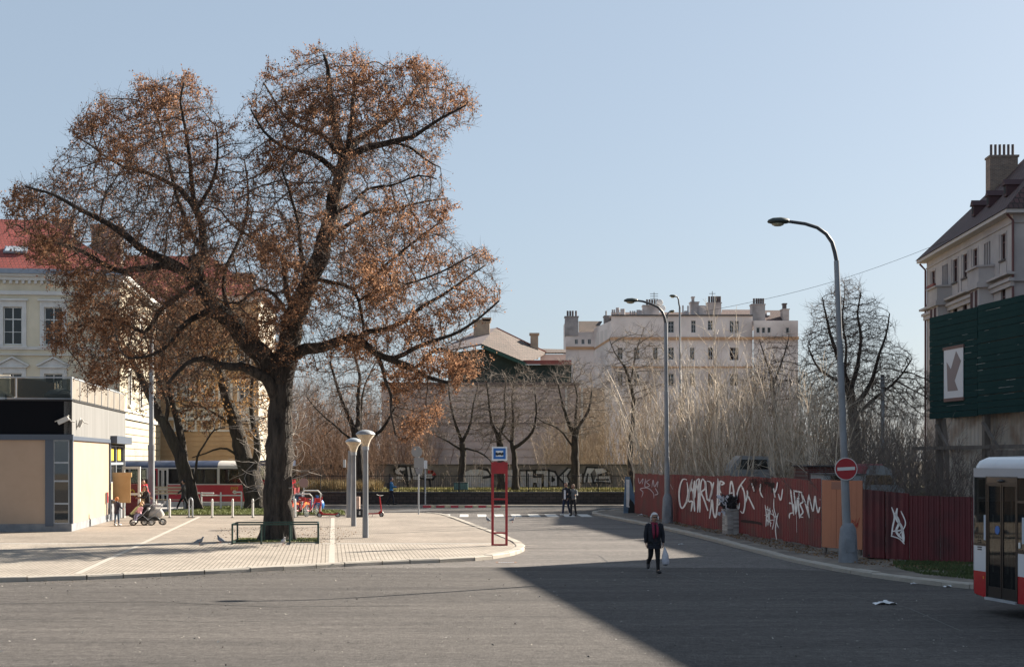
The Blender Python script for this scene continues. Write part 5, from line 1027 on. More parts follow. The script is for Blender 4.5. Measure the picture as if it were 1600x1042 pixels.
tags = [
 [Z6([(300, 170), (250, 160), (215, 220), (195, 320), (195, 430), (210, 520), (232, 555), (260, 530), (290, 470), (312, 380), (312, 290), (300, 200)]),
  Z6([(285, 500), (320, 400), (345, 260), (372, 158)]), Z6([(372, 158), (350, 250), (320, 455), (372, 462), (355, 600)]), Z6([(318, 320), (362, 312)]), Z6([(372, 200), (355, 270), (385, 350), (405, 600)]), Z6([(402, 180), (388, 400), (400, 470)]), Z6([(402, 420), (430, 180)]),
  Z6([(465, 150), (425, 200), (455, 350), (445, 612)]), Z6([(470, 155), (450, 350)]), Z6([(520, 150), (492, 200), (478, 350), (475, 612)]), Z6([(510, 150), (545, 200), (545, 290), (495, 340), (530, 430), (585, 590)]),
  Z6([(555, 185), (560, 300), (578, 440), (620, 400), (640, 300), (625, 210), (575, 185)]), Z6([(605, 695), (625, 560), (640, 440), (660, 620), (690, 675), (715, 480), (718, 150)]), Z6([(665, 200), (600, 470)]),
  Z6([(718, 150), (740, 350), (745, 490), (700, 520)]), Z6([(752, 180), (742, 300), (765, 350)]), Z6([(752, 182), (805, 215), (765, 240)]), Z6([(876, 390), (900, 190), (935, 320), (935, 540)]), Z6([(885, 350), (925, 345)]),
  Z6([(1100, 148), (1030, 240), (990, 330), (970, 470), (1000, 560), (1015, 480)]), Z6([(1038, 240), (1080, 350), (1088, 500), (1062, 620), (1025, 590)]), Z6([(1118, 310), (1122, 370), (1095, 480)]), Z6([(1110, 420), (1130, 395), (1165, 460), (1216, 570)]), Z6([(1180, 215), (1216, 330)])],
 [Z7([(80, 125), (70, 200), (85, 260), (110, 300)]), Z7([(290, 105), (275, 190), (245, 260)]), Z7([(240, 180), (260, 300)]), Z7([(355, 190), (330, 330), (300, 250)]),
  (1.5, Z7([(135, 390), (150, 520), (145, 665)])), (1.5, Z7([(165, 405), (175, 520), (170, 650)])), (1.5, Z7([(195, 425), (190, 540), (205, 665)])), (1.3, Z7([(130, 520), (210, 500), (260, 540), (300, 520)])), (1.3, Z7([(225, 450), (250, 560), (225, 700)])), (1.5, Z7([(245, 310), (245, 430), (275, 560), (265, 700), (280, 840)])), (1.2, Z7([(300, 490), (280, 600), (305, 680)])), (1.2, Z7([(150, 600), (240, 580), (240, 650)])), (2.0, Z7([(135, 440), (200, 470), (150, 560), (215, 620)])),
  Z7([(455, 195), (470, 330), (495, 520)]), (3.6, Z7([(436, 365), (458, 370)])), (2.2, Z7([(440, 560), (445, 500), (490, 480), (490, 390), (450, 370)])), Z7([(495, 200), (510, 350), (522, 510)]), (2.4, Z7([(495, 215), (560, 225), (600, 240)])), Z7([(560, 240), (555, 400), (570, 560)]), (2.2, Z7([(590, 240), (610, 350), (575, 380), (610, 480), (570, 530), (615, 545)])), Z7([(600, 255), (640, 370), (690, 555)]), (2, Z7([(540, 300), (530, 480)])), Z7([(690, 555), (670, 400), (685, 258)]), Z7([(685, 262), (705, 360), (738, 468), (760, 280), (775, 380), (800, 485), (822, 400), (824, 320)]), (.5, Z7([(530, 510), (532, 740)]))],
 [Z0([(180, 125), (190, 165), (215, 130), (210, 170)]), Z0([(235, 130), (230, 190), (265, 180), (240, 155), (270, 135)]), Z0([(280, 195), (290, 140), (300, 190), (325, 150), (320, 195)]), Z0([(205, 265), (215, 230), (195, 205), (250, 200), (290, 235), (295, 275)]), Z0([(305, 200), (325, 240), (300, 250)]), (.8, Z0([(415, 170), (435, 210)])), (.8, Z0([(135, 120), (150, 180), (140, 220)]))]]
tg = [strokes(RF, 'graffiti_tag', tags[0], 2.5, M_SPRAY, fence3), strokes(RF, 'graffiti_tag', tags[1], 2.1, M_SPRAY, fence3), strokes(RF, 'graffiti_tag', tags[2], 1.4, mat('pinkish spray paint', (.45, .36, .38), .8), fence3)]
strokes(RF, 'soot_stain', [(4.5, Z7([(120, 110), (200, 130), (230, 200)])), (3, Z7([(170, 160), (240, 120), (215, 240)])), (4, Z0([(935, 440), (1060, 455), (1090, 470)]))], 4, mat('burnt smear', (.035, .018, .016), .9), lambda x, y: fence3(x, y, .026))
# orange boards
o0, o1 = G(1283.5, 863, .1), G(1347, 868, .1)
OP = thing('orange_hoarding', 'faded orange board hoarding in the fence behind the tall lamp', 'fence', (o0.x, o0.y, 0), math.atan2(o1.y-o0.y, o1.x-o0.x)); oL = (o1-o0).length
zt_ = EYE-(750-HY)*o0.y/F
nb_ = 8
for k in range(nb_): MB().box(oL*k/nb_+.004, oL*(k+1)/nb_-.004, random.uniform(-.006, .006), .03, .28+random.uniform(-.01, .01), zt_+random.uniform(-.008, .008)).build('board', M_ORPANEL, OP)
MB().box(oL*.26, oL*.52, -.018, -.008, zt_-.28, zt_-.05).build('plaque', mat('brown plaque', (.28, .13, .09), .7), OP)
def op3(px, py): t, z = on_line(px, py, (o0.x, o0.y), ((o1-o0).normalized().x, (o1-o0).normalized().y)); return (t, -.016, z)
strokes(OP, 'graffiti_tag', [[(1332, 812), (1333, 822)], [(1332, 812), (1336, 816), (1332, 818)], [(1338, 810), (1337, 822), (1341, 816), (1340, 824)], [(1344, 808), (1338, 824)]], .8, M_REDSPRAY, op3)
for x in (.1, oL-.15): MB().box(x, x+.06, .035, .1, 0, zt_).build('post', M_WOOD, OP)
# dark corrugated fence on the right
DF = thing('corrugated_fence', 'dark red corrugated metal fence between the orange hoarding and the bus', 'fence', (12, 43, 0))
c0, c1, c2, c3 = G(1348, 872, .1), G(1421, 877, .1), G(1518, 880, .1), G(1680, 884, .1)
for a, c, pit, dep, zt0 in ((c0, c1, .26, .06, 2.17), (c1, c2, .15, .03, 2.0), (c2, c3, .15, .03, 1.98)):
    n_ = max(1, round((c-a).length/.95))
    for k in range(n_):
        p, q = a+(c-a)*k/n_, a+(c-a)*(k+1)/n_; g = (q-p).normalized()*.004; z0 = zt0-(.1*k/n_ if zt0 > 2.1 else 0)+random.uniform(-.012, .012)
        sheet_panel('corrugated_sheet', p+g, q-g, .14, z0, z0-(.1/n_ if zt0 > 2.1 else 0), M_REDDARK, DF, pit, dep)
def df3(px, py):
    for a, c in ((c0, c1), (c1, c2)):
        d = (c-a).normalized(); t, z = on_line(px, py, (a.x, a.y), (d.x, d.y))
        if -.02 <= t <= (c-a).length+.02: n = Vector((d.y, -d.x, 0)); n = n if n.y < 0 else -n; p = a+d*t+n*.065-Vector(DF.location); return (p.x, p.y, z)
def ZR(l): return [(1250+x/3.474, 680+y/3.474) for x, y in l]
strokes(DF, 'graffiti_tag', [(3.6, ZR([(520, 420), (545, 470), (530, 520), (560, 560)])), (2.4, ZR([(505, 390), (520, 440), (510, 500), (505, 545)])), (4.0, ZR([(535, 395), (530, 450), (560, 500), (570, 580)])), (2.0, ZR([(555, 410), (580, 480), (545, 540)])), (2.2, ZR([(510, 520), (560, 510), (540, 470)])), (1.6, ZR([(500, 545), (545, 560), (575, 590)]))], 2, M_SPRAY, df3)
# blue board leaning at the far end of the fence
bbp = G(983, 801, .1); bb = thing('blue_board', 'weathered blue and white board leaning against the far end of the red fence', 'board', (bbp.x, bbp.y-.4, .1), .25)
b = MB(); b.slab([(-.35, 0, 0), (.55, 0, 0), (.05, .12, 2.0), (-.22, .12, 2.0)], (0, .05, 0)); b.build('panel', mat('faded blue board', (.10, .16, .24), .8, (.16, .24, .33), 2), bb); b = MB(); b.slab([(-.2, -.006, .35), (-.02, -.006, .3), (.02, .104, 1.85), (-.17, .104, 1.85)], (0, .004, 0)); b.build('white_smear', M_SPRAY, bb); MB().slab([(-.1, -.01, 0), (.5, -.01, 0), (.2, .01, .6), (0, .01, .8)], (0, .03, 0)).build('burnt_patch', M_BLACKP, bb)

# ================================================================ brick pillar with junk
bpz = G(1142, 834.5, .1); BP = thing('brick_pillar', 'low whitewashed brick pillar standing on the pavement before the red fence', 'pillar', (bpz.x, bpz.y, .1), .25)
hp = EYE-(797-HY)*bpz.y/F-.1; pw = .26
brk = [MB().box(.004, .25, 0, .12, .004, .07).mesh('brick', mat('white glazed brick %d' % k, c_, .6, tuple(x*.7 for x in c_), 5)) for k, c_ in enumerate([(.40, .38, .36), (.30, .28, .27), (.48, .46, .44)])]
MB().box(-pw+.01, pw-.01, -pw+.01, pw-.01, 0, hp-.02).build('core', M_CONC, BP)
for r_ in range(int(hp/.078)):
    off = (r_ % 2)*.125
    for side in range(4):
        for k in range(3):
            u = -pw+off+k*.26-(.13 if off else 0)
            if u+.25 > pw+.02 or u < -pw-.14: continue
            u = max(u, -pw); c_, s_ = math.cos(side*math.pi/2), math.sin(side*math.pi/2); x, y = u, -pw-.0+random.uniform(-.004, .004)
            put('brick', random.choice(brk), BP, (x*c_-y*s_, x*s_+y*c_, r_*.078), side*math.pi/2)
MB().box(-pw-.03, pw+.03, -pw-.03, pw+.03, hp, hp+.05).build('cap_slab', M_CONC, BP)
jk = thing('bundle_of_rubbish', 'dark bundle of rags and torn white paper heaped on the brick pillar', 'rubbish', (bpz.x-.1, bpz.y, .1+hp+.05))
b = MB(); rnd = random.Random(4)
for k in range(60):
    p = Vector((rnd.uniform(-.3, .3), rnd.uniform(-.2, .2), rnd.uniform(0, .5))); d = Vector((rnd.uniform(-1, 1), rnd.uniform(-.5, .5), rnd.uniform(.1, 1))).normalized(); b.tube([p*.5, p, p+d*.15, p+d*.22-Vector((0, 0, .1))], [.03, .045, .02, .006], 5)
b.build('rags', mat('dark rags', (.02, .02, .022), .9, (.05, .045, .05), 6), jk)
b = MB()
for k in range(22):
    p = Vector((rnd.uniform(-.55, -.1), -.25+rnd.uniform(-.04, .04), rnd.uniform(-.25, .5))); u = Vector((rnd.uniform(.05, .2), rnd.uniform(-.05, .05), rnd.uniform(-.2, -.03))); v = Vector((rnd.uniform(-.05, .08), rnd.uniform(-.06, .06), rnd.uniform(.04, .13))); b.slab([p, p+u, p+u+v, p+v], (0, .01, 0))
b.build('torn_paper', mat('torn paper', (.5, .5, .54), .7), jk)
# vines hanging on the fence top near the pillar
# ================================================================ billboard
bo = Vector((P(1453, 500, 70).x, 70.0)); bd = Vector((0.118, -0.993)); 
BB = thing('billboard', 'big dark green planked billboard on wooden posts above the corrugated fence', 'billboard', (bo.x, bo.y, 0), math.atan2(bd.y, bd.x))
def bb3(px, py): return on_line(px, py, (bo.x, bo.y), (bd.x, bd.y))
zt0 = bb3(1453, 497)[1]; zb0 = bb3(1456, 655)[1]; us_ = bb3(1528, 560)[0]; BLn = 21.0
npl = 17; ph_ = (zt0-zb0)/npl
for sct, (ua, ub, dz) in enumerate(((0, us_-.02, 0), (us_+.02, us_+6.5, .05), (us_+6.54, BLn, .03))):
    me = MB().box(ua, ub, -.02, .03, .008, ph_-.008).mesh('board', M_GREENB)
    for k in range(npl): put('board', me, BB, (0, random.uniform(-.014, .014), zb0+dz+ph_*k), (0, random.uniform(-.0012, .0012), 0))
MB().box(0.1, BLn-.1, .07, .12, zb0+.1, zt0-.1).build('backing', M_WOOD, BB)
wsl = mat('bare wood scratch', (.33, .35, .33), .8)
b = MB()
for k in range(34):
    u = random.uniform(.2, 11); kk = random.randrange(1, npl); l = random.uniform(.12, 1.0); b.box(u, u+l, -.042, -.036, zb0+ph_*kk-.006, zb0+ph_*kk+random.choice((.004, .004, .012)))
b.build('scratch', wsl, BB)['kind'] = 'stuff'
for u in (.35, us_+.1, us_+4.2, us_+8.5): MB().box(u, u+.28, .14, .42, 0, zb0+1).build('post', M_WOOD, BB)
b = MB(); b.box(-2.2, BLn, .0, .12, bb3(1500, 702)[1], bb3(1500, 697)[1]+.02); b.build('beam', M_WOOD, BB)
b = MB(); b.box(us_+1.2, BLn, -.12, -.01, bb3(1560, 706)[1]-.25, bb3(1560, 700)[1]-.1); b.build('beam', M_WOOD, BB)
for u in (.5, us_+.3): MB().bar((u, .1, zb0-.3), (u+1.4, .1, zb0-1.4), .14).build('brace', M_WOOD, BB)
MB().bar((.9, .3, zb0), (2.0, .3, 0), .18).build('brace', M_WOOD, BB)
pa, pb_ = bb3(1477, 548), bb3(1507, 541); pc, pd = bb3(1478.5, 623), bb3(1506, 620)
SG = thing('letter_sign', 'white rectangular sign with a brown angular letter K fixed to the green billboard', 'sign', (bo.x, bo.y, 0), math.atan2(bd.y, bd.x))
b = MB(); b.slab([(pa[0], -.07, pc[1]), (pb_[0], -.07, pc[1]), (pb_[0], -.07, pa[1]), (pa[0], -.07, pa[1])], (0, .02, 0)); b.build('panel', mat('sign panel white', (.62, .62, .64), .6), SG)
bt_ = mat('rusty wooden batten', (.17, .10, .085), .8); MB().box(pa[0]-.1, pb_[0]+.05, -.09, -.03, pa[1], pa[1]+.14).build('batten', bt_, SG); b = MB(); b.box(pa[0]+.02, pb_[0]+.05, -.09, -.03, pc[1]-.16, pc[1]); b.build('batten', mat('rusty wooden batten', (.17, .10, .085), .8), SG)
Kp = [(1481.5, 566), (1488, 577), (1496.2, 548.5), (1503.8, 564), (1494, 595), (1499.3, 610), (1483, 611.5)]; Kq = [bb3(*p) for p in Kp]
MB().slab([(q[0], -.078, q[1]) for q in Kq], (0, .006, 0)).build('letter', mat('taupe letter', (.24, .19, .185), .7), SG)
# corrugated wall behind the billboard
sh = thing('corrugated_wall', 'tall pale corrugated iron wall behind the billboard posts', 'wall', (0, 0, 0), 0)
w0 = Vector((P(1484, 700, 68).x, 68.0, 0)); wd_ = Vector((.28, -.96, 0)).normalized()
for k in range(9):
    a = w0+wd_*1.25*k; sheet_panel('corrugated_sheet', a, a+wd_*1.24, 0, 5.6+.02*(k % 2), 5.6, M_PALEIRON, sh, .3, .05)

# ================================================================ small things
def pigeon(label, px, py, rot, z=.1, walk=True, col=(.09, .10, .12)):
    B_ = G(px, py, z); t = thing('pigeon', label, 'pigeon', (B_.x, B_.y, z), rot, 'pigeons on the ground'); m = mat('pigeon grey %.2f' % col[0], col, .7, tuple(c*1.8 for c in col), 20)
    b = MB(); b.tube([(-.19, 0, .10), (-.11, 0, .12), (-.04, 0, .145), (.04, 0, .16), (.09, 0, .19), (.115, 0, .24), (.13, 0, .275), (.155, 0, .285), (.175, 0, .275)], [.018, .038, .062, .07, .055, .032, .03, .026, .008], 10); b.build('body', m, t, smooth=True)
    b = MB(); b.slab([(.05, .062, .18), (-.15, .03, .12), (-.12, .055, .10), (.03, .072, .13)], (0, .008, 0)); b.slab([(.05, -.062, .18), (-.15, -.03, .12), (-.12, -.055, .10), (.03, -.072, .13)], (0, -.008, 0)); b.build('wing', mat('pigeon wing', tuple(c*1.9 for c in col), .7), t)
    b = MB()
    for s_ in (-1, 1): b.tube([(.01, .025*s_, .10), (.02, .025*s_, .0)], .006, 5); b.bar((.02, .025*s_, .004), (.06, .025*s_, .004), .006)
    b.build('leg', mat('pigeon foot', (.35, .08, .06), .7), t)
pigeon('pigeon left of the green tree railing, standing upright', 345, 849.5, 2.6)
pigeon('low dark pigeon farthest left, crouching on the paving', 311, 852, 0.3)
pigeon('white and grey pigeon at the foot of the big trunk in front of the railing', 442, 852.5, -1.0, col=(.28, .28, .30))
pigeon('dark pigeon on the road left of the bus stop sign', 763, 816.5, 2.2, 0)
pigeon('pale pigeon on the road right of the bus stop sign', 800, 816.5, .4, 0, col=(.33, .33, .34))
def paper(label, px, py, s, z=0.0, name='litter', rot=0):
    B_ = G(px, py, z); rnd = random.Random(px); n_ = 9; b = MB(); 
    g = [[Vector(((i-4)/4*s, (j-2)/2*s*.45, abs(math.sin(i*.7+j*1.1))*s*.45*(1-abs(i-4)/5)*rnd.uniform(.5, 1.2)+.004)) for j in range(5)] for i in range(9)]
    for i in range(8):
        for j in range(4): b.poly([g[i][j], g[i+1][j], g[i+1][j+1], g[i][j+1]])
    o = b.build(name, M_PAPER, None, (B_.x, B_.y, z), rot, smooth=True); tag(o, label, 'litter')
M_PAPER = mat('white plastic litter', (.72, .74, .76), .5)
paper('crumpled white bag lying on the shaded road', 1383, 944, .24); paper('small white scrap by the kerb near the grass verge', 1428, 912, .08); paper('white crumpled wrapper at the kerb beside the bus', 1484, 917, .14); paper('tiny white scrap on the road right of the woman', 1064, 850.5, .1); paper('light scrap on the pavement at the fence foot near the pillar', 1052, 802, .14, .1); paper('yellow white rag at the fence foot behind the woman', 1002, 805, .2, .1)
ty = thing('old_tyre', 'black old tyre lying at the foot of the dark corrugated fence', 'tyre', (*G(1373, 872, .1)[:2], .1)); b = MB(); 
b.tube([(.3*math.cos(a), .3*math.sin(a), .1) for a in [2*math.pi*k/24 for k in range(25)]], .1, 8, caps=False); b.build('rubber', M_TYRE, ty, smooth=True)
ub = thing('utility_box', 'low teal utility box standing on the grass bank behind the railing', 'utility box', (P(720, 770, 96).x, 96, .93)); b = MB(); b.box(-.48, .48, 0, .4, 0, .55); b.build('cabinet', mat('teal cabinet', (.05, .13, .14), .6, (.12, .2, .2), 6), ub); MB().box(-.5, .5, -.02, .42, .55, .6).build('lid', M_CAP, ub)
bx_ = G(1203, 840, .1)
# overhead wire
wr = MB(); w0_, w1_ = P(1100, 487, 100), P(1500, 368, 100); pts = [w0_+(w1_-w0_)*k/16-Vector((0, 0, .6*math.sin(math.pi*k/16))) for k in range(17)]
wr.tube(pts, .012, 4); tag(wr.build('overhead_wire', M_IRON), 'thin dark wire crossing the sky above the tall lamp', 'wire')
# ================================================================ tram
YT = 87.4; tx = P(388, 700, YT).x
T = thing('tram', 'red and cream tram with dark blue roof passing behind the trees', 'tram', (tx, YT, 0))
def tX(px): return P(px, 700, YT).x-tx
def tZ(py): return lz(py, YT)
M_TCREAM = mat('tram cream enamel', (.62, .58, .52), .35); M_TRED = mat('tram red enamel', (.50, .02, .04), .3, (.42, .016, .035), 1); M_TROOF = mat('tram roof navy', (.035, .05, .10), .5, (.06, .08, .13), 1); M_TBLK = mat('tram underside', (.015, .015, .017), .8)
xl = tX(120); zsk0, zr0, zr1, zw0, zw1, zro = tZ(793), tZ(783.5), tZ(757.5), tZ(756), tZ(733), tZ(731)
wins_ = [(121, 148), (152, 180), (183, 200), (205, 228), (264, 288), (291, 302.5), (306.5, 338.5), (344, 381)]
doors = [(238.5, 262)]
ops = [(tX(a), tX(c), zw0+.04, zw1) for a, c in wins_]
b = MB(); dops = [(tX(a), tX(c), zsk0+.12, zw1+.04) for a, c in doors]
wall_cells(b, xl, tX(383), zr1, zro+.02, ops+dops, I, .06); b.build('side_panel', M_TCREAM, T)
b = MB(); wall_cells(b, xl, tX(383), zr0, zr1, [(d[0], d[1], zr0-.1, zr1+.1) for d in dops], I, .02); b.build('red_band', M_TRED, T)
b = MB(); wall_cells(b, xl, tX(384), zsk0, zr0, [(d[0], d[1], zsk0-.1, zr0+.1) for d in dops], lambda u, d, z: (u, d+.003, z), .02); b.build('skirt', M_TCREAM, T)
b = MB(); wall_cells(b, xl, tX(383), zr1, zro+.02, ops, lambda u, d, z: (u, 2.5-d, z), .06); b.poly([(xl, 2.5, zsk0), (tX(383), 2.5, zsk0), (tX(383), 2.5, zr1), (xl, 2.5, zr1)]); b.build('far_side', M_TCREAM, T)
for o in ops:
    for y in (.02, 2.46):
        g = MB().box(o[0]-.01, o[1]+.01, y, y+.01, o[2]-.01, o[3]+.01).build('window', M_TRAMGLASS, T)
        if y < 1:
            r = MB(); r.box(o[0]-.03, o[1]+.03, -.012, .0, o[2]-.035, o[2]+.01); r.box(o[0]-.03, o[1]+.03, -.012, 0, o[3]-.01, o[3]+.03); r.box(o[0]-.03, o[0]+.01, -.012, 0, o[2]+.01, o[3]-.01); r.box(o[1]-.01, o[1]+.03, -.012, 0, o[2]+.01, o[3]-.01); r.build('rubber_seal', M_BLACK, g)
for d in dops:
    n_ = 3; w_ = (d[1]-d[0])/n_
    for k in range(n_):
        lf = MB(); x0_, x1_ = d[0]+w_*k+.01, d[0]+w_*(k+1)-.01; zm = d[2]+(d[3]-d[2])*.45
        wall_cells(lf, x0_, x1_, d[2], d[3], [(x0_+.07, x1_-.07, zm+.08, d[3]-.1), (x0_+.07, x1_-.07, d[2]+.3, zm-.05)], lambda u, dd_, z: (u, dd_+.03, z), .03); lo = lf.build('door_leaf', M_TRED if k == 0 else M_TCREAM, T)
        MB().box(x0_+.06, x1_-.06, .05, .06, d[2]+.28, d[3]-.08).build('pane', M_WIN, lo)
# curved roof
def roofprof(): return [(-.0, zro), (.02, zro+.14), (.25, zro+.33), (.7, zro+.42), (1.25, zro+.45), (1.8, zro+.42), (2.25, zro+.33), (2.48, zro+.14), (2.5, zro)]
b = MB(); pr_ = roofprof()
for (xa, xb, f0, f1) in ((xl, tX(340), 1, 1),):
    for (y0, z0), (y1, z1) in zip(pr_[:-1], pr_[1:]): b.poly([(xa, y0, z0), (xb, y0, z0), (xb, y1, z1), (xa, y1, z1)])
b.build('roof', M_TROOF, T, smooth='auto'); b = MB()
prev = None
secs = [(tX(340), 0, 1), (tX(362), .0, .98), (tX(376), .06, .9), (tX(385), .16, .62), (tX(388), .3, .25)]
for x, ins, f in secs:
    ring = [(x, 1.25+(y-1.25)*(1-ins*.5), zro+(z-zro)*f) for y, z in pr_]
    if prev:
        for k in range(len(ring)-1): b.poly([prev[k], ring[k], ring[k+1], prev[k+1]])
    prev = ring
b.build('front_roof', M_TCREAM, T, smooth='auto')
b = MB(); nose = [(tX(383), 0), (tX(386), .25), (tX(388.5), .7), (tX(389), 1.25), (tX(388.5), 1.8), (tX(386), 2.25), (tX(383), 2.5)]
for (x0_, y0_), (x1_, y1_) in zip(nose[:-1], nose[1:]): b.poly([(x0_, y0_, zr1), (x1_, y1_, zr1), (x1_-.1, y1_, zro+.1), (x0_-.1, y0_, zro+.1)], 0); b.poly([(x0_, y0_, zr0), (x1_, y1_, zr0), (x1_, y1_, zr1), (x0_, y0_, zr1)], 1); b.poly([(x0_+.03, y0_, zsk0), (x1_+.03, y1_, zsk0), (x1_, y1_, zr0), (x0_, y0_, zr0)], 2)
b.build('nose', [M_BUSGLASS, M_TRED, M_TCREAM], T)
MB().box(xl, tX(383), .05, 2.45, zsk0, zsk0+.1).build('floor', M_TBLK, T); MB().box(xl+.5, tX(375), .3, 2.2, .2, zsk0).build('undercarriage', M_TBLK, T)
wm = MB().tube([(0, 0, 0), (0, .15, 0)], .33, 18).mesh('wheel', M_TBLK)
for px in (352, 366, 170, 184): put('wheel', wm, T, (tX(px), .6, .34))
MB().box(xl, xl+.05, 0, 2.5, zsk0, zro+.3).build('rear_panel', M_TCREAM, T)
seat = MB(); seat.box(0, .45, 0, .9, .35, .45); seat.box(0, .08, 0, .9, .45, 1.05); sm = seat.mesh('seat', mat('tram seat', (.25, .03, .03), .6))
for k in range(14): put('seat', sm, T, (xl+.9+.95*k, .25, zsk0+.15)); put('seat', sm, T, (xl+.9+.95*k, 1.5, zsk0+.15))
# fleet number and dove mark
DG = {'8': [((0, 0), (1, 0), (1, 2), (0, 2), (0, 0)), ((0, 1), (1, 1))], '4': [((0, 2), (0, 1), (1, 1)), ((.8, 2), (.8, 0))], '6': [((1, 2), (0, 2), (0, 0), (1, 0), (1, 1), (0, 1))], '9': [((0, 0), (1, 0), (1, 2), (0, 2), (0, 1), (1, 1))], '0': [((0, 0), (1, 0), (1, 2), (0, 2), (0, 0))]}
def digits(par, s, x, z, h, m, name='fleet_number', y=-.008):
    b = MB(); k = h/2
    for ch_ in s:
        for pl_ in DG[ch_]: ribbon(b, pl_, .32, lambda v, x=x: (x+v.x*k*.8, y, z+v.y*k))
        x += k*1.35
    return b.build(name, m, par)
digits(T, '8469', tX(361), tZ(765), .17, mat('gold lettering', (.7, .42, .05), .5))
b = MB(); c_ = Vector((tX(366.5), 0, tZ(769))); b.slab([(c_.x-.14, -.008, c_.z), (c_.x, -.008, c_.z-.12), (c_.x+.16, -.008, c_.z-.05), (c_.x+.1, -.008, c_.z+.1), (c_.x-.05, -.008, c_.z+.13)], (0, .004, 0)); b.build('emblem', M_TCREAM, T); b = MB(); b.box(c_.x-.02, c_.x+.04, -.013, -.009, c_.z, c_.z+.03); b.build('emblem_detail', M_BLACK, T)
# second tram glimpsed between the two trunks
T2 = thing('tram', 'front of a second red tram glimpsed between the leaning trunk and the big trunk', 'tram', (P(404, 700, 90.5).x, 90.5, 0))
b = MB(); b.box(0, 2, 0, 2.4, .55, 1.05); b.build('skirt', M_TCREAM, T2); b = MB(); b.box(0, 2, 0, 2.4, 1.05, 1.75); b.build('red_band', M_TRED, T2); b = MB(); b.box(0, 2, .02, 2.38, 1.75, 2.65); b.build('window_band', M_BUSGLASS, T2); b = MB(); b.box(-.05, 2, 0, 2.4, 2.65, 3.0); b.build('roof', M_TROOF, T2); b = MB(); b.box(.3, 1.7, .3, 2.1, .1, .55); b.build('undercarriage', M_TBLK, T2)
for k in range(2): MB().box(.0+1.5*k, .12+1.5*k, -.01, .01, 1.76, 2.64).build('pillar', M_TCREAM, T2)

# ================================================================ bus
bu = Vector((.213, -.977)).normalized(); bS = Vector((9.31, 28.83))
BUS = thing('bus', 'red and white city bus cut off by the right edge, seen from its rear side', 'bus', (bS.x, bS.y, 0), math.atan2(bu.y, bu.x))
def bb(px, py): return on_line(px, py, (bS.x, bS.y), (bu.x, bu.y))
M_BW = mat('bus white paint', (.62, .63, .66), .22, (.55, .56, .60), 1.5); M_BR = mat('bus red paint', (.42, .015, .022), .25, (.36, .013, .02), 2); M_BD = mat('bus black trim', (.012, .012, .014), .3); M_BROOF = mat('bus grey roof band', (.36, .37, .40), .35)
zroof = 3.1; zgl1 = bb(1545, 744)[1]; zgl0 = bb(1530, 848)[1]; zred = bb(1540, 893)[1]; zsk = .30; BL = 12.0
ud0, ud1 = bb(1543, 850)[0], bb(1588, 850)[0]; zd0, zd1 = zsk+.03, bb(1565, 757)[1]
uu0 = .12
# lower wall with door opening
b = MB(); b.poly([(uu0, 0, zred), (ud0-.03, 0, zred), (ud0-.03, 0, zgl0), (uu0, 0, zgl0)]); b.poly([(ud1+.03, 0, zred), (BL, 0, zred), (BL, 0, zgl0-.1), (ud1+.03, 0, zgl0-.1)]); b.build('white_panel', M_BW, BUS)
b = MB(); b.poly([(uu0, 0, zsk+.06), (ud0-.03, 0, zsk), (ud0-.03, 0, zred), (uu0-.02, 0, zred)]); b.poly([(ud1+.03, 0, zsk), (ud1+.35, 0, zsk), (ud1+.35, 0, zred), (ud1+.03, 0, zred)]); b.poly([(ud1+1.45, 0, zsk), (BL, 0, zsk), (BL, 0, zred), (ud1+1.45, 0, zred)])
N_ = 12
for k in range(N_):  # wheel arch
    t0, t1 = math.pi*k/N_, math.pi*(k+1)/N_; cxw = ud1+.9; a = (cxw-.55*math.cos(t0), .42+.55*math.sin(t0)); c = (cxw-.55*math.cos(t1), .42+.55*math.sin(t1)); b.poly([(a[0], 0, max(a[1], zsk)), (c[0], 0, max(c[1], zsk)), (c[0], 0, max(zred, c[1])), (a[0], 0, max(zred, a[1]))])
b.build('red_panel', M_BR, BUS)
# rounded tail
b = MB(); secs = []
def tail(z0, z1, m, nm):
    b = MB(); P0 = [(uu0, 0), (.05, .02), (.012, .07), (0, .16), (-.02, .5), (-.04, 1.25), (-.02, 2.0), (0, 2.34), (.05, 2.48), (.12, 2.5)]
    for (x0_, y0_), (x1_, y1_) in zip(P0[:-1], P0[1:]): b.poly([(x0_, y0_, z0), (x1_, y1_, z0), (x1_, y1_, z1), (x0_, y0_, z1)])
    return b.build(nm, m, BUS, smooth='auto')
tail(zred, zroof-.22, M_BW, 'rear_corner'); tail(zsk+.1, zred, M_BR, 'rear_bumper')
b = MB(); pr_ = [(0, zgl1), (0, zroof-.25), (.03, zroof-.14), (.1, zroof-.05), (.22, zroof), (1.25, zroof+.03), (2.28, zroof), (2.4, zroof-.05), (2.47, zroof-.14), (2.5, zroof-.25)]
sc_ = [(uu0+.06, 1.0, 0), (.05, .97, .02), (.0, .9, .07)]
prev = [(BL, y, z) for y, z in pr_]
for x, f, dz in [(.3, 1, 0), (.12, .985, .03), (.04, .95, .1), (.0, .9, .22)]:
    ring = [(x, 1.25+(y-1.25)*f, z if z < zroof-.3 else z-dz) for y, z in pr_]
    for k in range(len(ring)-1): b.poly([prev[k], prev[k+1], ring[k+1], ring[k]])
    prev = ring
b.build('roof', M_BW, BUS, smooth='auto')
MB().box(uu0, BL, -.006, .0, zgl1-.02, zgl1+.16).build('roof_band', M_BROOF, BUS)
b = MB(); wall_cells(b, uu0, BL, .3, zroof-.24, [(.4+1.6*k, 1.85+1.6*k, 1.0, 2.6) for k in range(7)], lambda u, d, z: (u, 2.5-d, z), .03); b.build('far_side', M_BW, BUS)
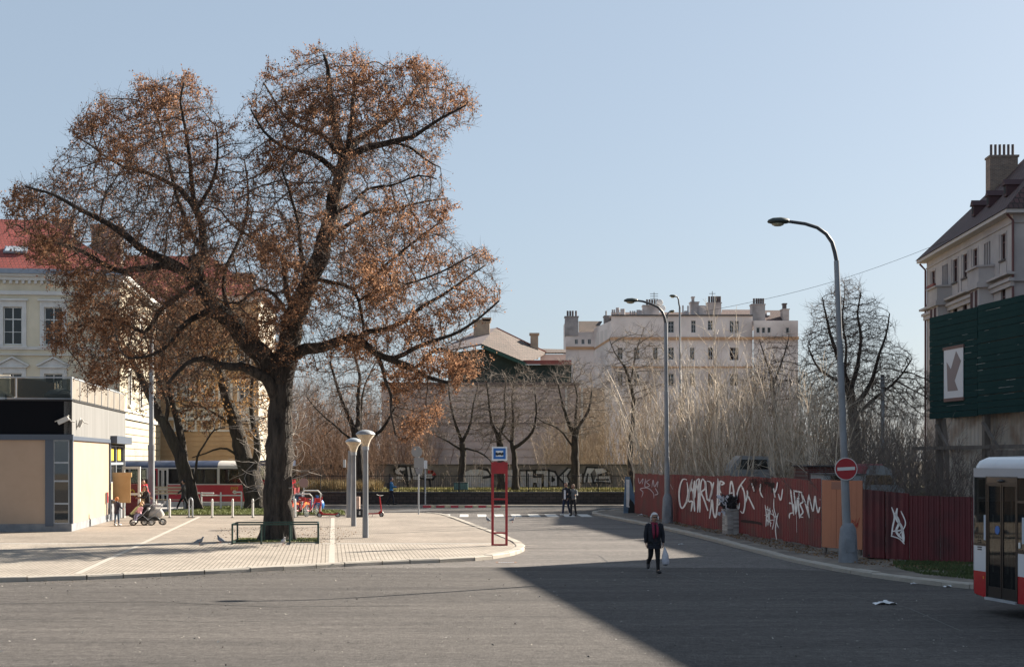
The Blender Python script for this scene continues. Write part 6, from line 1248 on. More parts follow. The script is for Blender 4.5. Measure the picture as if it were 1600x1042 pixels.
for k in range(7): MB().box(.4+1.6*k, 1.85+1.6*k, 2.47, 2.48, 1.0, 2.6).build('window', M_TRAMGLASS, BUS)
# windows
def bwin(a, c, z0, z1, nm='window'):
    b = MB(); b.box(a, c, -.004, .004, z0, z1); return b.build(nm, M_BUSGLASS, BUS)
bwin(.10, ud0-.05, zgl0, zgl1); MB().box(uu0-.02, ud0-.03, -.008, .01, zgl0-.05, zgl0).build('window_trim', M_BD, BUS)
for k in range(6): bwin(ud1+.06+1.55*k, ud1+1.55+1.55*k, zgl0-.05, zgl1)
MB().box(ud1+.03, BL, -.008, .01, zgl0-.12, zgl0-.05).build('window_trim', M_BD, BUS)
mbv = MB(); mbv.box(ud1+.5, ud1+.53, -.012, 0, zgl1-.45, zgl1-.05); mbv.box(ud1+.06, ud1+1.5, -.012, 0, zgl1-.5, zgl1-.45); mbv.box(ud0-.05, ud0-.02, -.01, .01, zsk, zgl1); mbv.box(ud1+.02, ud1+.05, -.01, .01, zsk, zgl1); mbv.box(ud0-.02, ud1+.02, -.01, .01, zd1, zd1+.04); mbv.build('pillar', M_BD, BUS)
MB().box(ud0-.02, ud1+.02, -.006, .006, zd1+.04, zgl1).build('header_panel', mat('dark header', (.06, .055, .05), .15), BUS)
MB().ball(((ud0+ud1)/2, -.03, zgl1-.09), (.13, .03, .03), 10, 6).build('door_lamp', M_BD, BUS, smooth=True)
um = (ud0+ud1)/2
for a, c in ((ud0, um-.012), (um+.012, ud1)):
    b = MB(); f = .035; b.box(a, a+f, .0, .04, zd0, zd1); b.box(c-f, c, .0, .04, zd0, zd1); b.box(a+f, c-f, .002, .038, zd0, zd0+.22); b.box(a+f, c-f, .002, .038, zd1-f, zd1); d_ = b.build('door_leaf', M_BD, BUS); MB().box(a+f*.5, c-f*.5, .012, .02, zd0+.1, zd1-.02).build('pane', M_BUSGLASS, d_)
    MB().tube([(a+.1, .06, zd0+.5), (a+.1, .06, zd1-.6)], .016, 8).build('grab_rail', mat('rail yellow grey', (.55, .55, .5), .4), d_)
MB().tube([(um-.17, .006, 1.67), (um-.17, .010, 1.67)], .085, 20).build('door_sticker', M_BLUE, BUS)
for x in (ud0-.13, ud1+.2): MB().box(x, x+.07, -.0065, -.005, 1.45, 1.95).build('sticker_strip', mat('pale sticker', (.45, .5, .58), .5), BUS)
vt = MB()
for k in range(5): vt.box(uu0+.12, uu0+.28, -.004, .0, zred+.42+.045*k, zred+.445+.045*k)
vt.build('vent', M_BLACK, BUS)
MB().box(ud1+.1, ud1+.16, -.02, 0, zgl0-.02, zgl0+.09).build('door_button', M_TRIM, BUS); MB().box(uu0+.33, uu0+.36, -.008, 0, .68, .73).build('reflector', mat('orange reflector', (.7, .25, .03), .3), BUS); MB().box(ud0-.04, ud1+.04, -.05, .0, zsk-.02, zsk+.03).build('door_sill', M_GALV, BUS)
for z in (.75, .9, 1.05, 1.5, 1.7, 1.9): MB().ball((-.01, .1, z), (.03, .03, .035), 8, 5).build('marker_lamp', mat('tail lamp red', (.3, .01, .01), .3), BUS)
# inside and wheels
MB().box(.1, BL, .05, 2.45, .32, .38).build('floor', M_BD, BUS); MB().box(.05, .08, .15, 2.35, .4, 2.2).build('rear_bulkhead', M_BD, BUS)
st = MB(); st.box(0, .42, 0, .85, .4, .5); st.box(0, .07, 0, .85, .5, 1.15); stm = st.mesh('seat', mat('bus seat', (.05, .06, .08), .7, (.22, .03, .03), 12))
for x in (.2, 2.3, 3.1, 3.9, 4.7, 5.5): put('seat', stm, BUS, (x, 1.5, .4)); 
for x in (.2, 3.1, 3.9, 4.7): put('seat', stm, BUS, (x, .15, .4))
rl = MB().tube([(0, 0, .38), (0, 0, 2.9)], .018, 8).mesh('grab_pole', mat('pole pale', (.6, .62, .6), .35))
for x, y in ((ud0+.05, .5), (ud1-.05, .5), (um, 1.3), (ud0-.1, 1.3), (2.6, 1.3)): put('grab_pole', rl, BUS, (x, y, 0))
b = MB(); b.tube([(ud0+.05, .35, 1.2), (um-.1, .45, 1.75), (um-.1, .45, 1.1)], .016, 8); b.tube([(um+.1, .45, 1.1), (um+.15, .45, 1.5), (ud1-.05, .35, 1.2)], .016, 8); b.build('grab_rail', mat('pole pale', (.6, .62, .6), .35), BUS)
for k in range(2):
    w = MB(); w.tube([(ud1+.9+5.9*k, .02, .46), (ud1+.9+5.9*k, .32, .46)], .46, 28); o = w.build('wheel', M_TYRE, BUS, smooth='auto'); MB().tube([(ud1+.9+5.9*k, .0, .46), (ud1+.9+5.9*k, .05, .46)], .27, 24).build('rim', M_GALV, o, smooth='auto')
b = MB(); b.box(ud1+.3, ud1+1.5, .33, 2.2, .3, 1.0); b.build('wheel_housing', M_BD, BUS)

# ================================================================ vans and cars behind the fence
YV = 56.0; V = thing('parked_van', 'red and white van parked behind the dark corrugated fence', 'van', (P(1372, 760, YV).x, YV, 0), 0)
def vx(px): return P(px, 0, YV).x-V.location.x
def vz(py): return lz(py, YV)
M_VRED = mat('van red', (.25, .03, .05), .4, (.33, .12, .12), 3); M_VW = mat('van white', (.26, .27, .28), .35, (.18, .18, .18), 2)
b = MB(); side = [(vx(1335), .4), (vx(1408), .4), (vx(1414), vz(765)), (vx(1400), vz(757)), (vx(1392), vz(733)), (vx(1378), vz(727)), (vx(1335), vz(727))]
b.slab([(x, 0, z) for x, z in side], (0, 1.9, 0)); b.build('body', M_VW, V)
b = MB(); b.slab([(vx(1335), -.03, vz(743)), (vx(1352), -.03, vz(742)), (vx(1356), -.03, vz(728)), (vx(1335), -.03, vz(727))], (0, .02, 0)); b.slab([(vx(1335), .0, vz(726.8)), (vx(1380), 0, vz(726.8)), (vx(1378), 0, vz(725)), (vx(1335), 0, vz(725))], (0, 1.9, 0)); b.build('roof_edge', M_VRED, V)
b = MB(); b.slab([(vx(1352), -.03, vz(757)), (vx(1398), -.03, vz(757)), (vx(1391), -.03, vz(742)), (vx(1353), -.03, vz(742))], (0, .02, 0)); b.build('window', M_BUSGLASS, V)
for x in (vx(1345), vx(1397)): MB().tube([(x, -.02, .34), (x, .2, .34)], .34, 18).build('wheel', M_TYRE, V)
YW = 66.0; W2 = thing('parked_van', 'white van half hidden by pale stems behind the red fence', 'van', (P(1181, 720, YW).x, YW, 0)); b = MB()
def wx(px): return P(px, 0, YW).x-W2.location.x
sd = [(wx(1140), .4), (wx(1212), .4), (wx(1212), lz(735, YW)), (wx(1206), lz(722, YW)), (wx(1200), lz(713, YW)), (wx(1158), lz(712, YW)), (wx(1146), lz(725, YW)), (wx(1140), lz(735, YW))]
b.slab([(x, 0, z) for x, z in sd], (0, 1.9, 0)); b.build('body', M_VW, W2); MB().slab([(wx(1150), -.02, lz(733, YW)), (wx(1200), -.02, lz(733, YW)), (wx(1198), -.02, lz(718, YW)), (wx(1158), -.02, lz(718, YW))], (0, .015, 0)).build('window', M_BUSGLASS, W2)
for x in (wx(1152), wx(1200)): MB().tube([(x, -.02, .34), (x, .2, .34)], .34, 18).build('wheel', M_TYRE, W2)
YX = 60; sd_ = thing('red_shed', 'low red brick shed behind the stems beside the orange hoarding', 'shed', (P(1262, 740, YX).x, YX, 0)); M_RBR = tex_mat('red shed brick', '', (.15, .045, .04), (.11, .035, .035), (.16, .12, .11), .25, .08, .01, axis='XZ'); b = MB(); hw2 = P(1318, 0, YX).x-P(1262, 0, YX).x; b.box(0, hw2, 0, 3, 0, lz(729, YX)); b.build('wall', M_RBR, sd_); MB().box(-.1, hw2+.1, -.15, 3.1, lz(729, YX), lz(727, YX)).build('roof', M_CAP, sd_)
YH = 50.5; cb = thing('site_cabin', 'grey cabin top showing above the orange hoarding', 'cabin', (P(1287, 745, YH).x, YH, 0)); wc = P(1352, 0, YH).x-P(1287, 0, YH).x; MB().box(0, wc, 0, 2.2, 0, lz(741.5, YH)).build('body', mat('cabin grey', (.28, .29, .30), .7, (.35, .36, .36), 2), cb); MB().box(-.05, wc+.05, -.08, 2.3, lz(741.5, YH), lz(740, YH)).build('roof', M_CAP, cb); MB().box(.25, .9, -.01, 0, lz(748, YH)-.1, lz(743, YH)).build('window', M_WIN, cb)

# ================================================================ bikes, scooters, prams
def wheel(par, c, r, m=None, tw=.02, n=20, spokes=True):
    b = MB(); b.tube([(c[0]+r*math.cos(a), c[1], c[2]+r*math.sin(a)) for a in [2*math.pi*k/n for k in range(n+1)]], tw, 6, caps=False); o = b.build('wheel', M_TYRE, par, smooth=True)
    b = MB()
    if spokes:
        for k in range(7): a = math.pi*k/7; b.bar((c[0]-r*math.cos(a), c[1], c[2]-r*math.sin(a)), (c[0]+r*math.cos(a), c[1], c[2]+r*math.sin(a)), .008)
    else: b.tube([(c[0], c[1]-.012, c[2]), (c[0], c[1]+.012, c[2])], r*.7, 16)
    b.tube([(c[0], c[1]-.04, c[2]), (c[0], c[1]+.04, c[2])], .03, 8); b.build('hub', M_GALV, o)
def bike(label, loc, rot):
    t = thing('rental_bicycle', label, 'bicycle', loc, rot, 'red rental bicycles in the stand')
    wheel(t, (-.52, 0, .33), .32); wheel(t, (.52, 0, .33), .32)
    b = MB(); b.tube([(-.52, 0, .33), (-.1, 0, .3), (.3, 0, .75), (.34, 0, .95)], .03, 8); b.tube([(-.1, 0, .3), (-.22, 0, .8)], .028, 8); b.tube([(.34, 0, .95), (.52, .04, .33)], .022, 8); b.tube([(-.22, 0, .7), (-.52, 0, .33)], .016, 6); b.build('frame', M_RED, t, smooth='auto')
    b = MB(); b.slab([(-.9, -.02, .45), (-.85, -.02, .68), (-.62, -.02, .78), (-.3, -.02, .72), (-.28, -.02, .62), (-.6, -.02, .66)], (0, .04, 0)); b.build('rear_guard', mat('red yellow guard', (.5, .25, .02), .5, (.5, .03, .03), 4, contrast=.3), t)
    MB().ball((-.24, 0, .9), (.13, .08, .035), 10, 6).build('saddle', M_BLACK, t, smooth=True); MB().tube([(-.24, 0, .78), (-.24, 0, .88)], .015, 6).build('seat_post', M_GALV, t)
    b = MB(); b.tube([(.25, -.28, 1.02), (.33, -.12, 1.04), (.34, 0, 1.0), (.33, .12, 1.04), (.25, .28, 1.02)], .016, 8); b.build('handlebar', M_BLACK, t); b = MB(); b.box(.38, .62, -.16, .16, .72, .74); b.box(.6, .62, -.16, .16, .74, .95); b.bar((.36, -.15, .74), (.36, .15, .74), .02); b.build('basket', M_RED, t)
    b = MB(); b.tube([(-.1, -.09, .3), (-.1, .09, .3)], .05, 10); b.bar((-.1, .09, .3), (-.05, .12, .14), .02); b.bar((-.1, -.09, .3), (-.15, -.12, .46), .02); b.build('crank', M_IRON, t)
g = G(471, 807, .1); bike('red rental bicycle nearest to the big trunk in the stand', (g.x, g.y, .1), 1.15); g = G(487, 807, .1); bike('red rental bicycle right beside the other in the stand', (g.x, g.y, .1), 1.2); g = G(459, 805, .1); bike('third red rental bicycle mostly hidden behind the big trunk', (g.x, g.y+.4, .1), 1.0)
def bX(px, Y): return (px-CX)*Y/F
YS = 76.5
bk = thing('bicycle_stand', 'white tube bicycle stand behind the two red bicycles', 'bicycle stand', (bX(487, YS), YS, .1))
def hoop(x0, x1, h, nm='hoop'): MB().tube([(x0, 0, 0), (x0, 0, h-.12), (x0+.1, 0, h), (x1-.15, 0, h), (x1, 0, h-.15), (x1, 0, 0)], .035, 8).build(nm, M_WHITE, bk, smooth='auto')
hoop(bX(472, YS)-bk.location.x, bX(501, YS)-bk.location.x, 1.28); hoop(bX(459, YS)-bk.location.x, bX(488, YS)-bk.location.x, 1.1); hoop(bX(470, YS)-bk.location.x, bX(483, YS)-bk.location.x, .78)
def scooter(label, px, py, rot, lean=0):
    g = G(px, py, .1); t = thing('kick_scooter', label, 'scooter', (g.x, g.y, .1), rot, 'parked red electric scooters')
    wheel(t, (-.48, 0, .12), .11, tw=.03, n=14, spokes=False); wheel(t, (.45, 0, .12), .11, tw=.03, n=14, spokes=False)
    b = MB(); b.bar((-.38, 0, .17), (.32, 0, .14), .17, .06); b.bar((.32, 0, .14), (.45, 0, .2), .1, .05); b.bar((-.38, 0, .17), (-.5, 0, .24), .1, .04); b.build('deck', M_RED, t)
    b = MB(); b.tube([(-.48, 0, .24), (-.36, 0, 1.05)], .035, 8); b.bar((-.44, 0, .3), (-.3, 0, .18), .06); b.build('stem', M_RED, t, smooth='auto')
    b = MB(); b.tube([(-.4, -.26, 1.1), (-.36, 0, 1.08), (-.34, .26, 1.15)], .022, 8); b.bar((-.36, 0, 1.05), (-.35, 0, 1.14), .06); b.build('handlebar', M_BLACK, t); MB().slab([(-.6, -.03, .2), (-.55, -.03, .27), (-.42, -.03, .27), (-.38, -.03, .22)], (0, .06, 0)).build('mudguard', M_BLACK, t); MB().bar((0, .06, .14), (.03, .12, .0), .015).build('kickstand', M_IRON, t)
scooter('red electric scooter standing side-on right of the bicycle stand', 514, 807.8, 0.1); scooter('red electric scooter standing behind the nearest park lamp', 584, 807, math.pi-.5)
g = G(562, 808, .1); bg_ = thing('black_bag', 'black shopping bag with white print standing behind the park lamps', 'bag', (g.x, g.y, .1)); b = MB(); b.slab([(-.17, 0, 0), (.17, 0, 0), (.18, .03, .42), (-.18, .03, .42)], (0, .22, 0)); b.build('body', M_BLACK, bg_); b = MB(); b.tube([(-.08, .1, .42), (-.07, .1, .55), (.07, .1, .55), (.08, .1, .42)], .01, 5); b.build('handle', M_BLACK, bg_); MB().slab([(-.04, -.003, .12), (.04, -.003, .12), (.03, .017, .32), (-.03, .017, .32)], (0, .002, 0)).build('print', M_TRIM, bg_)
g = G(557, 806, .1); pk = thing('pale_box', 'narrow pale pink cardboard box behind the middle park lamp', 'box', (g.x, g.y+.2, .1)); MB().box(-.12, .14, 0, .3, 0, 1.0).build('body', mat('pale card', (.5, .38, .32), .8), pk); MB().box(-.12, .14, -.01, .0, .8, .85).build('tape', M_TANP, pk)
g = G(495, 800); bb_ = thing('blue_bag', 'bulging bright blue bin bag behind the bicycle stand', 'bag', (g.x, g.y, .0)); b = MB(); b.ball((0, 0, .42), (.45, .35, .42), 14, 8); b.build('sack', mat('blue plastic', (.02, .12, .35), .4, (.03, .17, .45), 4), bb_, smooth=True); MB().tube([(0, 0, .8), (.03, 0, .95)], [.05, .1], 8).build('knot', mat('blue plastic', (.02, .12, .35), .4), bb_)
g = G(464, 801); b2 = thing('blue_bin', 'dark blue bin standing behind the big trunk near the bicycles', 'bin', (g.x, g.y, .0)); b = MB(); b.box(-.3, .3, 0, .6, .05, .95); b.build('body', mat('bin blue', (.03, .09, .22), .5), b2); MB().box(-.33, .33, -.03, .63, .95, 1.03).build('lid', mat('bin lid', (.02, .06, .16), .5), b2)
rsn = thing('red_disc_sign', 'faded pinkish round sign standing behind the bicycles', 'road sign', (bX(474.5, 79), 79, 0)); MB().tube([(0, 0, 0), (0, 0, 1.9)], .03, 8).build('pole', M_GALV, rsn); MB().tube([(0, -.03, 1.75), (0, -.01, 1.75)], .26, 24).build('plate', mat('faded pink plate', (.32, .2, .2), .7), rsn)
def pram(label, loc, rot, c1, c2, s=1.0, deep=False):
    t = thing('pram', label, 'pram', loc, rot, 'prams beside the kiosk')
    for x, y in ((-.38, -.24), (-.38, .24), (.42, -.26), (.42, .26)): wheel(t, (x, y, .14), .13, tw=.025, n=14, spokes=True)
    b = MB()
    for y in (-.24, .24): b.tube([(-.38, y, .14), (.0, y, .42), (.3, y, .75), (.55, y*.9, 1.05)], .016, 6); b.tube([(.42, y, .14), (0, y, .5)], .016, 6)
    b.tube([(.55, -.216, 1.05), (.55, .216, 1.05)], .02, 6); b.build('frame', M_GALV, t)
    b = MB()
    if deep: b.tube([(-.5, 0, .52), (-.42, 0, .52), (.3, 0, .55), (.42, 0, .62)], [.1, .2, .24, .2], 14)
    else: b.tube([(-.3, 0, .38), (-.1, 0, .5), (.12, 0, .55), (.22, 0, .85)], [.16, .2, .22, .18], 12)
    b.build('seat', c1, t, smooth=True)
    b = MB(); pr_ = []
    for k in range(7):
        a = math.pi*(.1+.55*k/6); pr_.append([(.25-.36*math.cos(a)*1.0, .25*math.cos(q), .62+.36*math.sin(a)*(.55+.45*math.sin(q))) for q in [math.pi*j/8 for j in range(9)]])
    for A_, B_ in zip(pr_[:-1], pr_[1:]):
        for j in range(8): b.poly([A_[j], A_[j+1], B_[j+1], B_[j]])
    b.build('hood', c2, t, smooth=True); MB().box(-.15, .25, -.2, .2, .2, .34).build('basket', M_BLACK, t); return t
M_PG = mat('pale grey pram fabric', (.42, .41, .40), .8, (.52, .5, .48), 8); M_PGD = mat('dark grey pram fabric', (.16, .15, .15), .8)
g = G(239, 820, .1); pram('pale grey deep pram parked right of the black pram', (g.x, g.y, .1), .35, M_PG, M_PG, deep=True); g = G(222, 820.5, .1); pram('black pram with a toddler in it, parked by the kiosk counter', (g.x, g.y, .1), .15, M_BLACK, M_BLACK)
# ================================================================ trees
def bark(name, c1, c2, sc=5, st=(1, 1, .18), bump=1.0, green=None):
    if name in MATS: return MATS[name]
    m = mat(name, c1, .95, c2, sc, 0, stretch=st, dirt=green); n = m.node_tree; L = n.links.new; tc = n.nodes.new('ShaderNodeTexCoord'); mp = n.nodes.new('ShaderNodeMapping'); mp.inputs['Scale'].default_value = (1, 1, .16); L(tc.outputs['Object'], mp.inputs[0])
    v = n.nodes.new('ShaderNodeTexVoronoi'); v.feature = 'DISTANCE_TO_EDGE'; v.inputs['Scale'].default_value = sc*1.6; z = n.nodes.new('ShaderNodeTexNoise'); z.inputs['Scale'].default_value = sc*1.2; z.inputs['Detail'].default_value = 8; L(mp.outputs[0], z.inputs[0]); a = n.nodes.new('ShaderNodeMix'); a.data_type = 'VECTOR'; a.inputs[0].default_value = .22; L(mp.outputs[0], a.inputs[4]); L(z.outputs[1], a.inputs[5]); L(a.outputs[1], v.inputs[0])
    h = n.nodes.new('ShaderNodeMath'); h.operation = 'MULTIPLY_ADD'; h.inputs[1].default_value = 1.6; L(v.outputs[0], h.inputs[0]); L(z.outputs[0], h.inputs[2]); bp = n.nodes.new('ShaderNodeBump'); bp.inputs['Strength'].default_value = 1; bp.inputs['Distance'].default_value = .07; L(h.outputs[0], bp.inputs['Height']); L(bp.outputs[0], n.nodes['Principled BSDF'].inputs['Normal']); return m
M_BARK = bark('rough dark bark', (0.012, 0.010, 0.009), (0.075, 0.06, 0.05), 6.5)
M_BARK2 = bark('brown bark', (0.022, 0.018, 0.015), (0.075, 0.06, 0.047), 6, green=((0.07, .06, .035), .8, .5))
M_TWIG = mat('dark twigs', (0.07, 0.05, 0.04), .9, (0.13, 0.095, 0.075), 2)
M_GTWIG = mat('grey brown twigs', (0.14, 0.115, 0.095), .9, (0.25, 0.21, 0.175), 1.5)
def leafmat(name, cols, trans=.55):
    m = bpy.data.materials.new(name); m.use_nodes = True; n = m.node_tree; n.nodes.clear(); L = n.links.new
    g = n.nodes.new('ShaderNodeNewGeometry'); r = n.nodes.new('ShaderNodeValToRGB'); e = r.color_ramp.elements
    while len(e) < len(cols): e.new(.5)
    for k, c in enumerate(cols): e[k].position = k/(len(cols)-1); e[k].color = (*c, 1)
    L(g.outputs['Random Per Island'], r.inputs[0])
    d = n.nodes.new('ShaderNodeBsdfDiffuse'); t = n.nodes.new('ShaderNodeBsdfTranslucent'); mx = n.nodes.new('ShaderNodeMixShader'); mx.inputs[0].default_value = trans
    L(r.outputs[0], d.inputs[0]); L(r.outputs[0], t.inputs[0]); L(d.outputs[0], mx.inputs[1]); L(t.outputs[0], mx.inputs[2]); o = n.nodes.new('ShaderNodeOutputMaterial'); L(mx.outputs[0], o.inputs[0]); return m
M_LEAF = leafmat('withered brown leaves', [(.12, .066, .048), (.205, .112, .070), (.33, .18, .108), (.48, .285, .17)])
M_LEAFO = leafmat('withered ochre leaves', [(.20, .11, .05), (.34, .19, .08), (.50, .31, .14)])

def c_now(last, i): return last.get(i, 0)
def colonize(seeds, att, step=.3, infl=3.0, kill=.45, iters=160, rng=None, keepdir=.45):
    """space colonisation: grows branches from seed nodes towards the attraction points. returns positions, parents"""
    pos = [np.array(p, float) for p, _ in seeds]; par = [q for _, q in seeds]; A = np.array(att, float)
    P_ = np.array(pos); n0 = 0
    near = np.full(len(A), -1); nd = np.full(len(A), 1e9)
    def upd(i0):
        nonlocal near, nd
        new = np.array(pos[i0:])
        for s in range(0, len(A), 4000):
            d = np.linalg.norm(A[s:s+4000, None]-new[None], axis=2); j = d.argmin(1); m = d[np.arange(len(j)), j]; b = m < nd[s:s+4000]
            nd[s:s+4000][b] = m[b]; near[s:s+4000][b] = j[b]+i0
    upd(0); last = {}
    for it in range(iters):
        keep = nd > kill; A = A[keep]; near = near[keep]; nd = nd[keep]
        if not len(A): break
        act = nd < infl*(1+it*.02)
        if not act.any(): act = nd <= nd.min()+.5
        ids = near[act]; vec = (A[act]-np.array(pos)[ids]); vec /= np.linalg.norm(vec, axis=1)[:, None]+1e-9
        u, inv = np.unique(ids, return_inverse=True); S = np.zeros((len(u), 3)); np.add.at(S, inv, vec)
        i0 = len(pos)
        for k, i in enumerate(u):
            d = S[k]; L_ = np.linalg.norm(d)
            if L_ < 1e-6: d = np.random.randn(3); L_ = np.linalg.norm(d)
            pd = pos[i]-pos[par[i]] if par[i] >= 0 else np.zeros(3); d = d/L_+np.random.randn(3)*.14+(pd/(np.linalg.norm(pd)+1e-9)*keepdir if c_now(last, i) == 0 else 0)+np.array([0, 0, .06]); d /= np.linalg.norm(d)
            c = last.get(i, 0)
            if c >= 3: continue
            last[i] = c+1; pos.append(pos[i]+d*step); par.append(int(i))
        if len(pos) == i0: break
        upd(i0)
    return np.array(pos), np.array(par)

def prisms(p0, p1, r0, r1, n=3):
    """thousands of little tapered twigs at once -> verts, quads"""
    d = p1-p0; L = np.linalg.norm(d, axis=1)[:, None]+1e-9; d = d/L; ref = np.where(np.abs(d[:, 2:3]) > .9, np.array([[1., 0, 0]]), np.array([[0, 0, 1.]])); a = np.cross(d, ref); a /= np.linalg.norm(a, axis=1)[:, None]+1e-9; b = np.cross(d, a)
    V = []
    for p, r in ((p0, r0), (p1, r1)):
        for k in range(n): t = 2*math.pi*k/n; V.append(p+(a*math.cos(t)+b*math.sin(t))*np.asarray(r).reshape(-1, 1))
    V = np.stack(V, 1); m = len(p0); base = (np.arange(m)*2*n)[:, None]; Fq = []
    for k in range(n): Fq.append(np.concatenate([base+k, base+(k+1) % n, base+n+(k+1) % n, base+n+k], 1))
    return V.reshape(-1, 3), np.stack(Fq, 1).reshape(-1, 4)

def poly_dist(poly, x, y):
    d = np.full(len(x), 1e9)
    for i in range(len(poly)):
        a = np.array(poly[i], float); b = np.array(poly[(i+1) % len(poly)], float); ab = b-a; t = np.clip(((x-a[0])*ab[0]+(y-a[1])*ab[1])/(ab@ab+1e-9), 0, 1)
        d = np.minimum(d, np.hypot(x-a[0]-t*ab[0], y-a[1]-t*ab[1]))
    return d
def sample_crown(poly, Y, n, dmax, holes=(), core=1.3, ragged=.32):
    P_ = np.array(poly, float); lo, hi = P_.min(0), P_.max(0); out = []
    while sum(len(o) for o in out) < n:
        q = np.random.rand(n, 2)*(hi-lo)+lo; q = q[inside(poly, q[:, 0], q[:, 1])]
        for (hx, hy, rx, ry, pr) in holes: q = q[~((((q[:, 0]-hx)/rx)**2+((q[:, 1]-hy)/ry)**2 < 1) & (np.random.rand(len(q)) < pr))]
        s = F/Y; dd_ = poly_dist(poly, q[:, 0], q[:, 1])/s; rg = .5*ragged*(1+np.sin(q[:, 0]*.115+2*np.sin(q[:, 1]*.07))*np.sin(q[:, 1]*.13+1.5*np.sin(q[:, 0]*.06))); q = q[dd_ > rg]; dd_ = dd_[dd_ > rg]; half = np.minimum(dmax, .3+dd_*core); y = Y+half*np.random.uniform(-1, 1, len(q))
        out.append(np.c_[(q[:, 0]-CX)*y/F, y, EYE-(q[:, 1]-HY)*y/F])
    return np.concatenate(out)[:n]

def grow_tree(name, label, base_px, Y, limbs, crown, n_att, dmax, mats, r_trunk, leafd=None, holes=(), step=.3, kill=.42, infl=2.5, rmin=.011, twigs=3, twl=(.25, .6), pipe=2.35, leaf=(.035, .07), group=None, leafmat_=None, zbase=.1, core=1.3, trunk_pts=None, cat='tree', root_flare=1.35, burl=0, nsuck=0):
    """limbs: list of (parent limb or None, [(px,py),...], r0, r1, depth offset at end)"""
    bx0, by0 = base_px; s = F/Y; base = Vector(((bx0-CX)*Y/F, Y, zbase))
    t = thing(name, label, cat, tuple(base), 0, group); B0 = np.array(base)
    tb = MB(); seeds = []; rad_seed = []; ends = {}
    for li, (parent, pts, r0, r1, dy) in enumerate(limbs):
        ys0 = 0 if parent is None else None
        w = []
        n_ = len(pts)
        if parent is None: yo0 = 0.0
        else:
            pl_ = ends[parent]; j = min(range(len(pl_)), key=lambda k: (pl_[k][0]-pts[0][0])**2+(pl_[k][1]-pts[0][1])**2); yo0 = pl_[j][2]
        lens = [0]
        for a, b in zip(pts[:-1], pts[1:]): lens.append(lens[-1]+math.hypot(b[0]-a[0], b[1]-a[1]))
        rec = []
        for k, (px, py) in enumerate(pts):
            f = lens[k]/lens[-1]; yy = yo0+dy*f; rec.append((px, py, yy))
        # resample with gentle wiggle (Catmull-Rom)
        fine = []
        for k in range(n_-1):
            p0 = rec[max(k-1, 0)]; p1 = rec[k]; p2 = rec[k+1]; p3 = rec[min(k+2, n_-1)]
            m_ = max(2, int((lens[k+1]-lens[k])/s/.35))
            for q in range(m_):
                u = q/m_; c = [0.5*((2*p1[i])+(-p0[i]+p2[i])*u+(2*p0[i]-5*p1[i]+4*p2[i]-p3[i])*u*u+(-p0[i]+3*p1[i]-3*p2[i]+p3[i])*u**3) for i in range(3)]; fine.append(c)
        fine.append(list(rec[-1])); ends[li] = fine
        W = []
        for (px, py, yy) in fine:
            y = Y+yy; W.append(Vector(((px-CX)*y/F, y, EYE-(py-HY)*y/F)))
        m_ = len(W); R_ = [r0+(r1-r0)*(k/(m_-1))**.85 for k in range(m_)]
        if parent is None and root_flare:
            R_[0] *= root_flare
            if m_ > 3: R_[1] *= 1+(root_flare-1)*.35
            W[0].z = zbase-.15
        jit = [Vector((random.uniform(-1, 1), random.uniform(-1, 1), random.uniform(-1, 1)))*min(r*.25, .05) if 0 < k < m_-1 else Vector() for k, r in enumerate(R_)]
        if burl and parent is None: R_ = [r*random.uniform(.94, 1.08) if k > 0 else r for k, r in enumerate(R_)]
        tb.tube([p+j-base for p, j in zip(W, jit)], R_, 14 if r0 > .25 else (9 if r0 > .1 else 6), 0)
        i0 = len(seeds)
        if parent is None: pi = -1
        else:
            sp = np.array([q[0] for q in seeds]); pi = int(np.argmin(np.linalg.norm(sp-np.array(W[0]), axis=1)))
        for k, p in enumerate(W): seeds.append((np.array(p), pi if k == 0 else len(seeds)-1)); rad_seed.append(R_[k])
    # lumpy trunk surface
    v = np.array(tb.v); nz = np.sin(v[:, 0]*9+np.sin(v[:, 2]*1.3)*2)*np.sin(v[:, 1]*8)*.5+np.sin(v[:, 2]*3.1+v[:, 0]*4)*.35
    c_ = v*0
    tb.v = [tuple(q) for q in (v+np.c_[np.sign(v[:, 0])*0, nz*0, nz*0])]
    tb.build('trunk', mats[0], t, smooth=True)
    att = sample_crown(crown, Y, n_att, dmax, holes, core); ns = len(seeds)
    pos, par = colonize(seeds, att, step, infl, kill)
    n = len(pos); cnt = np.ones(n); r = np.zeros(n)
    acc = np.zeros(n); kids = np.zeros(n, int)
    for i in range(n-1, ns-1, -1):
        rr_ = rmin if kids[i] == 0 else acc[i]**(1/pipe); r[i] = min(rr_, .11); acc[par[i]] += r[i]**pipe; kids[par[i]] += 1; 
    ii = np.arange(ns, n); pp = par[ii]; r0 = np.minimum(np.where(pp < ns, r[ii]*1.15, r[pp]), r[ii]*1.6); p0 = pos[pp]-B0; p1 = pos[ii]-B0
    VV, FF = prisms(p0, p1, r0, r[ii], 4)
    mats_ = mats[1]
    off = len(VV)
    # twigs
    thin = ii[r[ii] < rmin*2.6]; src = np.repeat(thin, twigs); d = pos[src]-pos[par[src]]; d /= np.linalg.norm(d, axis=1)[:, None]+1e-9
    d = d*.7+np.random.randn(len(src), 3)*.55+np.array([0, 0, .12]); d /= np.linalg.norm(d, axis=1)[:, None]; L_ = np.random.uniform(twl[0], twl[1], (len(src), 1)); q0 = pos[src]-B0; q1 = q0+d*L_*.6; q2 = q1+(d+np.random.randn(len(src), 3)*.3)*L_*.4
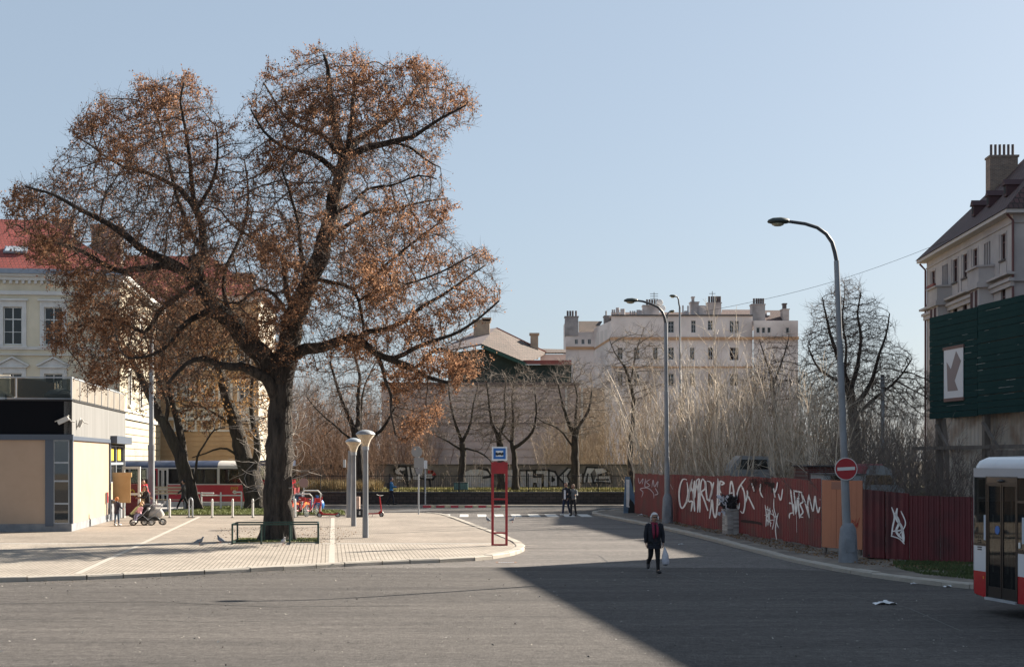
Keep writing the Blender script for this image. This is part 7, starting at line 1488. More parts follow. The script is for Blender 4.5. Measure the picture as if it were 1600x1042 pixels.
    for (a, b, ra, rb_) in ((q0, q1, rmin*.75, rmin*.5), (q1, q2, rmin*.5, rmin*.22)):
        v2, f2 = prisms(a, b, np.full(len(a), ra), np.full(len(a), rb_), 3); FF = np.concatenate([FF, f2+len(VV)]); VV = np.concatenate([VV, v2])
    me = mesh_np('branches', VV, FF, mats_); put('branches', me, t)
    if leafd:
        # leaves sit along the twigs and fine branches
        m_ = int(leafd[0]*len(src)); k = np.random.randint(0, len(src), m_); f = np.random.rand(m_, 1); c = q0[k]*(1-f)+q2[k]*f+np.random.randn(m_, 3)*.045
        wpx = (c[:, 0]+B0[0])/(c[:, 1]+B0[1])*F+CX; wpy = HY-(c[:, 2]+B0[2]-EYE)/(c[:, 1]+B0[1])*F
        den = np.full(m_, leafd[1]); 
        for (hx, hy, rx, ry, dn) in leafd[2]: g_ = np.exp(-(((wpx-hx)/rx)**2+((wpy-hy)/ry)**2)); den = den+(dn-den)*np.clip(g_*1.4, 0, 1)
        # clumping
        cl_ = np.sin(c[:, 0]*2.3+np.sin(c[:, 2]*1.9)*2)+np.sin(c[:, 1]*2.1+c[:, 2]*2.7)+np.sin(c[:, 2]*3.3-c[:, 0]*1.1); den = den*np.clip(.58+.56*cl_, .03, 2.4)
        c = c[np.random.rand(m_) < den]; m_ = len(c); c = c-np.array([0, 0, .03])
        u = np.random.randn(m_, 3)*[.6, .6, 1.0]; u /= np.linalg.norm(u, axis=1)[:, None]; w_ = np.random.randn(m_, 3); w_ -= (w_*u).sum(1)[:, None]*u; w_ /= np.linalg.norm(w_, axis=1)[:, None]; sz_ = np.random.uniform(leaf[0], leaf[1], (m_, 1)); u *= sz_; w_ *= sz_*.62
        V = np.stack([c-u, c+w_, c+u, c-w_], 1).reshape(-1, 3); o = put('crown', mesh_np('crown', V, np.arange(m_*4).reshape(-1, 4), leafmat_ or M_LEAF), t); o['kind'] = 'stuff'
    if nsuck:
        # pale epicormic shoots on the trunk
        p0_, p1_ = [], []
        for _ in range(nsuck):
            z = random.uniform(1.5, 7.2); a = random.choice((0, math.pi))+random.uniform(-.75, .45); r_ = limbs[0][2]*.9; p = np.array([r_*math.cos(a), r_*math.sin(a), z]); d = np.array([math.cos(a)*random.uniform(.6, 1.3), math.sin(a)*.8, random.uniform(-.5, .7)])
            L_ = random.uniform(.35, 1.5)/5
            for k in range(5): q = p+d/np.linalg.norm(d)*L_; p0_.append(p); p1_.append(q); p = q; d = d+np.random.randn(3)*.35+[0, 0, .1]; 
        m_ = len(p0_); rr_ = np.tile(np.linspace(.016, .006, 5), m_//5); v2, f2 = prisms(np.array(p0_), np.array(p1_), rr_, rr_*.8, 4); put('shoots', mesh_np('shoots', v2, f2, mat('pale bare shoots', (.26, .22, .19), .8, (.42, .38, .34), 3)), t)['kind'] = 'stuff'
    print(name, 'nodes', n, 'twigs', len(src))
    return t

# ---------------- the big tree
LB = [
 (None, [(433, 849), (434, 800), (436, 740), (437, 680), (438, 630), (441, 590), (449, 545), (458, 505), (474, 462), (494, 418), (508, 378), (517, 335), (528, 290), (538, 250)], .60, .24, .3),
 (0, [(538, 250), (526, 215), (519, 180), (515, 145), (512, 110), (506, 86)], .20, .05, -1.0),
 (0, [(538, 252), (556, 222), (585, 203), (615, 182), (640, 152), (662, 118)], .17, .04, 2.0),
 (0, [(541, 246), (575, 232), (610, 222), (645, 214), (690, 185), (728, 165)], .16, .03, -2.0),
 (0, [(530, 280), (505, 250), (470, 236), (438, 228), (412, 205), (392, 172)], .13, .03, -1.5),
 (0, [(524, 238), (506, 212), (480, 202), (452, 190), (430, 160), (412, 130)], .12, .03, 2.5),
 (0, [(540, 240), (548, 205), (551, 165), (556, 130), (575, 100)], .14, .04, 1.0),
 (3, [(610, 222), (640, 230), (665, 250), (688, 262)], .07, .02, -.5),
 (0, [(441, 600), (418, 568), (392, 536), (366, 508), (340, 486), (318, 458), (308, 428), (302, 400)], .42, .25, -.8),
 (8, [(306, 430), (316, 395), (318, 362), (306, 330), (290, 305), (268, 288), (235, 272), (195, 262), (158, 240)], .20, .04, 1.5),
 (8, [(312, 445), (292, 425), (262, 408), (228, 392), (200, 372), (172, 352), (130, 330), (85, 305), (40, 292)], .21, .03, -2.5),
 (8, [(300, 432), (262, 414), (225, 420), (180, 422), (145, 402), (108, 385), (60, 372), (25, 350)], .17, .03, 2.0),
 (9, [(308, 335), (300, 290), (296, 245), (290, 205), (282, 160), (288, 130)], .11, .03, -1.5),
 (9, [(312, 385), (290, 345), (275, 300), (262, 245), (248, 190), (235, 145)], .11, .03, 2.0),
 (9, [(305, 330), (328, 295), (340, 250), (338, 205)], .09, .03, .5),
 (8, [(340, 484), (312, 492), (284, 512), (262, 540), (235, 556), (200, 560)], .15, .03, -2.2),
 (8, [(305, 440), (282, 462), (250, 486), (226, 520), (196, 505), (150, 500), (105, 520)], .12, .03, 1.2),
 (0, [(438, 640), (424, 606), (402, 582), (376, 572), (345, 572), (318, 560), (290, 570), (262, 600)], .26, .05, -2.4),
 (0, [(452, 556), (478, 545), (505, 541), (530, 532), (552, 526), (570, 538), (588, 552), (610, 562), (640, 572), (668, 590), (700, 598)], .25, .06, -1.2),
 (18, [(562, 530), (575, 518), (600, 514), (632, 502), (655, 482), (690, 462), (725, 438), (758, 415)], .13, .03, 1.8),
 (18, [(590, 553), (615, 560), (645, 545), (672, 534), (705, 524), (745, 500), (780, 470)], .11, .03, -1.5),
 (18, [(588, 552), (597, 575), (603, 596), (611, 618), (611, 645), (618, 680)], .10, .03, -.5),
 (18, [(612, 563), (645, 578), (668, 556), (690, 545), (730, 560), (760, 578)], .09, .03, 1.0),
 (0, [(462, 490), (448, 455), (444, 415), (432, 392), (400, 374), (370, 358), (345, 330)], .14, .03, 1.0),
 (0, [(456, 505), (430, 462), (404, 452), (372, 474), (345, 470)], .09, .03, -2.0),
 (0, [(484, 440), (470, 395), (466, 350), (452, 300), (440, 265)], .11, .03, -2.8),
 (0, [(486, 436), (515, 441), (552, 452), (565, 490), (568, 520)], .09, .05, -1.0),
 (26, [(552, 452), (585, 430), (620, 400), (655, 372), (692, 345)], .07, .03, 1.0),
 (0, [(508, 378), (545, 350), (580, 330), (620, 325), (665, 315), (700, 310)], .10, .03, 2.5),
 (0, [(515, 340), (548, 320), (575, 295), (610, 290), (655, 275), (682, 280)], .07, .025, -1.6),
 (26, [(560, 470), (600, 450), (650, 440), (700, 420), (745, 395)], .06, .02, -2.0),
 (8, [(366, 508), (352, 470), (350, 430), (365, 395), (382, 350), (388, 300), (382, 250)], .10, .03, 2.8),
]
CROWN = [(2, 305), (28, 278), (62, 268), (92, 232), (108, 185), (128, 160), (152, 138), (185, 145), (212, 122), (240, 110), (290, 112), (320, 132), (345, 165), (365, 192), (378, 212), (388, 172), (380, 148), (400, 128), (418, 98), (445, 100), (468, 74), (498, 70), (520, 74), (548, 72), (582, 90), (625, 94), (652, 82), (682, 90), (715, 115), (742, 138), (756, 168), (750, 195), (724, 208), (700, 238), (690, 270), (684, 292), (702, 300), (714, 318), (706, 346), (722, 374), (758, 380), (780, 396), (784, 440), (792, 482), (788, 502), (746, 500), (736, 528), (770, 556), (776, 586), (745, 600), (706, 608), (690, 648), (665, 688), (640, 702), (622, 680), (612, 632), (588, 600), (540, 575), (500, 580), (470, 590), (400, 600), (330, 606), (262, 622), (190, 622), (132, 608), (98, 572), (70, 536), (74, 492), (92, 455), (55, 432), (22, 402), (0, 365)]
HOLES = [(372, 250, 16, 60, .75), (600, 290, 50, 22, .7), (690, 440, 60, 32, .45), (420, 330, 30, 30, .5), (500, 480, 22, 60, .4), (370, 430, 30, 35, .5), (350, 350, 16, 50, .4), (180, 460, 20, 15, .3), (640, 540, 30, 14, .4), (725, 290, 20, 40, .8), (560, 575, 45, 18, .7), (470, 330, 18, 60, .3)]
LD = (15, .155, [(130, 520, 70, 85, 1.0), (75, 400, 45, 30, .9), (520, 120, 70, 60, .95), (440, 190, 50, 60, .8), (270, 150, 70, 45, .95), (180, 200, 60, 50, .8), (330, 330, 50, 60, .25), (300, 450, 40, 60, .3), (640, 130, 70, 45, .75), (600, 420, 50, 60, .9), (700, 580, 65, 55, 1.0), (640, 640, 45, 60, 1.0), (660, 330, 50, 40, .6), (740, 440, 45, 60, .38), (600, 540, 70, 30, .6), (430, 400, 40, 60, .6), (50, 320, 45, 30, .7), (560, 300, 25, 50, .2), (430, 520, 60, 40, .45), (300, 250, 30, 60, .35)])
BT = grow_tree('large_tree', 'huge old tree with thick trunk and withered brown leaves in the railed square', (433, 849), G(433, 848).y, LB, CROWN, 18000, 5.2, (M_BARK, M_TWIG), .6, LD, HOLES, step=.2, kill=.27, infl=1.8, nsuck=120, burl=1, leaf=(.024, .050), rmin=.0085, pipe=2.2)

# ---------------- two leaning trees by the tram
grow_tree('leaning_tree', 'leaning forked dark tree in front of the red tram near the steel mast', (303, 801), 82.5,
 [(None, [(303, 800), (298, 775), (290, 745), (281, 712), (272, 695), (258, 665), (243, 640), (228, 605), (212, 575), (198, 545)], .48, .15, -.6),
  (0, [(288, 735), (284, 700), (280, 665), (268, 625), (260, 585), (255, 540), (262, 500)], .27, .08, 1.0), (0, [(258, 665), (262, 630), (246, 590), (238, 550)], .14, .05, -1.5), (0, [(298, 775), (305, 745), (308, 715), (322, 690), (335, 672), (352, 668)], .10, .04, -.8)],
 [(140, 470), (200, 430), (280, 440), (330, 480), (345, 560), (350, 650), (320, 690), (290, 660), (260, 640), (235, 650), (205, 655), (195, 610), (160, 590)], 1500, 4.5, (M_BARK2, M_TWIG), .4,
 (3.0, .55, [(230, 620, 60, 40, .9), (300, 620, 50, 40, .8), (200, 540, 60, 50, .8)]), step=.32, kill=.5, rmin=.014, leaf=(.05, .09), twigs=4)
grow_tree('leaning_tree', 'thick leaning tree with sunlit right side between the tram and the big trunk', (396, 799), 83.5,
 [(None, [(402, 799), (397, 765), (388, 735), (378, 705), (370, 672), (360, 640), (350, 605), (340, 570), (330, 530)], .72, .16, .5),
  (0, [(392, 750), (402, 710), (398, 670), (392, 630), (395, 590)], .28, .08, -.8), (0, [(388, 735), (366, 708), (345, 700), (322, 708), (300, 715)], .11, .03, -1.2), (0, [(368, 668), (350, 655), (325, 640), (300, 628)], .12, .03, -1.5)],
 [(255, 480), (330, 430), (400, 440), (450, 520), (450, 600), (425, 680), (390, 690), (340, 670), (300, 680), (270, 640), (260, 560)], 1500, 4.5, (M_BARK2, M_TWIG), .6,
 (3.0, .55, [(300, 625, 60, 40, .9), (370, 630, 60, 60, .9)]), step=.32, kill=.5, rmin=.014, leaf=(.05, .09), twigs=4, leafmat_=M_LEAFO, nsuck=60)
# ---------------- tree behind the park lamps
grow_tree('forked_tree', 'dark bare tree forking into several limbs right behind the park lamps', (563, 781), 97,
 [(None, [(562, 785), (562, 750), (560, 715), (557, 685), (555, 668)], .42, .34, 0),
  (0, [(556, 680), (545, 650), (532, 620), (524, 595), (516, 565)], .2, .07, -1), (0, [(556, 680), (560, 655), (560, 620), (562, 590), (556, 560), (548, 530)], .22, .06, 1), (0, [(557, 685), (585, 680), (602, 664), (612, 645), (625, 625)], .18, .05, -1), (0, [(563, 690), (564, 650), (568, 610), (580, 580), (590, 560)], .12, .04, 1.5), (0, [(552, 690), (520, 662), (495, 640), (478, 618)], .1, .03, -.5)],
 [(470, 600), (500, 540), (550, 500), (600, 530), (640, 590), (650, 650), (620, 690), (570, 660), (520, 690), (480, 680)], 1500, 4, (M_BARK, M_TWIG), .4,
 (1.2, .3, []), step=.3, kill=.45, rmin=.014, twl=(.3, .7), leaf=(.05, .08))
# ---------------- row of bare trees before the graffiti wall
rowt = [('bare crooked tree with a broad crown behind the teal utility box', 722, 766, [(None, [(722, 764), (722, 735), (723, 710), (722, 690)], .25, .2, 0), (0, [(722, 690), (712, 665), (705, 635), (700, 600)], .12, .03, -1), (0, [(722, 692), (735, 662), (740, 630), (748, 600)], .12, .03, 1), (0, [(723, 705), (700, 690), (680, 680)], .08, .03, -1), (0, [(722, 700), (745, 705), (765, 718), (772, 735)], .07, .03, -1)], [(655, 690), (665, 630), (690, 590), (730, 575), (770, 600), (785, 660), (775, 720), (740, 690), (700, 700)]),
        ('bare dark tree standing right behind the bus stop sign', 782, 770, [(None, [(784, 768), (784, 735), (782, 705), (778, 680)], .32, .2, 0), (0, [(778, 682), (768, 660), (764, 630), (760, 595)], .12, .03, -1), (0, [(779, 684), (790, 655), (788, 620), (792, 590)], .12, .03, 1)], [(735, 690), (740, 620), (765, 575), (800, 580), (825, 640), (815, 690), (780, 700)]),
        ('slim bare tree with one limb swinging right, just right of the bus stop sign', 805, 765, [(None, [(806, 765), (805, 735), (803, 708), (800, 690)], .22, .16, 0), (0, [(802, 700), (818, 690), (832, 675), (838, 645), (836, 615)], .12, .04, -1), (0, [(800, 690), (802, 655), (800, 620), (806, 590)], .11, .03, 1), (0, [(801, 694), (786, 678), (775, 665)], .08, .03, 1)], [(780, 690), (785, 610), (805, 570), (845, 575), (865, 620), (860, 680), (820, 690)]),
        ('bare tree with a straight dark trunk behind the walking couple', 897, 768, [(None, [(898, 768), (898, 735), (899, 705), (899, 680)], .30, .24, 0), (0, [(899, 682), (888, 660), (880, 635), (872, 600)], .14, .04, -1), (0, [(899, 684), (908, 660), (920, 640), (925, 605)], .15, .04, 1), (0, [(899, 690), (899, 650), (902, 620), (895, 590)], .12, .03, 0), (0, [(896, 700), (875, 672), (850, 660), (838, 652)], .07, .03, -1)], [(830, 650), (845, 590), (880, 555), (930, 560), (965, 610), (960, 670), (920, 690), (870, 690)])]
for lab, bx0, by0, lb_, cr_ in rowt:
    grow_tree('bare_tree', lab, (bx0, by0), 97.0 if bx0 != 722 else 96.8, [(a, p, r0*1.15, r1, d) for a, p, r0, r1, d in lb_], cr_, 900, 3.2, (M_BARK2, M_GTWIG), .3, step=.3, kill=.42, rmin=.013, twl=(.3, .8), twigs=4, group='bare trees on the grass bank', zbase=.9)
# ---------------- dark bare tree on the right and others in the thicket
grow_tree('bare_tree', 'big dark bare tree with a wide rounded crown behind the tall lamp', (1340, 745), 96, [(None, [(1338, 760), (1338, 720), (1336, 680), (1332, 640), (1326, 600)], .42, .28, 0), (0, [(1326, 600), (1312, 565), (1300, 530), (1290, 490), (1285, 465)], .2, .04, -1), (0, [(1328, 610), (1340, 570), (1345, 530), (1340, 490), (1345, 460)], .2, .04, 1), (0, [(1332, 640), (1360, 600), (1372, 560), (1385, 520), (1390, 490)], .2, .04, -1), (0, [(1334, 650), (1370, 620), (1405, 590), (1425, 560)], .15, .04, 1), (0, [(1326, 600), (1300, 590), (1275, 570), (1262, 540)], .14, .04, 1.5), (0, [(1320, 585), (1322, 540), (1316, 500), (1320, 460)], .12, .03, 0)],
 [(1236, 600), (1254, 560), (1244, 522), (1264, 502), (1256, 476), (1286, 464), (1298, 444), (1325, 430), (1346, 438), (1352, 464), (1376, 462), (1380, 490), (1402, 502), (1396, 532), (1428, 545), (1432, 572), (1464, 582), (1472, 628), (1440, 670), (1330, 650), (1265, 660), (1238, 610)], 6500, 5, (M_BARK, M_TWIG), .4, step=.24, kill=.32, infl=2, rmin=.012, twl=(.3, .8), twigs=3)
grow_tree('bare_tree', 'bare tree with upswept twigs in front of the left part of the apartment block', (988, 740), 92, [(None, [(985, 750), (986, 700), (990, 640), (985, 600), (975, 570)], .2, .1, 0), (0, [(985, 600), (992, 560), (1000, 530)], .09, .03, 1), (0, [(975, 572), (960, 550), (952, 530)], .07, .02, -1)], [(930, 600), (945, 540), (980, 505), (1020, 500), (1050, 540), (1050, 600), (1000, 640), (960, 630)], 900, 3.5, (M_BARK2, M_GTWIG), .2, step=.3, kill=.42, rmin=.013, twl=(.4, .9), twigs=3)
grow_tree('bare_tree', 'bare dark tree before the right end of the apartment block', (1215, 740), 94, [(None, [(1212, 750), (1213, 690), (1210, 640), (1206, 590)], .25, .12, 0), (0, [(1206, 590), (1196, 560), (1186, 530)], .09, .03, 1), (0, [(1208, 600), (1222, 565), (1232, 530)], .09, .03, -1)], [(1150, 600), (1170, 540), (1200, 515), (1240, 520), (1265, 570), (1270, 640), (1210, 660), (1160, 640)], 900, 3.5, (M_BARK, M_TWIG), .2, step=.3, kill=.42, rmin=.013, twl=(.4, .9), twigs=3)
# tall pale saplings (single ones that can be told apart)
def sapling(label, px, py, Y, top, lean, nb=9, r=.06, col=None, seedn=0, spread=1.0):
    rnd = np.random.RandomState(seedn); b0 = P(px, py, Y); b0.z = 0; t = thing('sapling', label, 'sapling', tuple(b0), 0, 'pale bare saplings rising out of the thicket')
    H_ = lz(top, Y); N_ = 16; pts = []; p = np.array([0., 0, 0]); d = np.array([lean, rnd.uniform(-.05, .05), 1.0])
    for k in range(N_+1): pts.append(p.copy()); dd_ = d+rnd.randn(3)*[.05, .05, 0]; p = p+dd_/dd_[2]*H_/N_
    tb = MB().tube([Vector(q) for q in pts], [r*(1-.85*k/N_) for k in range(N_+1)], 7); tb.build('trunk', col or M_PALEST, t, smooth=True)
    P0, P1, R0, R1 = [], [], [], []
    for k in range(nb*2):
        f = rnd.uniform(.22, .97); i = int(f*N_); q = pts[i].copy(); az = rnd.uniform(0, 6.28); dd_ = np.array([math.cos(az)*spread*.55, math.sin(az)*.4, 1.0]); L_ = H_*rnd.uniform(.12, .3)*(1.15-f*.6)/6; rr_ = r*(1-f*.8)*.5
        for m_ in range(6):
            e = q+dd_/np.linalg.norm(dd_)*L_; P0.append(q); P1.append(e); R0.append(max(rr_*(1-m_/6.5), .009)); R1.append(max(rr_*(1-(m_+1)/6.5), .007)); q = e; dd_ = dd_+rnd.randn(3)*.13
            if m_ > 1 and rnd.rand() < .55:
                tw = dd_+rnd.randn(3)*.7; tw = q+tw/np.linalg.norm(tw)*rnd.uniform(.3, .8); P0.append(q); P1.append(tw); R0.append(.009); R1.append(.005)
    v2, f2 = prisms(np.array(P0), np.array(P1), np.array(R0), np.array(R1), 4); put('branches', mesh_np('branches', v2, f2, col or M_PALEST), t)
M_PALEST = mat('pale stems', (.70, .60, .48), .8, (.36, .29, .22), 1.5)
M_TANST = mat('tan stems', (.46, .35, .24), .85, (.17, .125, .085), 1.2, contrast=.8)
for k, (lab, px, top, lean, Yk) in enumerate([('tall pale sapling reaching highest beside the left lamp arm of the thicket', 1112, 462, .02, 72), ('pale sapling with a fine forked top right of the tallest one', 1148, 478, .03, 73), ('pale straight sapling between the two apartment block chimneys', 1126, 505, -.02, 70), ('pale sapling leaning left over the red fence', 1098, 520, -.13, 68),
        ('pale leaning sapling left of the tall lamp', 1262, 560, .08, 62), ('pair-like pale sapling just left of the orange hoarding', 1275, 590, -.1, 60), ('slender pale sapling close beside the orange hoarding', 1290, 600, .1, 61), ('pale sapling rising before the apartment block windows', 1185, 535, .05, 70), ('pale sapling slanting left near the far end of the fence', 1010, 560, -.22, 78)]):
    sapling(lab, px, 740, Yk, top, lean, seedn=k+1, r=.055)

# ---------------- the thicket: nobody could count it
def thicket(name, label, n, region, hfun, m, spread=.35, seedn=1, rr0=.02, subs=5, keep=None):
    rnd = np.random.RandomState(seedn); B = []
    while len(B) < n:
        u = rnd.rand(2); p = region(u)
        if p is not None: B.append(p)
    B = np.array(B); n = len(B); H_ = np.array([hfun(b, rnd) for b in B]); az = rnd.uniform(0, 2*np.pi, n); le = np.abs(rnd.randn(n))*spread*.6
    d = np.c_[np.cos(az)*le, np.sin(az)*le, np.ones(n)]; d /= np.linalg.norm(d, axis=1)[:, None]; p = np.c_[B, np.zeros(n)-.1]; S = 8; P0, P1, R0, R1 = [], [], [], []
    base_r = rr0*rnd.uniform(.6, 1.5, n)*(H_/6)**.5
    for k in range(S):
        q = p+d*(H_/S)[:, None]; r0 = base_r*(1-.8*k/S); r1 = base_r*(1-.8*(k+1)/S); P0.append(p); P1.append(q); R0.append(r0); R1.append(r1)
        if k >= 1:
            for s_ in range(subs if k > 2 else 2):
                m_ = rnd.rand(n) < .75; a = rnd.uniform(0, 6.28, m_.sum()); sd = d[m_]*.75+np.c_[np.cos(a)*.5, np.sin(a)*.5, rnd.uniform(0, .3, m_.sum())]; sd /= np.linalg.norm(sd, axis=1)[:, None]; L_ = (H_[m_]*rnd.uniform(.05, .2, m_.sum()))[:, None]; f = rnd.rand(m_.sum(), 1); o_ = p[m_]*(1-f)+q[m_]*f
                e1 = o_+sd*L_*.5; sd2 = sd+rnd.randn(len(sd), 3)*.25; e2 = e1+sd2*L_*.5; rs = r1[m_]*.55
                P0 += [o_, e1]; P1 += [e1, e2]; R0 += [rs, rs*.7]; R1 += [rs*.7, rs*.35]
                sd3 = sd+rnd.randn(len(sd), 3)*.6; e3 = e1+sd3*L_*.35; P0.append(e1); P1.append(e3); R0.append(rs*.5); R1.append(rs*.3)
        p = q; d = d+rnd.randn(n, 3)*[.07, .07, 0]; d /= np.linalg.norm(d, axis=1)[:, None]
    P0, P1, R0, R1 = map(np.concatenate, (P0, P1, R0, R1)); R0 = np.maximum(R0, .006); R1 = np.maximum(R1, .004)
    v2, f2 = prisms(P0, P1, R0, R1, 3); o = put(name, mesh_np(name, v2, f2, m)); tag(o, label, 'thicket', kind='stuff'); print(name, 'quads', len(f2)); return o
def regpx(x0, x1, y0, y1, avoid=None):
    def f(u):
        Y = y0+(y1-y0)*u[1]; px = x0+(x1-x0)*u[0]; X = (px-CX)*Y/F
        return (X, Y)
    return f
def behind_fence(x0, x1, y0, y1, gap=1.0):
    base = regpx(x0, x1, y0, y1)
    pts = [(6.2, 95), (7.0, 80.7), (7.6, 71.3), (8.7, 62.8), (9.25, 57.9), (10.2, 53.4), (10.6, 48.8), (10.7, 43.7), (14, 42)]
    def f(u):
        p = base(u)
        if p[1] > 93.5 and p[0] < 10: return None
        for a, b in zip(pts[:-1], pts[1:]):
            if b[1] <= p[1] <= a[1]:
                fx = a[0]+(b[0]-a[0])*(a[1]-p[1])/(a[1]-b[1]+1e-9)
                return p if p[0] > fx+gap else None
        return p if p[1] > 95 else None
    return f
prof_x = [900, 930, 960, 1000, 1060, 1110, 1170, 1230, 1260, 1300, 1340, 1400, 1450, 1500]; prof_y = [640, 600, 565, 560, 548, 535, 540, 560, 575, 575, 590, 610, 640, 660]
def hth(b, rnd, k0=.35, k1=1.02):
    px = CX+b[0]/b[1]*F; top = np.interp(px, prof_x, prof_y); return max(1.2, (EYE+(HY-top)*b[1]/F)*rnd.uniform(k0, k1))
thicket('pale_thicket', 'dense pale leafless thicket of thin stems rising behind the red fence', 330, behind_fence(915, 1300, 62, 90), hth, M_PALEST, .36, 1, .042, 3)
thicket('tan_thicket', 'tan and brown undergrowth of thin stems mixed into the thicket behind the red fence', 420, behind_fence(905, 1330, 66, 98), lambda b, r: hth(b, r, .3, .9), M_TANST, .45, 2, .022, 3)
thicket('grey_thicket', 'greyer darker bare shrubs on the right between the tall lamp and the billboard', 300, behind_fence(1300, 1475, 60, 92, 1.5), lambda b, r: hth(b, r, .35, .95), M_GTWIG, .4, 3, .017)
thicket('brown_thicket', 'reddish brown tangle of bare bushes behind the railing between the big trunk and the lamps', 480, regpx(430, 592, 99, 116), lambda b, r: max(1.5, (EYE+(HY-np.interp(CX+b[0]/b[1]*F, [440, 500, 560, 620, 660], [560, 590, 620, 650, 690]))*b[1]/F)*r.uniform(.35, 1.0)), mat('reddish brown stems', (.15, .085, .055), .9, (.22, .14, .095), 1.5), .45, 4, .018)
thicket('wall_bushes', 'reddish brown bare bushes showing over the left end of the graffiti wall', 170, regpx(585, 680, 105.8, 116), lambda b, r: r.uniform(2.5, 8.5), MATS['reddish brown stems'], .45, 11, .02)
thicket('bank_bushes', 'loose greyish bushes and twigs on the grass bank behind the railing', 55, regpx(600, 980, 97, 103), lambda b, r: r.uniform(1.0, 4.2), M_GTWIG, .5, 5, .012)
thicket('shrub_at_fence_end', 'low dark leafless shrub growing over the dark corrugated fence', 110, lambda u: (11.0+u[0]*5.0, 44.5+u[1]*3.0), lambda b, r: r.uniform(2.0, 4.2), mat('dark shrub twigs', (.11, .085, .075), .9, (.18, .145, .125), 3), .75, 6, .011)
thicket('wall_thicket', 'pale grey thicket rising behind the right end of the graffiti wall', 230, regpx(850, 1015, 106, 116), lambda b, r: hth(b, r, .45, 1.0), M_TANST, .35, 8, .022)
thicket('grey_bushes', 'far grey bare bushes closing the view between the tall lamp and the billboard', 230, regpx(1225, 1490, 100, 122), lambda b, r: hth(b, r, .5, 1.05), M_GTWIG, .45, 9, .034)
thicket('distant_bushes', 'far brown bushes behind the tram and the leaning trees', 260, regpx(410, 600, 125, 150), lambda b, r: r.uniform(4, 12), mat('far bush twigs', (.11, .08, .065), .9, (.16, .12, .1), 1), .45, 7, .03)
# vine on the fence above the pillar
rnd = np.random.RandomState(9); P0, P1 = [], []
for k in range(60):
    a = fence3(1185+rnd.uniform(-12, 18), 748+rnd.uniform(-3, 3), .06); q = np.array(a)+np.array(RF.location); d = np.array([rnd.uniform(-.5, .5), -.1, -1.0])
    for j in range(5): e = q+d/np.linalg.norm(d)*rnd.uniform(.05, .16); P0.append(q); P1.append(e); q = e; d = d+rnd.randn(3)*[.5, .1, .3]
v2, f2 = prisms(np.array(P0), np.array(P1), np.full(len(P0), .007), np.full(len(P0), .004), 3); o = put('dry_vine', mesh_np('dry_vine', v2, f2, mat('dry vine', (.07, .045, .035), .9))); tag(o, 'dry brown vine hanging over the top of the red fence, right of the brick pillar', 'vine')
# ================================================================ people
def skin_mesh(name, nodes, edges, m, par, loc=(0, 0, 0), sub=2, root=0):
    """one continuous surface grown over a skeleton; nodes = [(x,y,z,rx,ry)]"""
    me = bpy.data.meshes.new(name); me.from_pydata([n[:3] for n in nodes], edges, []); me.materials.append(m); o = bpy.data.objects.new(name, me); C.objects.link(o); o.parent = par; o.location = loc
    md = o.modifiers.new('Skin', 'SKIN'); md.use_smooth_shade = True; md.branch_smoothing = .6
    sk = me.skin_vertices[0].data
    for i, n in enumerate(nodes): sk[i].radius = (n[3], n[4] if len(n) > 4 else n[3]); sk[i].use_root = (i == root)
    s = o.modifiers.new('Sub', 'SUBSURF'); s.levels = sub; s.render_levels = sub; return o
def rot2(a, L):            # swing a (radians) forward from straight down; forward is -y
    return np.array([0, -math.sin(a)*L, -math.cos(a)*L])
SKIN = mat('skin', (.42, .24, .17), .6)
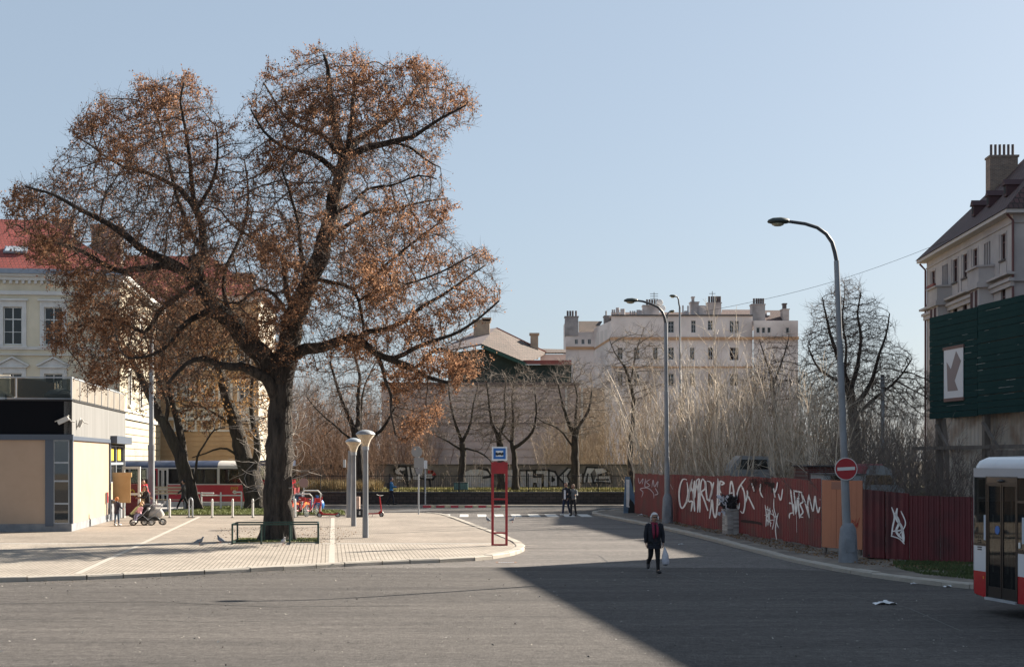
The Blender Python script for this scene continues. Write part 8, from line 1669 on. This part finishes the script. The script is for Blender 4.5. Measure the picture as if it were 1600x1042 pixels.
def person(label, loc, rot, h, pose, cols, hair=None, coat_len=.0, bulk=1.0, group=None, extras=None, hands=True, skirt=False):
    """pose: dict hipL,kneeL,hipR,kneeR,shL,elL,shR,elR,lean,head(turn). cols: coat,trousers,shoes,hair"""
    t = thing('person', label, 'person', loc, rot, group); k = h/1.7; B = bulk
    ln = pose.get('lean', 0); up = np.array([0, -math.sin(ln), math.cos(ln)])
    tl, sl_ = .43, .42
    legs = {}
    for s, n in ((-1, 'L'), (1, 'R')):
        hip = np.array([s*.09, 0, 0]); a = pose.get('hip'+n, 0); kn = hip+rot2(a, tl); an = kn+rot2(a-pose.get('knee'+n, 0), sl_); fa = a-pose.get('knee'+n, 0)+pose.get('ank'+n, 0)
        toe = an+np.array([s*.03, -math.cos(fa)*.17, -.05-math.sin(-fa)*.12*1.0]); heel = an+np.array([0, math.cos(fa)*.05, -.055]); legs[n] = (hip, kn, an, toe, heel)
    low = min(min(legs[n][3][2], legs[n][4][2]) for n in legs)-.03
    pel = np.array([0, 0, -low]) if not pose.get('sit') else np.array([0, 0, pose['sit']])
    for n in legs: legs[n] = tuple(q+pel for q in legs[n])
    waist = pel+up*.16; chest = pel+up*.36; neck = pel+up*.53; head = pel+up*.66+np.array([0, -.02, 0]); hd = pel+up*.70+np.array([0, -.02-math.sin(ln)*.02, 0])
    arms = {}
    for s, n in ((-1, 'L'), (1, 'R')):
        sh = pel+up*.49+np.array([s*.175*B**.5, 0, 0]); a = pose.get('sh'+n, 0); out = pose.get('out'+n, .1); u = rot2(a, .28); u[0] += s*out*.28; el = sh+u; b = a+pose.get('el'+n, .2); f = rot2(b, .25); f[0] += s*pose.get('fin'+n, 0)*.25; wr = el+f; hnd = wr+f/np.linalg.norm(f)*.08; arms[n] = (sh, el, wr, hnd, f/np.linalg.norm(f))
    def K(p, r, r2=None): return (*[float(x)*k for x in p], r*k, (r2 or r)*k)
    # body: one continuous figure (legs, torso, neck, head, arms)
    N = [K(pel, .09, .07), K(waist, .09, .065), K(chest, .10, .068), K(pel+up*.47, .07, .05), K(neck, .048), K(pel+up*.60, .05), K(head+up*.02, .072, .085), K(hd+up*.07, .06, .07)]; E = [(0, 1), (1, 2), (2, 3), (3, 4), (4, 5), (5, 6), (6, 7)]
    for n in ('L', 'R'):
        i = len(N); hip, kn, an, toe, heel = legs[n]; N += [K(hip-np.array([0, 0, .04]), .075), K(kn, .05), K((kn+an)/2+np.array([0, .015, 0]), .048), K(an, .034), K(toe, .03)]; E += [(0, i), (i, i+1), (i+1, i+2), (i+2, i+3), (i+3, i+4)]
        i = len(N); sh, el, wr, hnd, f = arms[n]; N += [K(sh, .045), K(el, .034), K(wr, .023), K(hnd-f*.02, .03, .016)]; E += [(3, i), (i, i+1), (i+1, i+2), (i+2, i+3)]
    skin_mesh('body', N, E, SKIN, t)
    # five fingers on each hand
    if hands:
        for n, s in (('L', -1), ('R', 1)):
            sh, el, wr, hnd, f = arms[n]; b = MB(); side = np.array([0, -1.0, 0]); side -= f*side.dot(f); side /= np.linalg.norm(side)+1e-9
            for j, (o_, L_) in enumerate(((.026, .06), (.009, .07), (-.009, .065), (-.026, .05))):
                p = hnd+side*o_; q = p+f*L_*.55+np.array([-s*.012, 0, 0]); e = q+f*L_*.4+np.array([-s*.03, 0, 0]); b.tube([Vector(x*k) for x in (p-f*.02, q, e)], [.0095*k, .009*k, .007*k], 6)
            p = wr+f*.03+side*.02; q = p+side*.03+f*.03; e = q+f*.03+np.array([-s*.01, 0, 0]); b.tube([Vector(x*k) for x in (p, q, e)], [.011*k, .010*k, .007*k], 6); b.build('fingers', SKIN, t, smooth=True)
    # head details
    b = MB(); c = hd*k+Vector((0, 0, 0)); c = Vector(hd)*k; b.ball(tuple(c), (.078*k, .095*k, .115*k), 14, 10); b.tube([tuple(c+Vector((0, -.092, .01))*k), tuple(c+Vector((0, -.118, -.018))*k), tuple(c+Vector((0, -.09, -.03))*k)], [.008*k, .016*k, .01*k], 6)
    for s in (-1, 1): b.ball(tuple(c+Vector((s*.08, .0, -.005))*k), (.012*k, .022*k, .032*k), 8, 6)
    b.build('head', SKIN, t, smooth=True)
    b = MB(); 
    for s in (-1, 1): b.ball(tuple(c+Vector((s*.03, -.088, .012))*k), (.012*k, .007*k, .007*k), 8, 6)
    b.ball(tuple(c+Vector((0, -.088, -.052))*k), (.022*k, .006*k, .006*k), 8, 5); b.build('eyes_and_mouth', mat('dark features', (.08, .03, .03), .6), t)
    # clothes: trousers, coat, shoes
    N = [K(pel+np.array([0, 0, .03]), .125*B, .10*B)]; E = []
    for n in ('L', 'R'):
        i = len(N); hip, kn, an, toe, heel = legs[n]; N += [K(hip-np.array([0, 0, .06]), .088*B, .09*B), K(kn, .064*B), K((kn*.45+an*.55), .058), K(an-(kn-an)*.06, .05)]; E += [(0, i), (i, i+1), (i+1, i+2), (i+2, i+3)]
    skin_mesh('trousers', N, E, cols['trousers'], t)
    hem = pel+np.array([0, 0, -coat_len]); fd = np.array([0, 1.0, 0]); fd -= up*fd.dot(up)
    rings = [(hem, .178, .135), (pel+up*(-coat_len*.4), .172, .13), (pel+up*.10, .158, .122), (pel+up*.24, .165, .122), (pel+up*.36, .178, .128), (pel+up*.44, .172, .112), (pel+up*.49, .145, .09), (pel+up*.525, .09, .072), (pel+up*.57, .066, .062)]
    b = MB(); prev = None; nr = 20
    for q, (c0, rx, ry) in enumerate(rings):
        f_ = 1+(B-1)*(1 if q < 6 else .4); ring = [Vector((c0+np.array([math.cos(a)*rx*f_, 0, 0])+fd*math.sin(a)*ry*f_*(1+.035*math.sin(4*a+q*1.7)))*k) for a in [2*math.pi*m/nr for m in range(nr)]]
        if prev:
            for m in range(nr): b.poly([prev[m], prev[(m+1) % nr], ring[(m+1) % nr], ring[m]])
        prev = ring
    for n in ('L', 'R'):
        sh, el, wr, hnd, f = arms[n]; s0 = sh*.5+(pel+up*.46)*.5; s1 = sh*.85+(pel+up*.48)*.15
        b.tube([Vector(x*k) for x in (s0, s1, sh*.93+el*.07, sh*.75+el*.25, sh*.4+el*.6, el*.94+sh*.06, el*.75+wr*.25, wr*.9+el*.1, wr)], [.03*k, .052*B*k, .062*B*k, .062*B*k, .056*B*k, .053*B*k, .052*B*k, .045*k, .043*k], 12)
    coat = b.build('coat', cols['coat'], t, smooth=True)
    for n in ('L', 'R'):
        b = MB(); hip, kn, an, toe, heel = legs[n]; b.tube([Vector(x*k) for x in (heel+np.array([0, .02, 0]), an+np.array([0, .01, .09]), an+np.array([0, -.01, -.04]), (an+toe)/2+np.array([0, 0, -.02]), toe, toe+np.array([0, -.03, 0]))], [.03*k, .05*k, .060*k, .052*k, .042*k, .018*k], 8)
        b.build('shoe', cols['shoes'], t, smooth=True)
    if hair is not None:
        b = MB(); hm, vol, longk = hair; n_ = 16
        prev = None
        for j in range(8):
            th = math.pi*(.0+.62*j/7); ring = []
            for q in range(n_):
                ph = 2*math.pi*q/n_; fr = math.sin(ph) < -.25
                thq = min(th, math.pi*.30) if fr else th
                low_ = (longk*max(0, (j-5)/2)) if not fr else 0
                ring.append(tuple(c+Vector((math.sin(thq)*math.cos(ph)*(.088+vol)*(1+.05*math.sin(7*ph+3*j)*(vol > .02)), math.sin(thq)*math.sin(ph)*(.10+vol)*(1+.05*math.cos(5*ph+4*j)*(vol > .02))+.006, math.cos(thq)*(.122+vol)-low_))*k))
            if prev:
                for q in range(n_): b.poly([prev[q], ring[q], ring[(q+1) % n_], prev[(q+1) % n_]])
            prev = ring
        if vol > .03:
            rr = random.Random(5)
            for _ in range(60):
                ph = rr.uniform(-.25*math.pi, 1.25*math.pi)+0; th = rr.uniform(.1, 2.0); b.ball(tuple(c+Vector((math.sin(th)*math.cos(ph)*.105, abs(math.sin(th)*math.sin(ph))*.11-.035, math.cos(th)*.135))*k), rr.uniform(.022, .034)*k, 7, 5)
        b.build('hair', hm, t, smooth=True)
    info = dict(k=k, pel=pel, up=up, arms=arms, legs=legs, head=c, neck=neck, chest=chest)
    if extras: extras(t, info)
    return t
def cloth(name, c, c2=None, r=.85): return mat(name, c, r, c2, 12) if c2 else mat(name, c, r)
# ---- the elderly woman crossing the road
def woman_extras(t, I_):
    k, up, pel, c = I_['k'], I_['up'], I_['pel'], I_['head']
    b = MB(); b.ball(tuple(c+Vector((-.032, -.09, .018))*k), (.03*k, .012*k, .02*k), 10, 6); b.ball(tuple(c+Vector((.032, -.09, .018))*k), (.03*k, .012*k, .02*k), 10, 6); b.bar(tuple(c+Vector((-.08, -.06, .022))*k), tuple(c+Vector((-.06, -.09, .022))*k), .01*k); b.bar(tuple(c+Vector((.08, -.06, .022))*k), tuple(c+Vector((.06, -.09, .022))*k), .01*k); b.bar(tuple(c+Vector((-.03, -.10, .024))*k), tuple(c+Vector((.03, -.10, .024))*k), .01*k); b.build('sunglasses', M_BLACK, t, smooth=True)
    b = MB(); n = Vector(I_['neck'])*k; b.tube([n+Vector((.075*math.cos(a), .065*math.sin(a), .015*math.sin(a*2)))*k for a in [2*math.pi*q/14 for q in range(15)]], .036*k, 8)
    for s, m_ in ((-1, 1), (1, .9)): b.tube([n+Vector((s*.05, -.08, 0))*k, n+Vector((s*.06, -.150, -.12))*k, n+Vector((s*.055, -.185, -.28))*k, n+Vector((s*.05, -.185, -.44*m_))*k], [.034*k, .04*k, .042*k, .02*k], 8)
    b.build('scarf', mat('crimson patterned scarf', (.28, .012, .045), .8, (.07, .01, .03), 38, contrast=.4), t, smooth=True)
    b = MB(); b.slab([Vector(p)*k for p in ((-.03, -.165, pel[2]+.0), (.05, -.165, pel[2]+.0), (.06, -.172, pel[2]+.40), (-.04, -.172, pel[2]+.40))], (0, .02*k, 0)); b.build('blouse', mat('black blouse', (.02, .012, .018), .8), t)
    # white carrier bag in her left hand (right side of the picture)
    h_ = Vector(I_['arms']['R'][3])*k; b = MB()
    ring = []
    for z, w, d in ((-.05, .015, .01), (-.14, .045, .03), (-.26, .085, .055), (-.42, .105, .06), (-.50, .09, .05), (-.53, .04, .03)):
        ring.append([h_+Vector((.035-z*.06+w*math.cos(a)*(1+.1*math.sin(3*a+z*20)), d*math.sin(a), z)) for a in [2*math.pi*q/14 for q in range(14)]])
    for A_, B_ in zip(ring[:-1], ring[1:]):
        for q in range(14): b.poly([A_[q], A_[(q+1) % 14], B_[(q+1) % 14], B_[q]])
    b.poly(ring[-1]); bg2 = b.mesh('body', mat('white carrier bag', (.60, .60, .64), .5, (.45, .45, .52), 9), True); w = t.matrix_basis
    bt = thing('carrier_bag', 'white plastic carrier bag with dark base hanging from the woman\'s hand', 'bag', tuple(Vector(t.location)), t.rotation_euler.z); put('body', bg2, bt)
    b = MB(); b.tube([h_+Vector((-.02, 0, -.06)), h_+Vector((0, 0, .005)), h_+Vector((.03, 0, -.06))], .008, 6); b.build('handle', M_TRIM, bt)
    b = MB(); b.ball(tuple(h_+Vector((.06, 0, -.51))), (.075, .05, .03), 12, 6); b.build('dark_base', mat('dark plastic', (.03, .03, .04), .5), bt, smooth=True)
M_NAVY = mat('navy quilted coat', (.009, .010, .017), .85, (.016, .018, .028), 30); M_BLKT = mat('black trousers', (.008, .008, .010), .9)
def quilt(m):
    n = m.node_tree; tc = n.nodes.new('ShaderNodeTexCoord'); wv = n.nodes.new('ShaderNodeTexWave'); wv.bands_direction = 'Z'; wv.inputs['Scale'].default_value = 6; bp = n.nodes.new('ShaderNodeBump'); bp.inputs['Strength'].default_value = .6; bp.inputs['Distance'].default_value = .02
    n.links.new(tc.outputs['Object'], wv.inputs[0]); n.links.new(wv.outputs[1], bp.inputs['Height']); n.links.new(bp.outputs[0], n.nodes['Principled BSDF'].inputs['Normal'])
quilt(M_NAVY)
wg = G(1022, 895)
person('elderly woman with white hair, sunglasses and navy coat walking across the road', (wg.x, wg.y, 0), .12, 1.56,
       dict(hipL=-.12, kneeL=.85, ankL=.3, hipR=.2, kneeR=.1, shL=-.12, elL=.2, outL=.2, shR=.05, elR=.2, outR=.2, lean=.05), dict(coat=M_NAVY, trousers=M_BLKT, shoes=M_BLACK),
       hair=(mat('white hair', (.72, .70, .69), .8, (.5, .48, .48), 30), .034, .045), coat_len=.20, bulk=1.22, extras=woman_extras)
# ---- the couple on the crossing
g = G(884.5, 806)
def shirt(t, I_):
    k = I_['k']; z = I_['pel'][2]; MB().slab([Vector(p)*k for p in ((-.06, -.142, z-.05), (.05, -.142, z-.05), (.045, -.146, z+.42), (-.05, -.146, z+.42))], (0, .03*k, 0)).build('white_shirt', mat('white shirt', (.6, .6, .66), .7), t)
person('man in open navy jacket, white shirt and jeans walking on the crossing', (g.x, g.y, 0), -.5, 1.78, dict(hipL=.3, kneeL=.1, hipR=-.2, kneeR=.35, shL=-.2, elL=.3, shR=.2, elR=.3), dict(coat=mat('navy jacket', (.010, .012, .022), .8), trousers=mat('dark jeans', (.02, .028, .06), .9), shoes=M_WHITE), hair=(mat('grey hair', (.09, .07, .06), .8), .006, 0), coat_len=.08, extras=shirt)
g = G(895.5, 806)
def shbag(t, I_):
    k = I_['k']; z = I_['pel'][2]; b = MB(); b.box(-.3*k, -.06*k, -.16*k, -.03*k, (z-.1)*k, (z+.16)*k); b.tube([Vector(p)*k for p in ((-.22, -.1, z+.15), (-.08, -.14, z+.35), (.12, -.03, z+.5), (.1, .1, z+.4), (-.2, .05, z+.16))], .01*k, 5); b.build('shoulder_bag', M_BLACK, t)
person('woman in grey jacket with black shoulder bag walking on the crossing beside the man', (g.x, g.y, 0), -.35, 1.66, dict(hipL=.12, kneeL=.1, hipR=-.12, kneeR=.3, shL=.5, elL=1.2, shR=.3, elR=1.3, outR=.3), dict(coat=mat('grey jacket', (.13, .13, .135), .85, (.2, .2, .2), 18), trousers=mat('charcoal trousers', (.035, .033, .035), .9), shoes=M_BLACK), hair=(mat('light brown hair', (.22, .15, .11), .8), .012, .03), extras=shbag)
# ---- person in blue by the wall
g = G(611.5, 789.8, .1); g.y = 92.5; g.x = (611.5-800)/F*92.5
def pack(t, I_):
    k = I_['k']; z = I_['pel'][2]; b = MB(); b.box(-.15*k, .15*k, .1*k, .28*k, (z+.12)*k, (z+.5)*k); b.build('backpack', M_BLACK, t)
person('small figure in bright blue jacket with backpack walking along the far stone wall', (g.x, 92.5, .1), math.pi/2, 1.72, dict(hipL=.25, kneeL=.1, hipR=-.2, kneeR=.3, shL=.4, elL=1.2, shR=.3, elR=1.2), dict(coat=mat('blue jacket', (.01, .14, .34), .6), trousers=mat('dark navy trousers', (.015, .018, .03), .9), shoes=M_BLACK), hair=(mat('dark cap', (.03, .035, .06), .8), .01, 0), extras=pack)
# ---- walker by the leaning tree
g = Vector(((287-800)/F*80.5, 80.5, .16))
person('person all in black walking left past the foot of the leaning forked tree', tuple(g), -math.pi/2+.2, 1.75, dict(hipL=.5, kneeL=.1, hipR=-.35, kneeR=.35, shL=-.3, elL=.4, shR=.4, elR=.5), dict(coat=M_BLACK, trousers=M_BLKT, shoes=M_WHITE), hair=(mat('black hair', (.01, .01, .012), .7), .01, .0), coat_len=.2)
# ---- family at the kiosk
g = G(182.5, 821, .1)
person('small child with ginger curls and navy coat standing at the kiosk side, seen from behind', tuple(g), math.pi-.5, 1.22, dict(hipL=.1, hipR=-.1, shL=.3, elL=.8, shR=.2, elR=.6), dict(coat=mat('child navy coat', (.03, .028, .05), .8), trousers=mat('child blue jeans', (.06, .10, .16), .9), shoes=M_WHITE), hair=(mat('ginger hair', (.42, .16, .05), .8), .035, .03), coat_len=.18, bulk=1.1)
g = G(206, 817, .1)
person('woman with blonde hair in pale green top bending over the black pram', (g.x, g.y, .1), math.pi/2-.0, 1.62, dict(hipL=.9, kneeL=1.5, hipR=.7, kneeR=1.4, lean=.75, shL=.9, elL=.3, shR=.8, elR=.5, sit=.42), dict(coat=mat('pale green top', (.38, .40, .22), .8), trousers=M_BLKT, shoes=M_WHITE), hair=(mat('blonde hair', (.5, .34, .18), .8), .015, .06))
g = G(221, 820.5, .1)
person('toddler in pink jacket sitting on the front of the black pram with legs hanging', (g.x-.02, g.y-.3, .16), -.5, .95, dict(hipL=1.2, kneeL=1.1, hipR=1.1, kneeR=.9, lean=-.35, sit=.86, shL=.5, elL=.7, shR=.5, elR=.6), dict(coat=mat('pink jacket', (.62, .33, .38), .8), trousers=mat('lilac leggings', (.25, .24, .36), .9), shoes=M_WHITE), hair=(mat('fair child hair', (.55, .38, .2), .8), .012, .02), bulk=1.15)
g = G(231, 813, .1)
person('seated woman with dark hair and black coat behind the pale grey pram', (g.x, g.y, .1), -.9, 1.62, dict(hipL=1.4, kneeL=1.4, hipR=1.35, kneeR=1.4, sit=.95, lean=.15, shL=.5, elL=.9, shR=.5, elR=.9), dict(coat=mat('black wool coat', (.012, .012, .018), .9), trousers=M_BLKT, shoes=M_BLACK), hair=(mat('dark brown hair', (.03, .018, .013), .7), .012, .07))
g = G(214, 807, .1)
person('person in red jacket standing behind the glass windbreak near the red counter', (g.x+.1, g.y+.8, .1), .6, 1.85, dict(shL=.4, elL=1.2, shR=.3, elR=1.0), dict(coat=mat('bright red jacket', (.50, .05, .06), .8), trousers=M_BLKT, shoes=M_BLACK), hair=(mat('dark brown hair', (.03, .018, .013), .7), .012, .03))
g = G(216.5, 812, .1)
person('dark clothed figure with striped hat in front of the narrow yellow and black sign', (P(222, 700, g.y).x, g.y+.3, .1), .9, 1.6, dict(shL=.6, elL=1.1, shR=.4, elR=1.0), dict(coat=mat('beige patterned top', (.35, .27, .16), .8, (.05, .04, .03), 9), trousers=M_BLKT, shoes=M_BLACK), hair=(mat('dark brown hair', (.03, .018, .013), .7), .012, .03))
